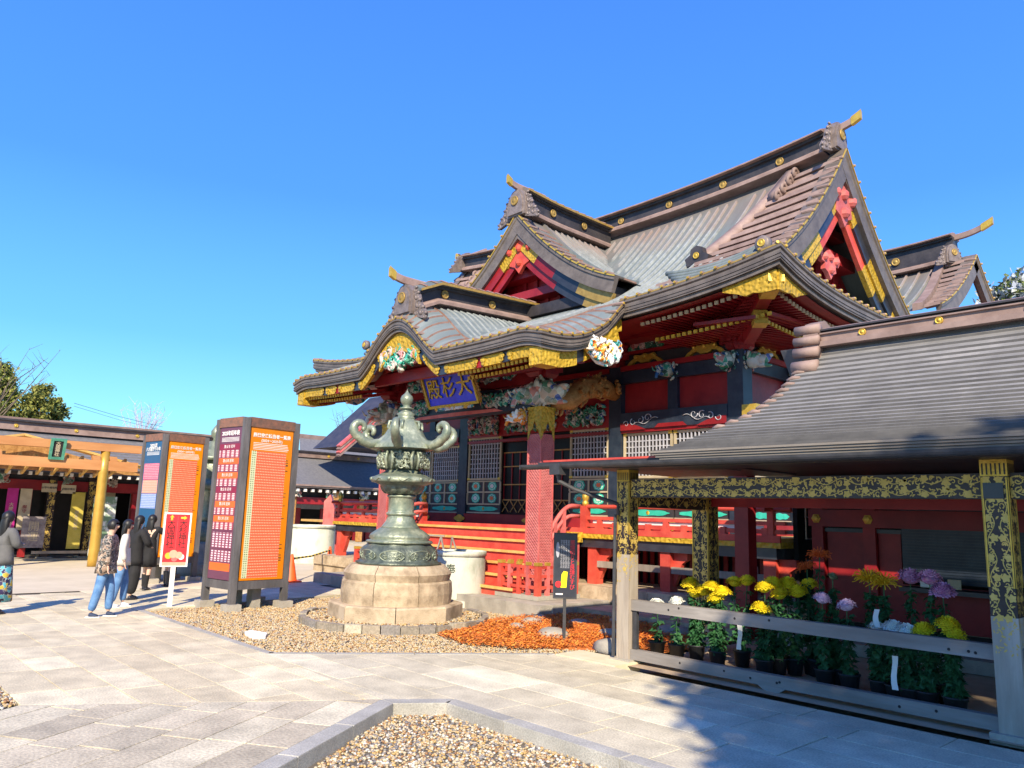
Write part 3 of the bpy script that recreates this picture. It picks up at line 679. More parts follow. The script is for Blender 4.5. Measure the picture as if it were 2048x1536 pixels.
# ---- eaves
EB=[(0,.03),(.05,.03),(.05,-.05),(.02,-.08),(.02,-.30),(-.03,-.30),(-.03,-.40),(-.45,-.36),(-.45,0)]
def eave(path,outs,parent,name='eave_board',m='copper_d',sc_=.78,tips=True,step=.28,gold=True,tilt=0):
    S=[(a*(1 if b_>0 or a>0 else sc_) if a>-.4 else a,b_*sc_) for a,b_ in EB]; b=MB(); b.sweep(path,outs,S); o=b.build(name,m,parent)
    # two shadow grooves
    for zz in (-.13,-.21): 
        b=MB(); b.sweep(path,outs,[(.021,zz*sc_),(.034,zz*sc_),(.034,(zz-.05)*sc_),(.021,(zz-.05)*sc_)]); b.build('eave_moulding',m,o)
    if gold:
        b=MB(); b.sweep(path,outs,[(.03,.005),(.055,.005),(.055,.035),(.03,.035)]); b.build('gilt_edge','gilt_dull',o)
    if tips:
        L=[0]; P=[Vector(p) for p in path]
        for i in range(1,len(P)): L.append(L[-1]+(P[i]-P[i-1]).length)
        t=step/2
        while t<L[-1]:
            i=max(j for j in range(len(L)) if L[j]<=t); f=(t-L[i])/max(1e-6,(L[min(i+1,len(P)-1)]-L[i])); p=P[i].lerp(P[min(i+1,len(P)-1)],f); oo=Vector(outs[i]).lerp(Vector(outs[min(i+1,len(P)-1)]),f).normalized()
            inst('tile_end',TIP,p+oo*.03+Vector((0,0,.045)),o,oo.to_track_quat('X','Z').to_euler()); t+=step
    return o
tb=MB(); tb.tube([(-.22,0,.01),(.03,0,.0),(.045,0,0)],[.036,.036,.03],7,0); tb.tube([(.04,0,0),(.058,0,0)],[.030,.022],7,1); TIP=tb.mesh('tile_end',['copper_b','gold'])
def zeave(u): return zmain(u,4.85)
# main front eave right of the porch, and left of it
NX=16
for sg in (1,-1):
    pth=[W(sg*u,YE,zeave(u)) for u in lin(4.30,UE,NX)]; outs=[(0,-1,0)]*(NX-1)+[(sg,-1,0)]
    eave(pth,outs,hall)
    t_=lin(-1,1,22); pth=[W(sg*UE,YR+4.85*t,zside(0,t)) for t in t_]; outs=[(sg,-1,0)]+[(sg,0,0)]*20+[(sg,1,0)]
    eave(pth,outs,hall,tips=sg>0)
    # porch side edges
    pth=[W(sg*4.35,y,zf(4.35,y)) for y in lin(YK,YE+.25,14)]; outs=[(sg,-1,0)]+[(sg,0,0)]*13
    eave(pth,outs,porch,sc_=.66)
UU=list(lin(-4.35,4.35,121)); pth=[W(u,YK,zf(u,YK)+.0) for u in UU]
def outk(i):
    return (-1,-1,0) if i==0 else (1,-1,0) if i==120 else (0,-1,0)
eave(pth,[outk(i) for i in range(121)],porch,step=.24,sc_=.66)
# rake edges (bargeboard capping) of the main gable and the dormer
def rake(path,outs,parent,th=.42,m='copper_d',step=.3,deep=.0,name='rake_board'):
    P=[Vector(p) for p in path]; n=len(P); ups=[]
    for i in range(n):
        d=(P[min(i+1,n-1)]-P[max(i-1,0)]).normalized(); o=Vector(outs[i]); u=o.cross(d); u=u if u.z>0 else -u; ups.append(u.normalized())
    b=MB(); b.sweep(P,outs,[(.03,.05),(.03,-.06),(0,-.08),(0,-th),(-.12,-th),(-.12,0),(-.3,.02),(-.3,.05)],ups=ups); o=b.build(name,m,parent)
    b=MB(); b.sweep(P,outs,[(.031,.01),(.05,.01),(.05,.04),(.031,.04)],ups=ups); b.build('gilt_edge','gold',o)
    L=0
    for i in range(1,n):
        L+=(P[i]-P[i-1]).length
        if L>step: L=0; inst('tile_end',TIP,P[i]+Vector(outs[i])*.03+ups[i]*.06,o,Vector(outs[i]).to_track_quat('X','Z').to_euler())
    return o,ups
def hafu(path,outs,ups,parent,off,th,inset,segs,name='bargeboard'):
    """painted bargeboard just inside the rake board, with gilt, black and red lengths"""
    P=[Vector(p) for p in path];n=len(P)
    for (a,b_,m,pr) in segs:
        i0=max(int(a*(n-1)),int(math.ceil((-off+th)*.78/3.4*(n-1)))); i1=int(b_*(n-1)); 
        if i1-i0<1: continue
        x=MB(); x.sweep([P[i]+ups[i]*off for i in range(i0,i1+1)],outs[i0:i1+1],[(-inset+pr,0),(-inset+pr,-th),(-inset-.1,-th),(-inset-.1,0)],ups=ups[i0:i1+1]); x.build(name,m,parent)
for sg in (1,-1):
    for f in (-1,1):
        S_=list(lin(0,3.55,30)); path=[W(sg*(UG+(.005 if f>0 else 0)),YR+f*s,zmain(UG,s)) for s in S_]; outs=[(sg,0,0)]*30
        o,ups=rake(path,outs,hall,.40,step=.28)
        hafu(path,outs,ups,hall,-.40,.26,.10,[(0,.30,'goldpaint',0),(.30,.46,'black',0),(.46,.66,'goldpaint',0),(.66,.78,'black',0),(.78,1,'goldpaint',0)])
        hafu(path,outs,ups,hall,-.66,.24,.16,[(0,.22,'goldpaint',.01),(.22,.45,'red2',0),(.45,.6,'goldpaint',.01),(.6,.76,'black',0),(.76,1,'goldpaint',.01)])
    b=MB(); b.ext([(0,-.05),(.55,-.62),(.30,-.95),(0,-.72),(-.30,-.95),(-.55,-.62)],(XC+sg*(UG-.105),YR,zmain(UG,0)),Y3_,Z3_,(sg*.085,0,0)); b.build('apex_plate','copper_d',hall)
    b=MB(); b.ext([(0,-.6),(.62,-1.15),(.5,-1.5),(0,-1.0),(-.5,-1.5),(-.62,-1.15)],(XC+sg*(UG-.19),YR,zmain(UG,0)),Y3_,Z3_,(sg*.05,0,0)); b.build('apex_plate','goldpaint',hall)
    # gable wall with lattice of red boards, beam and pendants
    gx=XC+sg*5.75
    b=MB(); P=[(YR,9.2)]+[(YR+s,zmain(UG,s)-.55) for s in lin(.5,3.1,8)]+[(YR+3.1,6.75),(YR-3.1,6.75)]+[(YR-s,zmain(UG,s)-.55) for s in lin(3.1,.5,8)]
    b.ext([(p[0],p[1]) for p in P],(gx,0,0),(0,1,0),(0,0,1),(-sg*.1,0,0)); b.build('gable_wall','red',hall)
    for j,y in enumerate(lin(YR-2.3,YR+2.3,12)):
        top=zmain(5.6,abs(YR-y))-.75
        if top>7: b=MB(); b.box(min(gx,gx+sg*.05),max(gx,gx+sg*.05),y-.07,y+.07,6.7,top); b.build('gable_slat','red',hall)
    b=MB(); b.box(*sorted((gx,gx+sg*.35)),YR-1.5,YR+1.5,7.55,7.80); b.build('gable_beam','red',hall)
    b=MB(); b.box(*(sorted((gx,gx+sg*.3))),YR-1.1,YR+1.1,8.2,8.38); b.build('gable_beam','red',hall)
    b=MB(); b.box(*(sorted((gx,gx+sg*.28))),YR-.18,YR+.18,7.83,8.2); b.build('gable_strut','red',hall)
    # kegyo pendant
    def pendant(cy,cz,s,x):
        sh=[(0,.1),(.18,.02),(.34,-.1),(.46,.04),(.56,-.08),(.44,-.26),(.28,-.28),(.3,-.44),(.14,-.5),(0,-.66)]; sh=sh+[(-a,c) for a,c in sh[-2:0:-1]]
        b=MB(); b.ext([(a*s,c*s) for a,c in sh],(x,cy,cz),(0,1,0),(0,0,1),(sg*.1,0,0))
        for a,c in ((0,-.1),(.3,-.14),(-.3,-.14),(0,-.42)): b.ball((x+sg*.1,cy+a*s,cz+c*s),.1*s,0,8,5)
        return b
    pendant(YR,9.0,1.3,XC+sg*6.45).build('gable_pendant','pink',hall)
    pendant(YR,7.62,.9,XC+sg*6.1).build('gable_pendant','pink',hall)
# dormer gable
b=MB(); b.ext([(0,-.05),(.5,-.55),(.28,-.85),(0,-.62),(-.28,-.85),(-.5,-.55)],(XC,YD+.105,zdorm(0)),X3_,Z3_,(0,-.085,0)); b.build('apex_plate','copper_d',dormer)
b=MB(); b.ext([(0,-.5),(.55,-1.0),(.42,-1.3),(0,-.85),(-.42,-1.3),(-.55,-1.0)],(XC,YD+.15,zdorm(0)),X3_,Z3_,(0,-.04,0)); b.build('apex_plate','goldpaint',dormer)
for f in (-1,1):
    S_=list(lin(0,3.15,28)); path=[W(f*a,YD-(.005 if f>0 else 0),zdorm(a)) for a in S_]; outs=[(0,-1,0)]*28
    o,ups=rake(path,outs,dormer,.34,step=.26)
    hafu(path,outs,ups,dormer,-.34,.25,.08,[(0,.32,'goldpaint',0),(.32,.5,'red',0),(.5,.72,'black',0),(.72,1,'gilt_dull',0)])
    hafu(path,outs,ups,dormer,-.59,.20,.14,[(0,.15,'goldpaint',.01),(.15,.55,'red',0),(.55,.78,'black',0),(.78,1,'gilt_dull',.01)])
b=MB(); P=[(XC+a,zdorm(abs(a))-.5) for a in lin(-2.5,2.5,17)]+[(XC+2.5,6.5),(XC-2.5,6.5)]
b.ext(P,(0,YD+.75,0),(1,0,0),(0,0,1),(0,.08,0)); b.build('gable_wall','red',dormer)
for (z_,hw) in ((7.05,2.2),(7.6,1.35)): b=MB(); b.box(XC-hw,XC+hw,YD+.35,YD+.75,z_,z_+.2); b.build('gable_beam','red',dormer)
b=MB(); b.box(XC-2.9,XC+2.9,YD+.25,YD+.7,6.52,6.78); b.build('gable_sill','ridge_dark',dormer)
for a in lin(-1.6,1.6,9):
    b=MB(); b.box(XC+a-.06,XC+a+.06,YD+.69,YD+.75,6.8,zdorm(abs(a))-.75); b.build('gable_slat','red2' if abs(a)>2 else 'red',dormer)
sh=[(0,.1),(.18,.02),(.34,-.1),(.46,.04),(.56,-.08),(.44,-.26),(.28,-.28),(.3,-.44),(.14,-.5),(0,-.66)]; sh=sh+[(-a,c) for a,c in sh[-2:0:-1]]
b=MB(); b.ext([(a*1.15,c*1.15) for a,c in sh],(XC,YD+.2,8.4),(1,0,0),(0,0,1),(0,-.1,0))
for a,c in ((0,-.1),(.3,-.14),(-.3,-.14),(0,-.42)): b.ball((XC+a*1.15,YD+.1,8.4+c*1.15),.1)
b.build('gable_pendant','red2',dormer)
# ---- soffits
so=MB()
so.grid([[W(u,y,(zmain(u,4.85)-.36)+(y-YE)*.10) for y in lin(YE+.1,YWALL+.1,5)] for u in lin(-UE+.1,UE-.1,31)])
for sg in (1,-1): so.grid([[W(sg*x,YR+4.75*t,zside(0,t)-.37+(UE-x)*.10) for x in lin(UE-.1,UW,5)] for t in lin(-1,1,21)])
so.grid([[W(u,y,min(zf(u,y),zf(u,YK+.05)+.1)-.27 if y<9.6 else zk(u,y)-.30) for y in lin(YK+.08,YE+.3,12)] for u in lin(-4.28,4.28,61)])
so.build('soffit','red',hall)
# two rows of rafters with gilt ends
rf=MB(); rf.box(-.035,.035,0,1.3,-.06,.0,0); rf.box(-.037,.037,-.012,.02,-.064,.003,1); RAF=rf.mesh('rafter',['red','cream'])
rf=MB(); rf.box(-.035,.035,0,1.3,-.06,.0,0); rf.box(-.037,.037,-.012,.02,-.064,.003,1); RAFG=rf.mesh('rafter_gilt',['red','goldpaint'])
for u in np.arange(4.5,7.2,.125):
    inst('rafter',RAF,W(u,YE+.38,zmain(u,4.85)-.37),hall,(R_(3),0,0)); 
    if u<6.9: inst('rafter',RAFG,W(u,YE+.85,zmain(u,4.85)*.5+2.93-.60),hall,(R_(3),0,0))
for y in np.arange(YE+.4,YR+2.4,.125):
    t=(y-YR)/4.85; z_=zside(0,t)
    inst('rafter',RAF,W(UE-.38,y,z_-.37),hall,(R_(3),0,R_(90)))
    if y>YE+.75: inst('rafter',RAFG,W(UE-.85,y,z_*.5+2.93-.60),hall,(R_(3),0,R_(90)))
for u in np.arange(1.95,4.25,.115):
    for sg in (1,-1):
        z_=zf(sg*u,YK)-.46; inst('rafter',RAFG,W(sg*u,YK+.17,z_),hall,(R_(12),0,0),(.9,.7,1.0)); inst('rafter',RAFG,W(sg*u,YK+.42,z_-.045),hall,(R_(12),0,0),(.9,.7,1.0))
# hip beams with gilt caps at the right-hand corner
def hip(sg):
    a=Vector(W(sg*(UE-.22),YE+.22,zmain(UE,4.85)-.42)); b_=Vector(W(sg*UW,YWALL,5.25))
    x=MB(); x.bar(a,b_,.22,.26); o=x.build('hip_beam','red',hall)
    x=MB(); d=(a-b_).normalized(); x.bar(a-d*.55,a+d*.08,.26,.30); x.build('gilt_cap','gold',o)
    c=a-d*.95+Vector((0,0,-.28)); x=MB(); x.bar(c-d*.9,c,.2,.22); x.build('hip_beam','red',o); x=MB(); x.bar(c-d*.15,c+d*.04,.24,.26); x.build('gilt_cap','gold',o)
    # gilt wings under the corner eave board
    for ax in (0,1):
        x=MB(); P=[]
        for t in lin(0,1,8):
            P.append(Vector(W(sg*(UE-.12-t*(1.0 if ax==0 else 0)),YE+.12+(t*1.0 if ax==1 else 0),zmain(UE,4.85)-.36-.13*t)))
        outs=[(0,-1,0)]*8 if ax==0 else [(sg,0,0)]*8
        for k_ in range(8): pass
        hgt=[.34,.33,.31,.26,.28,.2,.14,.08]; vs=[];
        for k_,p in enumerate(P):
            o_=Vector(outs[k_]); vs+= [p+o_*.03,p+o_*.03-Vector((0,0,hgt[k_])),p-o_*.02-Vector((0,0,hgt[k_])),p-o_*.02]
        fs=[]
        for k_ in range(7):
            for j in range(4): fs.append((k_*4+j,(k_+1)*4+j,(k_+1)*4+(j+1)%4,k_*4+(j+1)%4))
        fs+= [(0,1,2,3),(28,31,30,29)]; x.add(vs,fs); x.build('gilt_wing','goldpaint',o)
hip(1)
# ---------------------------------------------------------------- main hall: body, porch, stairs
def bx(parent,name,m,u0,u1,y0,y1,z0,z1,label=None):
    b=MB(); b.box(XC+u0,XC+u1,y0,y1,z0,z1); return b.build(name,m,parent,label=label)
def carve(parent,name,m,c,ux,uz,hw,hh,dep,n=26,seed=0,shape=None,curl=10):
    """carved relief: overlapping lumps and scrolls inside a half-round or given outline"""
    rs=random.Random(seed); c=Vector(c);ux=Vector(ux);uz=Vector(uz);nn=ux.cross(uz); b=MB(); k=0; n=max(n,int(hw/max(.02,hh)*42)) if hw>hh else max(n,int(hh/hw*42))
    while k<n:
        a=rs.uniform(-1,1);z_=rs.uniform(-1,1)
        if shape and not shape(a,z_): continue
        r=rs.uniform(.14,.34)*min(hw,hh); p=c+ux*a*hw*.92+uz*z_*hh*.9+nn*rs.uniform(0,dep*.6)
        q=MB(); q.ball((0,0,0),r,0,6,4,(1,1,1)); an=rs.uniform(0,3.14); el=rs.uniform(1.0,1.9); b.add([p+(ux*math.cos(an)+uz*math.sin(an))*v[0]*el+(uz*math.cos(an)-ux*math.sin(an))*v[1]*.7+nn*v[2]*min(1,dep/r) for v in q.v],q.f); k+=1
    k=0
    while k<curl:
        a=rs.uniform(-1,1);z_=rs.uniform(-1,1)
        if shape and not shape(a,z_): continue
        r=rs.uniform(.3,.55)*min(hw,hh); p=c+ux*a*hw*.85+uz*z_*hh*.8+nn*dep*.7; t0=rs.uniform(0,6); s=rs.choice((-1,1))
        pts=[p+(ux*math.cos(t0+s*t)+uz*math.sin(t0+s*t))*r*(1-t/7)+nn*.02*t/5 for t in lin(0,5,9)]
        b.tube(pts,[r*.22*(1-i/14) for i in range(9)],5); k+=1
    return b.build(name,m,parent,True)
X3,Y3,Z3=Vector((1,0,0)),Vector((0,1,0)),Vector((0,0,1))
# stone platform
b=MB(); b.box(XC-7.4,-5.9,11.55,21.5,-.1,.45); pl=tag(b.build('stone_platform','stone'),'long pale stone platform the shrine hall stands on','platform')
b=MB(); b.box(-17.4,-9.6,9.75,11.55,-.1,.22)
pl2=tag(b.build('stone_step','stone_g'),'low grey stone step in front of the hall stairs and porch posts','stone step')
for i in range(9):
    x0=-17.4+i*.867; b=MB(); b.box(x0+.004,x0+.863,9.70,9.98,-.1,.232); b.build('edge_stone','stone_g',pl2)
for i in range(6):
    y0=9.98+i*.27; b=MB(); b.box(-9.86,-9.56,y0+.003,y0+.265,-.1,.232); b.build('edge_stone','stone_g',pl2)
for i in range(16):
    x0=-20.7+i*.925; b=MB(); b.box(x0+.004,x0+.92,11.5,11.85,.2,.462); b.build('edge_stone','stone',pl)
b=MB(); b.box(-9.55,-6.4,10.6,11.5,-.1,.16); tag(b.build('stone_step','stone'),'pale low step beside the porch corner at the foot of the platform','stone step')
# veranda
VZ=1.5; ver=bx(hall,'veranda_deck','ochre',-7.0,7.0,11.95,YWALL+.2,VZ-.06,VZ)
for sg in (-1,1): bx(ver,'veranda_deck','ochre',*sorted((sg*UW,sg*7.0)),YWALL-.1,19.9,VZ-.061,VZ-.001)
bx(ver,'deck_edge','red2',-7.03,7.03,11.9,11.95,VZ-.07,VZ+.04); bx(ver,'deck_rim','goldpaint',-7.05,7.05,11.88,11.95,VZ-.16,VZ-.075)
bx(ver,'deck_beam','black',-6.95,6.95,11.93,12.1,VZ-.34,VZ-.165); bx(ver,'deck_rim','goldpaint',7.0,7.05,11.95,19.9,VZ-.16,VZ-.06); bx(ver,'deck_beam','black',6.9,7.0,12.1,19.8,VZ-.34,VZ-.16)
for u in (-6.8,-4.6,-2.95,2.95,4.72,6.8):
    b=MB(); x=XC+u; b.box(x-.11,x+.11,11.97,12.19,.45,VZ-.341); o=b.build('veranda_post','red2',ver)
    b=MB(); b.ext([(0,0),(0,.62),(.30,.62),(.30,.5),(.18,.42),(.1,.2)],(x+.11,12.08,.54),X3,Z3,(0,.1,0)); b.build('bracket','red2',o)
for y in (14,15.8,17.6,19.6):
    b=MB(); b.box(XC+6.7,XC+6.92,y-.11,y+.11,.45,VZ-.341); b.build('veranda_post','red2',ver)
bx(ver,'under_rail','wood',2.95,6.9,12.0,12.08,.78,.90)
for u in np.arange(-6.6,6.7,.19): bx(ver,'screen_slat','red',u,u+.09,13.2,13.24,.45,VZ-.34)
for y in np.arange(13.4,19,.22): b=MB(); b.box(XC+5.66,XC+5.7,y,y+.1,.45,VZ-.34); b.build('screen_slat','red',ver)
bx(ver,'screen_back','dark',-6.6,5.6,13.3,13.36,.45,VZ-.1)
# railing
def post(u,y,h=.42,cap=True,z=VZ,s=.055):
    b=MB(); b.box(XC+u-s,XC+u+s,y-s,y+s,z,z+h); o=b.build('rail_post','red2',ver)
    if cap: b=MB(); b.lathe((XC+u,y,z+h),[(.065,0),(.07,.07),(.05,.09),(.05,.11),(.075,.15),(.07,.22),(.03,.27),(.008,.31)],12); b.build('gilt_finial','gold',o,True)
for sg in (-1,1):
    post(sg*2.75,11.98,.48,True,VZ,.075)
    for u in np.arange(3.55,6.9,.8): post(sg*u,11.98,.16,False)
    post(sg*6.85,11.98,.48,True)
    for z_,r in ((VZ+.47,.038),(VZ+.24,.032),(VZ+.10,.035)):
        b=MB(); 
        if z_>VZ+.4: b.tube([(XC+sg*2.7,11.98,z_),(XC+sg*7.2,11.98,z_),],r,8)
        else: b.box(*sorted((XC+sg*2.8,XC+sg*7.1)),11.95,12.01,z_-r,z_+r)
        b.build('hand_rail','red2',ver)
        b=MB(); 
        if z_>VZ+.4: b.tube([(XC+sg*6.85,11.7,z_+.002),(XC+sg*6.85,19.8,z_+.002)],r,8)
        else: b.box(XC+sg*6.82,XC+sg*6.88,12.02,19.8,z_-r,z_+r)
        b.build('hand_rail','red2',ver)
    bx(ver,'rail_panel','white',*sorted((sg*2.95,sg*6.7)),11.99,12.0,VZ+.14,VZ+.2)
    for u in np.arange(3.15,6.8,.8):
        b=MB(); x=XC+sg*u; b.ext([(-.13,0),(.13,0),(.07,.1),(.045,.22),(-.045,.22),(-.07,.1)],(x,11.94,VZ+.01),X3,Z3,(0,.05,0)); o=b.build('rail_strut','red2',ver); inst('medallion',MEDS,(x,11.93,VZ-.02),o,(R_(90),0,0),(.5,)*3)
    for y in np.arange(13,19.5,.8): b=MB(); b.box(XC+sg*6.8,XC+sg*6.9,y-.05,y+.05,VZ,VZ+.47); b.build('rail_post','red2',ver)
# stairs
st=thing('stairs','wide vermilion wooden stairs with ochre edged treads up to the shrine hall','stairs',(XC,10.9,.2))
for i in range(6):
    z1=VZ-.03-.215*i; y0=11.86-.27*(i); 
    b=MB(); b.box(XC-2.5,XC+2.5,y0-.27,11.9 if i==0 else y0+.02,max(.2,z1-.215+.0),z1-.045); b.build('riser','red2',st)
    b=MB(); b.box(XC-2.52,XC+2.52,y0-.30,y0+(.04 if i else .06),z1-.044,z1); t_=b.build('tread','red2',st)
    b=MB(); b.box(XC-2.53,XC+2.53,y0-.315,y0-.302,z1-.052,z1+.002); b.build('tread_edge','ochre',t_)
for sg in (-1,1):
    x=XC+sg*2.62
    b=MB(); b.ext([(11.0,.2),(11.86,.2),(11.86,1.46),(11.6,1.42),(11.05,.85)],(x-.09,0,0),Y3,Z3,(.18,0,0)); b.build('stringer','pink',st)
    for k,(dz,r) in enumerate(((.47,.045),(.27,.04))):
        pts=[(x,11.98,VZ+dz),(x,11.7,VZ+dz)]+[(x,11.7-.78*t,VZ+dz-.05*t-.72*t*t*(1.35-.35*t)) for t in lin(.12,1,9)]
        b=MB(); b.tube(pts,r,8); b.build('hand_rail','pink',st,True)
    for t in (.3,.62): 
        y=11.7-.78*t; z_=VZ+.27-.05*t-.72*t*t*(1.35-.35*t); b=MB(); b.box(x-.04,x+.04,y-.04,y+.04,z_-.45,z_+.2); b.build('baluster','pink',st)
    b=MB(); b.box(x-.14,x+.14,11.62,11.9,VZ-.25,VZ-.05); b.build('gilt_sleeve','goldpaint',st)
# walls
bx(hall,'wall_core','dark',-5.4,5.4,13.5,18.7,1.5,5.6)
for u in (-5.57,-2.6,2.6,5.57):
    b=MB(); b.box(XC+u-.17,XC+u+.17,YWALL-.17,YWALL+.17,VZ,5.05); o=b.build('column','blueblack',hall)
for y in (15.12,16.98,18.85):
    b=MB(); b.box(XC+UW-.16,XC+UW+.16,y-.16,y+.16,VZ,5.05); b.build('column','blueblack',hall)
for u in (-4.08,4.08): bx(hall,'short_post','blueblack',u-.12,u+.12,13.14,13.4,4.0,4.66)
def beams(y,u0,u1,axis='x'):
    def q(name,m,z0,z1,pr):
        if axis=='x': return bx(hall,name,m,u0,u1,YWALL-pr,YWALL+.08,z0,z1)
        b=MB(); b.box(XC+UW-.08,XC+UW+pr,u0,u1,z0,z1); return b.build(name,m,hall)
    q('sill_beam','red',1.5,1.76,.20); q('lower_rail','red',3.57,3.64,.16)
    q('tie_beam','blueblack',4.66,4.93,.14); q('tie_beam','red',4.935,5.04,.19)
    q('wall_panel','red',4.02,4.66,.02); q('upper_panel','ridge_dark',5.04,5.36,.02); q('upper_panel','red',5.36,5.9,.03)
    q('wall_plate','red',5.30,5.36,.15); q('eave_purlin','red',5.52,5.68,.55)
for u0,u1 in ((-5.4,-2.77),(-2.43,2.43),(2.77,5.4)): beams(0,u0,u1)
for y0,y1 in ((13.42,14.96),(15.28,16.82),(17.14,18.69)): beams(0,y0,y1,'y')
# cloud painted tie beams
def scrolls(parent,c,ux,uz,w_,h,m,seed=0,n=2,name='cloud_scroll'):
    rs=random.Random(seed); c=Vector(c);ux=Vector(ux);uz=Vector(uz);nn=ux.cross(uz); b=MB()
    for sg in (-1,1):
        for j in range(4):
            cc=c+ux*sg*(w_*(.30+.10*j))+uz*(h*(.05-.1*j)); r=h*(.28-.02*j); s=sg*(1 if j%2 else -1)
            pts=[cc+(ux*math.cos(s*t+j)+uz*math.sin(s*t+j))*r*(1-t/8.5)+nn*.004 for t in lin(0,6.4,16)]
            b.tube(pts,[.020*(1-i/22) for i in range(16)],5,0,.5)
        pts=[c+ux*sg*w_*(.16+.34*t)+uz*(h*(.12*math.sin(t*9)-.35*t)+.0)+nn*.004 for t in lin(0,1,16)]
        b.tube(pts,[.012+.006*math.sin(i) for i in range(16)],5,0,.5)
    return b.build(name,m,parent,True)
for u0,u1 in ((-5.4,-2.77),(2.77,5.4)):
    o=bx(hall,'cloud_beam','blueblack',u0,u1,YWALL-.19,YWALL+.07,3.64,4.0); cu=(u0+u1)/2
    b=MB(); b.ext([(-1.3,0),(-1.0,0),(-.5,.09),(-.3,.17),(-1.3,.17)],(XC+cu,YWALL-.192,3.64),X3,Z3,(0,-.004,0)); b.ext([(1.3,0),(1.0,0),(.5,.09),(.3,.17),(1.3,.17)],(XC+cu,YWALL-.192,3.64),X3,Z3,(0,-.004,0)); 
    b=MB(); b.ext([(-1.3,-.02),(-.62,-.02),(-.85,.07),(-1.05,.12),(-1.3,.14)],(XC+cu,YWALL-.195,3.64),X3,Z3,(0,-.01,0)); b.ext([(1.3,-.02),(.62,-.02),(.85,.07),(1.05,.12),(1.3,.14)],(XC+cu,YWALL-.195,3.64),X3,Z3,(0,-.01,0)); b.ext([(-.4,0),(.4,0),(.3,.08),(-.3,.08)],(XC+cu,YWALL-.195,3.64),X3,Z3,(0,-.01,0)); b.build('red_spandrel','red',o)
    scrolls(o,(XC+cu,YWALL-.20,3.84),X3,Z3,1.9,.34,'grey_lattice')
for k,(y0,y1) in enumerate(((13.42,14.96),(15.28,16.82),(17.14,18.69))):
    b=MB(); b.box(XC+UW-.07,XC+UW+.19,y0,y1,3.64,4.0); o=b.build('cloud_beam','blueblack',hall); scrolls(o,(XC+UW+.20,(y0+y1)/2,3.84),Y3,Z3,1.2,.34,'grey_lattice')
b=MB(); b.box(XC+5.75,XC+6.05,13.0,13.2,3.74,3.94); b.build('beam_nose','gold',hall)
# centre bay head beam with green carving
o=bx(hall,'head_beam','red',-2.43,2.43,YWALL-.17,YWALL+.07,3.72,4.66)
for u,w_ in ((-1.75,.62),(1.75,.62),(0,.9)): carve(o,'vine_carving','poly4',(XC+u,YWALL-.20,4.02),X3,Z3,w_,.22,.09,30,int(u*10)+40,None,16)
# lattice leaves
def lattice(u0,u1,z0,z1,nx,nz,y,m='grey_lattice',axis='x',parent=None):
    nm='lattice_leaf'
    def bb(a0,a1,z0_,z1_,d0,d1,name,mm,par):
        b=MB()
        if axis=='x': b.box(XC+a0,XC+a1,y-d1,y-d0,z0_,z1_)
        else: b.box(y+d0,y+d1,a0,a1,z0_,z1_)
        return b.build(name,mm,par)
    fr=bb(u0,u1,z0,z1,-.04,-.01,nm,'dark',parent or hall)
    for (a,b_,c,d) in ((u0,u0+.05,z0,z1),(u1-.05,u1,z0,z1)): bb(a,b_,c,d,0,.04,'leaf_stile','cream',fr)
    for (c,d) in ((z0,z0+.05),(z1-.05,z1)): bb(u0+.051,u1-.051,c,d,0,.04,'leaf_rail','cream',fr)
    for i in range(1,nx): 
        a=u0+.05+(u1-u0-.1)*i/nx; bb(a-.013,a+.013,z0+.05,z1-.05,0.005,.03,'lattice_bar',m,fr)
    for i in range(1,nz):
        c=z0+.05+(z1-z0-.1)*i/nz; bb(u0+.05,u1-.05,c-.011,c+.011,-.008,.018,'lattice_rail',m,fr)
    for a in (u0,u1-.09):
        for c in (z0,z1-.05): bb(a,a+.09,c,c+.06,.04,.05,'gilt_corner','gold',fr)
    return fr
PMO=[]
def flower_disc():
    b=MB()
    # outer lozenge (teal), middle ring (white), heart: flat relief facing -Y
    def lobed(r,n,amp,dy,mi,sx=1.35):
        P=[(math.cos(t)*r*sx*(1+amp*math.cos(n*t)),math.sin(t)*r*(1+amp*math.cos(n*t))) for t in lin(0,2*math.pi,33)[:-1]]
        b.ext(P,(0,-dy,0),X3,Z3,(0,.006,0),mi)
    lobed(.115,8,.05,.006,0); lobed(.088,8,.06,.010,1); lobed(.078,8,.10,.013,0); lobed(.048,6,.15,.018,2)
    return b
for nm,c in (('red',(.75,.16,.06)),('pale',(.72,.66,.66))): 
    PMO.append(flower_disc().mesh('flower_panel',['teal','white',mat('flower_heart_'+nm,c,None,9,.5)]))
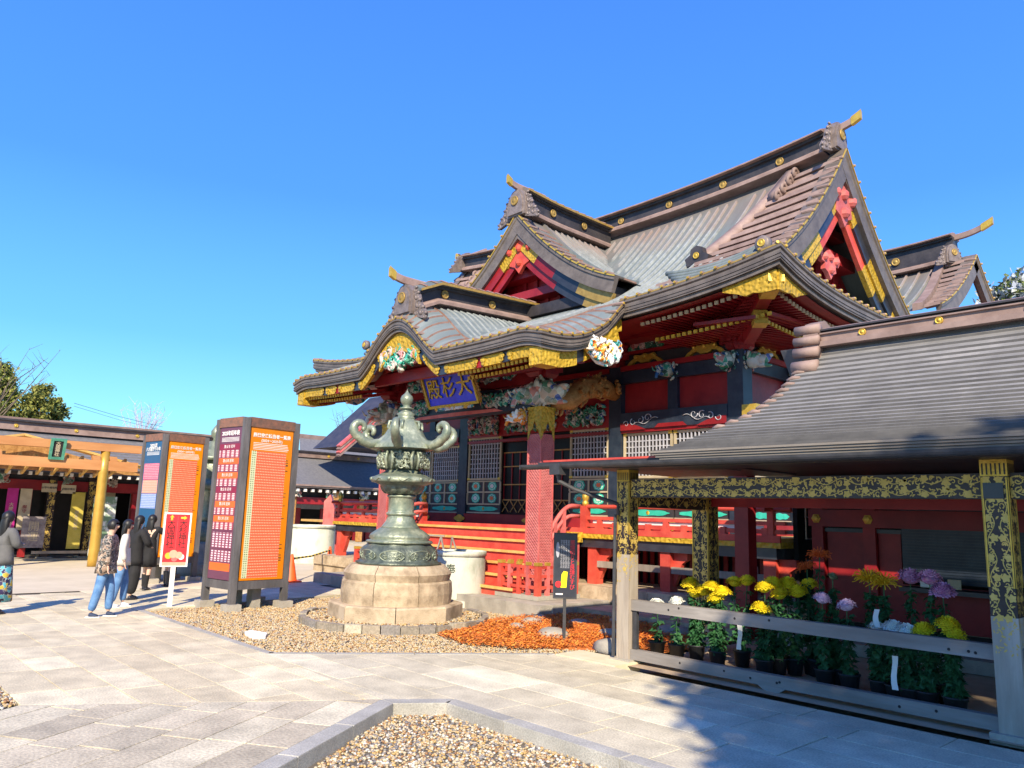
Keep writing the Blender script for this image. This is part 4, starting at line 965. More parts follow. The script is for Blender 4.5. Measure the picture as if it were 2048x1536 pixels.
def panels(u0,u1,z0,z1,nx,y,parent,axis='x',k0=0):
    """lower leaf: two rows of painted flower panels over one long panel, in a pale frame"""
    def bb(a0,a1,z0_,z1_,d0,d1,name,mm,par):
        b=MB()
        if axis=='x': b.box(XC+a0,XC+a1,y-d1,y-d0,z0_,z1_)
        else: b.box(y+d0,y+d1,a0,a1,z0_,z1_)
        return b.build(name,mm,par)
    base=bb(u0,u1,z0,z1,-.05,0,'panel_back','ridge_dark',parent)
    zb=z0+.22; rh=(z1-zb)/2; cw=(u1-u0)/nx
    for z_ in (z0,zb,zb+rh,z1-.03): bb(u0,u1,z_,z_+.035,.001,.03,'panel_rail','cream',base)
    for i in range(nx+1):
        a=u0+cw*i; bb(a-.02,a+.02,zb+.036,zb+rh-.001,.0,.029,'panel_stile','cream',base); bb(a-.02,a+.02,zb+rh+.036,z1-.031,.0,.029,'panel_stile','cream',base)
    for r in range(2):
        for i in range(nx):
            a=u0+cw*(i+.5); z_=zb+rh*(r+.5)+.015; me=PMO[(i+r+k0)%2]; s=min(cw/.34,rh/.29)*1.0
            if axis=='x': inst('flower_panel',me,(XC+a,y-.002,z_),base,(0,0,0),(s,1,s))
            else: inst('flower_panel',me,(y+.002,a,z_),base,(0,0,R_(90)),(s,1,s))
    nb=max(1,nx//2)
    for i in range(nb):
        a=u0+(u1-u0)*(i+.5)/nb; L=(u1-u0)/nb*.42; b=MB(); P=[(math.cos(t)*L*(1+.04*math.cos(9*t)),math.sin(t)*.06*(1+.15*math.cos(7*t))) for t in lin(0,2*math.pi,41)[:-1]]
        if axis=='x': b.ext(P,(XC+a,y-.012,z0+.12),X3,Z3,(0,.01,0)); b.build('long_flower_panel','teal',base); b=MB(); b.ball((XC+a,y-.012,z0+.12),.045,0,8,4,(1,.3,1)); b.build('flower_heart','goldpaint',base)
        else: b.ext(P,(y+.002,a,z0+.12),Y3,Z3,(.01,0,0)); b.build('long_flower_panel','teal',base)
for (u0,u1,nx,k0) in ((-5.38,-4.1,2,0),(-4.06,-2.79,2,1),(2.79,4.06,2,0),(4.1,5.38,2,1)):
    lattice(u0,u1,2.60,3.56,13,7,YWALL-.06); panels(u0,u1,1.76,2.58,nx,YWALL-.07,hall,k0=k0)
for (u0,u1,nx,k0) in ((-2.4,-1.12,2,1),(1.25,2.4,2,0)):
    lattice(u0,u1,2.62,3.72,11,8,YWALL-.10); panels(u0,u1,1.77,2.60,nx,YWALL-.11,hall,k0=k0)
for (y0,y1) in ((13.42,14.96),(15.28,16.82)): lattice(y0,y1,2.60,3.56,14,7,XC+UW+.06,axis='y'); panels(y0,y1,1.76,2.58,4,XC+UW+.07,hall,'y')
# dark centre doorway with thin dividing bars and crossed bottom frets
bx(hall,'doorway_glass','glass',-1.1,1.22,YWALL-.02,YWALL,1.77,3.72)
for u in lin(-1.08,1.2,9): bx(hall,'doorway_bar','red',u-.012,u+.012,YWALL-.05,YWALL-.025,2.1,3.3)
for z_ in (2.12,2.5,2.95,3.3): bx(hall,'doorway_rail','woodcarv',-1.1,1.22,YWALL-.055,YWALL-.028,z_-.014,z_+.014)
for i,u in enumerate(lin(-1.0,1.1,8)):
    for s in (-1,1): b=MB(); b.bar((XC+u-s*.12,YWALL-.045,1.82),(XC+u+s*.12,YWALL-.045,2.1),.02,.02); b.build('fret_bar','woodcarv',hall)
for u in (-4.1,0,-2.6,2.6,4.1):
    b=MB(); q=[(math.cos(t)*.2*(1+.12*math.cos(4*t)),math.sin(t)*.09*(1+.12*math.cos(4*t))) for t in lin(0,2*math.pi,25)[:-1]]; b.ext(q,(XC+u,YWALL-.205,1.63),X3,Z3,(0,-.012,0)); b.build('nail_cover','gold',hall)
# frog-leg struts, flower panels, brackets, lion heads along front and right side
frog=[(-.62,0),(-.46,0),(-.36,.1),(-.22,.13),(-.12,.06),(.12,.06),(.22,.13),(.36,.1),(.46,0),(.62,0),(.5,.12),(.36,.2),(.3,.3),(.14,.26),(0,.31),(-.14,.26),(-.3,.3),(-.36,.2),(-.5,.12)]
def frogleg(c,ux,nn,s=.8):
    b=MB(); b.ext([(a*s,z_*s) for a,z_ in frog],c,ux,Z3,Vector(nn)*.07)
    for a in (-.3,.3,0): p=Vector(c)+Vector(ux)*a*s+Z3*.24*s+Vector(nn)*.07; b.ball(tuple(p),.06*s,0,7,4)
    return b.build('frog_leg_strut','gold',hall)
half=lambda a,z_: a*a+max(0,(z_+1)/2)**2*1.1<1
for u in (-4.8,-3.35,3.35,4.85): frogleg((XC+u,YWALL-.03,5.04),X3,(0,-1,0)); carve(hall,'peony_panel','poly2',(XC+u,YWALL-.05,5.50),X3,Z3,.5,.16,.07,22,int(u*7)+50,half,8)
for y in (14.2,16.05,17.9): frogleg((XC+UW+.03,y,5.04),Y3,(1,0,0)); carve(hall,'peony_panel','poly2',(XC+UW+.05,y,5.50),Y3,Z3,.5,.16,.07,22,int(y*7),half,8)
def bracket(x,y,nx,ny,z=5.04,s=1.0,m='red',steps=3):
    """stacked bearing blocks and arms stepping outward along (nx,ny)"""
    n=Vector((nx,ny,0)).normalized(); t=Vector((-n.y,n.x,0)); c=Vector((x,y,z)); b=MB()
    def blk(p,w_,h): 
        for (k0,k1,z0,z1) in ((.72,1,0,.4),(1,1,.4,1)):
            vs=[]
            for kk,zz in ((k0,z0),(k1,z1)):
                for i,j in ((-1,-1),(1,-1),(1,1),(-1,1)): vs.append(p+n*(i*w_/2*kk)+t*(j*w_/2*kk)+Z3*(zz*h))
            b.add(vs,[(0,3,2,1),(4,5,6,7),(0,1,5,4),(1,2,6,5),(2,3,7,6),(3,0,4,7)])
    blk(c+n*.1,.30*s,.16*s)
    for k in range(steps):
        p=c+n*(.10+.16*k)*s+Z3*(.16+.13*k)*s
        b.bar(p-t*(.34+.06*k)*s+Z3*.04,p+t*(.34+.06*k)*s+Z3*.04,.10*s,.10*s); b.bar(p-n*.1+Z3*.04,p+n*.26*s+Z3*.04,.11*s,.10*s)
        for j in (-1,0,1): blk(p+t*j*(.30+.06*k)*s+Z3*.085*s,.13*s,.07*s)
        blk(p+n*.22*s+Z3*.085*s,.13*s,.07*s)
    return b.build('bracket_set',m,hall)
def beast(parent,c,d,s=1.0,m='poly',seed=0,trunk=True,horn=False,name='beast_head',mane=12):
    """carved beast head looking along d"""
    c=Vector(c);d=Vector(d).normalized();t=Vector((-d.y,d.x,0)).normalized(); rs=random.Random(seed); b=MB()
    def ball(a,l,z_,r,sq=(1,1,1)): 
        q=MB(); q.ball((0,0,0),r*s,0,10,6,sq); p=c+d*a*s+t*l*s+Z3*z_*s; b.add([p+d*v[0]+t*v[1]+Z3*v[2] for v in q.v],q.f)
    ball(-.05,0,0,.24,(1.1,.85,.95)); ball(.20,0,-.02,.17,(1.3,.8,.75)); ball(.2,0,-.17,.12,(1.4,.75,.5))
    for l in (-1,1):
        ball(.16,l*.11,.10,.05); ball(-.05,l*.22,.1,.09,(.8,.4,1.2)); ball(.36,l*.07,.02,.05)
    if trunk:
        pts=[c+d*(.3+.20*math.sin(q*1.3))*s+Z3*(-.02-.30*q)*s for q in lin(0,1,6)]; b.tube(pts,[.09*s,.085*s,.075*s,.06*s,.05*s,.045*s],7)
        for l in (-1,1): b.tube([c+d*.3*s+t*l*.09*s-Z3*.1*s,c+d*.46*s+t*l*.11*s-Z3*.08*s,c+d*.55*s+t*l*.1*s+Z3*.02*s],[.03*s,.022*s,.006*s],6)
    else: 
        ball(.38,0,.06,.10,(1.2,.9,.6)); ball(.34,0,-.2,.09,(1.4,.8,.4))
    if horn:
        for l in (-1,1): b.tube([c+t*l*.1*s+Z3*.18*s,c-d*.1*s+t*l*.14*s+Z3*.34*s,c-d*.02*s+t*l*.15*s+Z3*.44*s],[.035*s,.03*s,.01*s],6)
    for k in range(mane):
        a=rs.uniform(0,6.28); r=.22; p=c-d*.16*s+t*math.cos(a)*r*s+Z3*math.sin(a)*r*s
        pts=[p+(t*math.cos(a+q)+Z3*math.sin(a+q))*.08*s*(1-q/7)-d*.02*q*s for q in lin(0,5,7)]; b.tube(pts,.028*s,5)
    return b.build(name,m,parent,True)
def dirv(a,b_): return (a,b_,0)
for u in (-5.57,-2.6,2.6): bracket(XC+u,YWALL-.05,0,-1); 
bracket(XC+4.08,YWALL-.05,0,-1,5.04,.0001) if False else None
bracket(XC+UW,YWALL,1,-1,5.04,1.15); bracket(XC+UW,YWALL,0,-1); bracket(XC+UW,YWALL,1,0)
for y in (15.12,16.98,18.7): bracket(XC+UW+.05,y,1,0)
beast(hall,(XC+UW-.12,YWALL-.3,4.85),(0,-1,0),.75,'poly4',2,False); beast(hall,(XC+UW+.3,YWALL+.08,4.85),(1,0,0),.75,'poly',3,False)
beast(hall,(XC+4.05,YWALL-.28,4.82),(0,-1,0),.72,'poly4',4,True); beast(hall,(XC-4.05,YWALL-.28,4.82),(0,-1,0),.72,'poly4',5)
beast(hall,(XC+UW+.3,15.12,4.82),(1,0,0),.72,'poly4',6); beast(hall,(XC+UW+.3,16.98,4.82),(1,0,0),.72,'poly',7)
beast(hall,(XC+UW+.35,YWALL-.35,5.75),(1,-1,0),.62,'poly',8,False,True); beast(hall,(XC-2.6,YWALL-.3,4.85),(0,-1,0),.7,'poly',8)
# ---- porch
por=hall
for sg in (-1,1):
    x=XC+sg*2.6; y=10.8
    b=MB(); b.box(x-.175,x+.175,y-.175,y+.175,.22,3.34); pil=b.build('porch_pillar',None or 'pillar_cloth',por) if 'pillar_cloth' in MAT else None
    if pil is None:
        m=mat('faded_red_fretwork_pillar',(.46,.115,.11),(.55,.17,.155),5,.55,0,0); t,n,bs=nodes_of(m); tc=n.new('ShaderNodeTexCoord'); mp=n.new('ShaderNodeMapping'); mp.inputs['Rotation'].default_value=(0,R_(45),R_(45)); mp.inputs['Scale'].default_value=(26,26,26)
        br=n.new('ShaderNodeTexWave'); br.wave_type='BANDS'; br.bands_direction='Z'; br.inputs['Scale'].default_value=11; br.inputs['Distortion'].default_value=0
        b2=n.new('ShaderNodeTexWave'); b2.bands_direction='DIAGONAL'; b2.inputs['Scale'].default_value=9
        ad=n.new('ShaderNodeMath'); ad.operation='MULTIPLY'; t.links.new(tc.outputs['Object'],br.inputs[0]); t.links.new(tc.outputs['Object'],b2.inputs[0]); t.links.new(br.outputs['Fac'],ad.inputs[0]); t.links.new(b2.outputs['Fac'],ad.inputs[1])
        bu=n.new('ShaderNodeBump'); bu.inputs['Strength'].default_value=.9; bu.inputs['Distance'].default_value=.02; t.links.new(ad.outputs[0],bu.inputs['Height']); t.links.new(bu.outputs[0],bs.inputs['Normal'])
        MAT['pillar_cloth']=m; pil=b.build('porch_pillar',m,por)
    # corner beads and gilt capital with pointed cut-outs
    for i in (-1,1):
        for j in (-1,1): b=MB(); b.box(x+i*.176-.012,x+i*.176+.012,y+j*.176-.012,y+j*.176+.012,.22,3.33); b.build('corner_bead','pink',pil)
    for (ox,oy,ax) in ((0,-1,X3),(1,0,Y3),(0,1,X3),(-1,0,Y3)):
        P=[(-.185,.5),(-.185,-.12),(-.14,-.02),(-.12,.08),(-.05,.12),(-.04,.2),(0,.27),(.04,.2),(.05,.12),(.12,.08),(.14,-.02),(.185,-.12),(.185,.5)]
        o_=Vector((x+ox*.178,y+oy*.178,3.33)); b=MB(); b.ext(P,o_,ax,Z3,Vector((ox,oy,0))*.012); b.build('gilt_capital','goldpaint',pil)
    bx(por,'pillar_cap','goldpaint',sg*2.6-.2,sg*2.6+.2,10.6,11.0,3.82,3.88)
    # four-way heads
    beast(por,(x-sg*.12,10.8,4.17),(-sg,0,0),1.05,'poly',10+sg,True); beast(por,(x+sg*.20,10.75,4.17),(sg,0,0),1.15,'poly',12+sg,False,True); beast(por,(x,10.5,4.12),(0,-1,0),1.0,'poly',14+sg,True,False)
    beast(por,(x-sg*.4,10.55,3.72),(-sg,-.3,0),.6,'poly3',16+sg,True,False)
    for k in (0,1): bracket(x,10.8,0,-1,4.48,1.25,'red',3) if k==0 else bracket(x,10.8,sg,0,4.46,1.2,'red',3)
    # dragon carved shrimp-shaped beam back to the hall
    pts=[(x+sg*.05,10.95,4.0),(x+sg*.1,11.5,4.12),(x,12.0,4.42),(x,12.6,4.55),(x,13.1,4.45)]; b=MB(); b.tube(pts,[.16,.22,.24,.22,.16],9); rs=random.Random(3)
    for k in range(46):
        q=rs.uniform(0,1); i=min(3,int(q*4)); f=q*4-i; p=Vector(pts[i]).lerp(Vector(pts[i+1]),f); a=rs.uniform(0,6.28); r=.24
        c=p+Vector((math.cos(a)*r,0,math.sin(a)*r)); b.tube([c+Vector((math.cos(a+w_)*.08*(1-w_/8),w_*.03,math.sin(a+w_)*.08*(1-w_/8))) for w_ in lin(0,5,7)],.026,5)
    b.build('dragon_beam','woodcarv',por,True)
# rainbow beam between the pillars
def rainbow():
    b=MB(); G=[];n=24; top=[];bot=[]
    for i in range(n+1):
        u=-2.4+4.8*i/n; a=1-(u/2.4)**2; top.append((XC+u,4.24+.16*a)); bot.append((XC+u,3.88-.02*a+.0))
    b.ext([*(p for p in bot),*(p for p in top[::-1])],(0,10.68,0),X3,Z3,(0,.26,0)); o=b.build('rainbow_beam','blueblack',por)
    b=MB(); b.ext([(XC-1.6,3.885),(XC+1.6,3.885),(XC+1.35,3.95),(XC,3.97),(XC-1.35,3.95)],(0,10.66,0),X3,Z3,(0,.016,0)); b.build('red_soffit_line','pink',o)
    for sg in (-1,1):
        carve(o,'flower_carving','poly4',(XC+sg*1.55,10.66,4.14),X3,Z3,.62,.15,.08,26,20+sg,None,16); carve(o,'flower_carving','poly2',(XC+sg*1.1,10.66,4.16),X3,Z3,.2,.1,.09,8,22+sg,None,2)
        b=MB(); cc=Vector((XC+sg*1.95,10.63,4.12)); b.tube([cc+Vector((math.cos(t)*.2*(1-t/9),0,math.sin(t)*.17*(1-t/9))) for t in lin(0,7,20)],.03,6); b.build('green_scroll','teal',o,True)
rainbow()
bx(por,'porch_purlin','red',-3.9,3.9,10.1,10.28,4.78,4.95); bx(por,'porch_purlin','red',-3.6,3.6,10.68,10.92,5.0,5.2)
bx(por,'porch_wall','red',-2.4,2.4,10.75,10.85,4.4,5.25)
carve(por,'dragon_panel','poly4',(XC-.0,10.72,4.75),X3,Z3,2.1,.2,.08,40,33,None,20)
# bargeboard under the porch eave: gilt, black and red lengths, following the cusped curve
def kb(i0,i1,off,th,m,y,pr,name='eave_fascia'):
    b=MB(); P=[Vector((XC+UU[i],y,zf(UU[i],YK)-off)) for i in range(i0,i1+1)]; b.sweep(P,[(0,-1,0)]*len(P),[(pr,0),(pr,-th),(-.06,-th),(-.06,0)]); return b.build(name,m,porch)
S_=[(2,17,'goldpaint'),(17,20,'black'),(20,25,'goldpaint'),(25,28,'red'),(28,36,'goldpaint'),(36,40,'black'),(40,47,'goldpaint'),(47,50,'black'),(50,70,'goldpaint'),(70,73,'black'),(73,79,'goldpaint'),(79,83,'black'),(83,95,'goldpaint'),(95,98,'red'),(98,105,'goldpaint'),(105,108,'black'),(108,118,'goldpaint')]
def thick(a): return .19+.20*math.exp(-((a-60)/10)**2)
for i,(a,b_,m) in enumerate(S_):
    kb(a,b_,.27,thick((a+b_)/2) if m=='goldpaint' else thick((a+b_)/2),m,YK+.10,.0 if m!='goldpaint' else .012)
def lobe(i,off,r,m):
    c=Vector((XC+UU[i],YK+.085,zf(UU[i],YK)-off)); b=MB(); P=[(math.cos(t)*r*1.3,math.sin(t)*r) for t in lin(0,2*math.pi,15)[:-1]]; b.ext(P,c,X3,Z3,(0,-.012,0)); b.build('gilt_cloud_end',m,porch)
for a,b_,m in S_:
    if m=='goldpaint':
        for i in (a,b_): lobe(min(118,max(2,i)),.27+.065,.055,m); lobe(min(118,max(2,i)),.27+.14,.035,m)
for sg in (-1,1):    # boxed gilt ends and the side fascia
    b=MB(); b.box(*sorted((XC+sg*4.0,XC+sg*4.3)),YK+.06,YK+.5,4.30,4.60); b.build('gilt_box','goldpaint',porch)
    for (t0,t1,m,th) in ((0,.30,'goldpaint',.3),(.30,.40,'black',.26),(.40,.62,'goldpaint',.28),(.62,.72,'black',.24),(.72,1,'goldpaint',.3)):
        b=MB(); P=[Vector(W(sg*4.22,YK+.5+(YE-YK-.4)*t,zf(4.3,YK+.5+(YE-YK-.4)*t)-.27)) for t in lin(t0,t1,6)]; b.sweep(P,[(sg,0,0)]*6,[(0,0),(0,-th),(-.08,-th),(-.08,0)]); b.build('side_fascia',m,porch)
    # hanging gable ornament, white phoenix among flowers
    x=XC+sg*4.30; P=[(9.95,4.92),(10.5,4.98),(11.0,5.30),(11.12,5.0),(11.22,4.88),(11.1,4.75),(10.95,4.6),(10.75,4.5),(10.5,4.52),(10.25,4.68)]
    b=MB(); b.ext(P,(x-.03,0,0),Y3,Z3,(.06,0,0)); o=b.build('hanging_pendant','poly3',por); 
    b=MB(); b.ext([(10.5,4.99),(11.0,5.32),(11.1,5.02)],(x+sg*.035,0,0),Y3,Z3,(.01*sg,0,0)); b.build('pendant_tip','goldpaint',o)
    carve(o,'phoenix_carving','poly3',(x+sg*.03,10.65,4.78),Y3*sg,Z3,.5,.22,.07,34,44,lambda a,z_:abs(a)<.95-.35*(z_<0)*(-z_),14)
# carving and soffit inside the cusped arch
carve(por,'arch_carving','poly5',(XC,YK+.22,4.98),X3,Z3,.78,.26,.16,60,51,lambda a,z_:a*a+z_*z_<1,26)
bx(por,'arch_beam','red',-1.5,1.5,YK+.5,YK+.62,4.55,4.78)
# plaque tilted forward above the stairs
pq=thing('name_plaque','blue plaque with gilt calligraphy hung under the porch arch of the shrine hall','plaque',(XC,10.3,4.7))
ty=Vector((0,-.42,1)).normalized(); c=Vector((-12.70,10.0,4.40)); nn=X3.cross(ty)
def pbox(w0,w1,h0,h1,d0,d1,m,name,par=pq):
    b=MB(); vs=[c+X3*a+ty*h+nn*d for d in (d0,d1) for a,h in ((w0,h0),(w1,h0),(w1,h1),(w0,h1))]; b.add(vs,[(3,2,1,0),(4,5,6,7),(0,1,5,4),(1,2,6,5),(2,3,7,6),(3,0,4,7)]); return b.build(name,m,par)
blue=mat('ultramarine_paint',(.008,.03,.50),(.015,.05,.66),5,.35,0,.1)
pbox(-.80,.80,-.36,.36,0,.05,blue,'plaque_board')
for a in (-.84,.80): pbox(a,a+.05,-.42,.42,0,.09,'goldpaint','plaque_frame')
for h in (-.42,.36): pbox(-.79,.79,h,h+.06,0,.09,'goldpaint' if h<0 else 'cream','plaque_frame')
carve(pq,'frame_carving','poly3',c+ty*-.44+nn*.05,X3,ty,.7,.05,.05,24,9,None,6)
for sg in (-1,1): carve(pq,'frame_carving','woodcarv',c+X3*sg*.88+nn*.03,X3,ty,.05,.4,.05,16,9+sg,None,6)
for u,ch in ((.5,'大'),(0,'杉'),(-.5,'殿')): text(ch,.46,c+X3*u-ty*.03+nn*.051,X3,ty,'goldpaint',pq,'character',.02,.003)
# fret fence round each porch pillar
for sg in (-1,1):
    f=thing('pillar_guard','vermilion slatted guard round the foot of the %s porch pillar'%('right, fully visible' if sg>0 else 'far left'),'pillar guard',(XC+sg*2.6,10.8,.22),'guards round the porch pillars')
    cx=XC+sg*2.6; b=MB(); b.box(cx-.58,cx+.58,10.22,11.38,.225,.30); b.build('stone_base','stone_g',f)
    for i in range(5):
        a=-.5+.25*i
        for kk,(px,py) in enumerate(((cx+a,10.30),(cx+a,11.30),(cx-.5,10.8+a),(cx+.5,10.8+a))):
            if i in (0,4) and kk>1: continue
            w_=.035 if i not in (0,4) else .05
            b=MB(); b.box(px-w_,px+w_,py-w_,py+w_,.30,.88); o=b.build('guard_slat','pink' if i%2 else 'red2',f)
            b=MB(); b.box(px-w_-.006,px+w_+.006,py-w_-.006,py+w_+.006,.84,.90); b.build('gilt_cap','gold',o)
    for z_ in (.42,.62,.78):
        for py in (10.30,11.30): b=MB(); b.box(cx-.5,cx+.5,py-.02,py+.02,z_,z_+.05); b.build('guard_rail','red2',f)
        for px in (cx-.5,cx+.5): b=MB(); b.box(px-.02,px+.02,10.32,11.28,z_+.001,z_+.051); b.build('guard_rail','red2',f)
# ---------------------------------------------------------------- covered corridor on the right
def gilt_pattern(w_,h,seed=0,density=1.0,fade=None,s=1.0):
    """flat scrollwork: wandering stem, spirals, leaves and blossoms, as 2D polygons in [0,w]x[0,h]"""
    rs=random.Random(seed); P=[]; horiz=w_>=h; L=max(w_,h); Wd=min(w_,h)
    def put(poly):
        q=[]
        for a,b_ in poly:
            if not horiz: a,b_=b_,a
            q.append((min(max(a,.003),w_-.003),min(max(b_,.003),h-.003)))
        if area(q)<2e-6: return
        cx=sum(a for a,_ in q)/len(q); cy=sum(b for _,b in q)/len(q)
        if fade and rs.random()<fade(cx,cy): return
        P.append(q)
    def stroke(pts,wd):
        for i in range(len(pts)-1):
            (x0,y0),(x1,y1)=pts[i],pts[i+1]; l=math.hypot(x1-x0,y1-y0) or 1; nx,ny=-(y1-y0)/l,(x1-x0)/l
            w0=wd*(1-.5*i/len(pts));w1=wd*(1-.5*(i+1)/len(pts))
            put([(x0+nx*w0,y0+ny*w0),(x1+nx*w1,y1+ny*w1),(x1-nx*w1,y1-ny*w1),(x0-nx*w0,y0-ny*w0)])
    def flower(x,y,r):
        put([(x+math.cos(t)*r*(1+.22*math.cos(5*t+1)),y+math.sin(t)*r*(1+.22*math.cos(5*t+1))) for t in lin(0,2*math.pi,21)[:-1]])
    def leaf(x,y,a,l):
        c,s_=math.cos(a),math.sin(a); Q=[(0,0),(.3,.22),(.55,.16),(.7,.24),(1,0),(.7,-.2),(.5,-.12),(.3,-.2)]
        put([(x+(p*c-q*s_)*l,y+(p*s_+q*c)*l) for p,q in Q])
    rows=max(1,round(Wd/(.15*s))); rh=Wd/rows; per=.22*s
    for r in range(rows):
        y0=rh*(r+.5); ph=rs.uniform(0,6); n=int(L/.02)
        stem=[(L*i/n,y0+rh*.28*math.sin(2*math.pi*(L*i/n)/per/2+ph)) for i in range(n+1)]
        for i in range(n): stroke(stem[i:i+2],.0065*s)
        x=0;k=0
        while x<L:
            yy=y0+rh*.28*math.sin(2*math.pi*x/per/2+ph); sg=-1 if math.sin(2*math.pi*x/per/2+ph)>0 else 1
            if k%3==0: flower(x,y0+sg*rh*.18,.044*s*rs.uniform(.9,1.15))
            else:
                r0=.036*s*rs.uniform(.8,1.2); cx,cy=x,y0+sg*rh*.12; a0=rs.uniform(0,6); stroke([(cx+math.cos(a0+sg*t)*r0*(1-t/6),cy+math.sin(a0+sg*t)*r0*(1-t/6)) for t in lin(0,4.6,10)],.0075*s)
            for _ in range(int(3*density)): leaf(x+rs.uniform(-.05,.05)*s,y0+rs.uniform(-.42,.42)*rh,rs.uniform(0,6.28),rs.uniform(.034,.058)*s)
            x+=per*.36; k+=1
    return P
def gild(parent,o,ux,uy,w_,h,seed,fade=None,s=1.0,m='gilt_scroll_paint',name='gilt_scrollwork',density=1.0):
    o=Vector(o);ux=Vector(ux);uy=Vector(uy);nn=ux.cross(uy).normalized(); b=MB()
    for i,poly in enumerate(gilt_pattern(w_,h,seed,density,fade,s)):
        e=.0016+.0002*(i%5)
        b.add([o+ux*a+uy*c+nn*e for a,c in poly],[tuple(range(len(poly)))])
    x=b.build(name,MAT[m],parent); x['kind']='stuff'; return x
MAT['gilt_scroll_paint']=mat('worn_gilt_scroll',(.58,.40,.09),(.70,.50,.14),14,.45,.2,.15,60)
DK=mat('black_brown_lacquer',(.022,.014,.016),(.045,.03,.028),6,.4,0,.1)
cor=thing('corridor','covered corridor with gilt scrollwork beams and grey shingle roof over the flower display','corridor',(-2.1,8.6,0))
WC=mat('weathered_post_wood',(.30,.245,.19),(.50,.43,.35),4,.75,0,.5,20,(1,1,.15),c3=(.40,.34,.27))
def wfade(z0,z1):
    return lambda cx,cy: max(0,min(1,(z1-cy)/(z1-z0)))**.7
def gpost(x,y,hw,z_top,seed,zg=1.15,gold_sides=((0,-1),(1,0),(-1,0)),leftpost=False):
    b=MB(); b.box(x-hw,x+hw,y-hw,y+hw,.02,zg); p=b.build('corridor_post',WC,cor)
    b=MB(); b.box(x-hw,x+hw,y-hw,y+hw,zg,z_top); b.build('lacquered_shaft',DK,p)
    b=MB(); b.box(x-hw-.06,x+hw+.06,y-hw-.06,y+hw+.06,-.05,.035); b.build('stone_pad','stone_g',p)
    b=MB(); b.box(x-hw-.004,x+hw+.004,y-hw-.004,y+hw+.004,z_top-.15,z_top-.001); c_=b.build('gilt_cap','gold',p)
    for k,(nx,ny) in enumerate(gold_sides):
        ux=Vector((-ny,nx,0)); o=Vector((x+nx*hw,y+ny*hw,0))-ux*hw
        gild(p,o+Z3*(zg-.35),ux,Z3,2*hw,z_top-.15-zg+.35,seed+k,lambda cx,cy:max(0,1-cy/.6)**1.2,.72)
        for e in (.01,2*hw-.01): b=MB(); q=o+ux*e; b.box(*sorted((q.x-.006-abs(nx)*.0,q.x+.006+nx*.0)),*sorted((q.y-.006,q.y+.006)),zg+.25,z_top-.16); b.build('gilt_line','gold',p)
        for j in range(6):
            q=o+ux*(2*hw*(j+.5)/6); b=MB(); b.cbox((q.x+nx*.006,q.y+ny*.006,z_top-.085),.012 if ny else .003,.012 if nx else .003,.10); b.build('cap_groove',DK,p)
    return p
gpost(-6.34,7.98,.095,2.37,1,1.30); gpost(-2.12,7.98,.105,2.37,5,1.0); gpost(2.1,7.98,.105,2.37,9,1.05,((0,-1),))
gpost(-6.30,9.70,.13,2.2,13,.35); gpost(-2.1,9.75,.11,2.2,17,.6,((0,-1),(-1,0)))
b=MB(); b.box(-2.21-.0,-2.05,7.86,7.872,2.02,2.16); b.build('lamp_bracket','black',cor)
# front beam with gilt scrollwork on face and underside, side beams
for (x0,x1,sd) in ((-6.24,-2.228,21),(-2.012,1.99,25)):
    b=MB(); b.box(x0,x1,7.92,8.06,2.02,2.25); o=b.build('front_beam',DK,cor); gild(o,(x0,7.92,2.025),X3,Z3,x1-x0,.22,sd,None,.78,density=1.5); gild(o,(x0,8.06,2.02),X3,-Y3,x1-x0,.14,sd+1,None,1.0)
b=MB(); b.box(-6.38,-6.24,8.08,9.57,1.90,2.10); o=b.build('side_beam',DK,cor); gild(o,(-6.24,8.08,1.9),Y3,Z3,1.49,.2,33,None,.9); gild(o,(-6.38,9.57,1.9),-Y3,Z3,1.49,.2,34,None,.9)
b=MB(); b.box(-6.2,2,9.66,9.8,1.95,2.15); o=b.build('rear_beam','red',cor)
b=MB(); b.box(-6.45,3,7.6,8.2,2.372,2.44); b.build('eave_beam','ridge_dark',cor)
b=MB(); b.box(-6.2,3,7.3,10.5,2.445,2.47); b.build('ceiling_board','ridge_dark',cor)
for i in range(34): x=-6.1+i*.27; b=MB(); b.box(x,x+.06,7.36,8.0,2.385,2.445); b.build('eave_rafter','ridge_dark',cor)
# rails
WX='woodx'
for (x0,x1) in ((-6.245,-2.225),(-2.015,2.0)):
    for j,(z0,z1,dy) in enumerate(((.62,.75,0),(.035,.155,-.02))):
        b=MB(); b.box(x0,x1,7.93+dy,8.02+dy,z0,z1); o=b.build('fence_rail',WX,cor)
        rs=random.Random(int(x0*10+j))
        for k in range(7): 
            kx=rs.uniform(x0+.1,x1-.1); b=MB(); b.lathe((0,0,0),[(.014,0),(.010,.004)],8); inst('knot',b.mesh('knot','dark'),(kx,7.929+dy,rs.uniform(z0+.03,z1-.03)),o,(R_(90),0,0))
b=MB(); b.ext([(-.16,.035),(.16,.035),(.07,-.02),(-.07,-.02)],(-4.35,7.905,0),X3,Z3,(0,.1,0)); b.build('rail_block',WX,cor)
b=MB(); b.box(-6.235,-6.17,7.95,8.0,.16,.62); b.build('rail_stub','post_dark',cor)
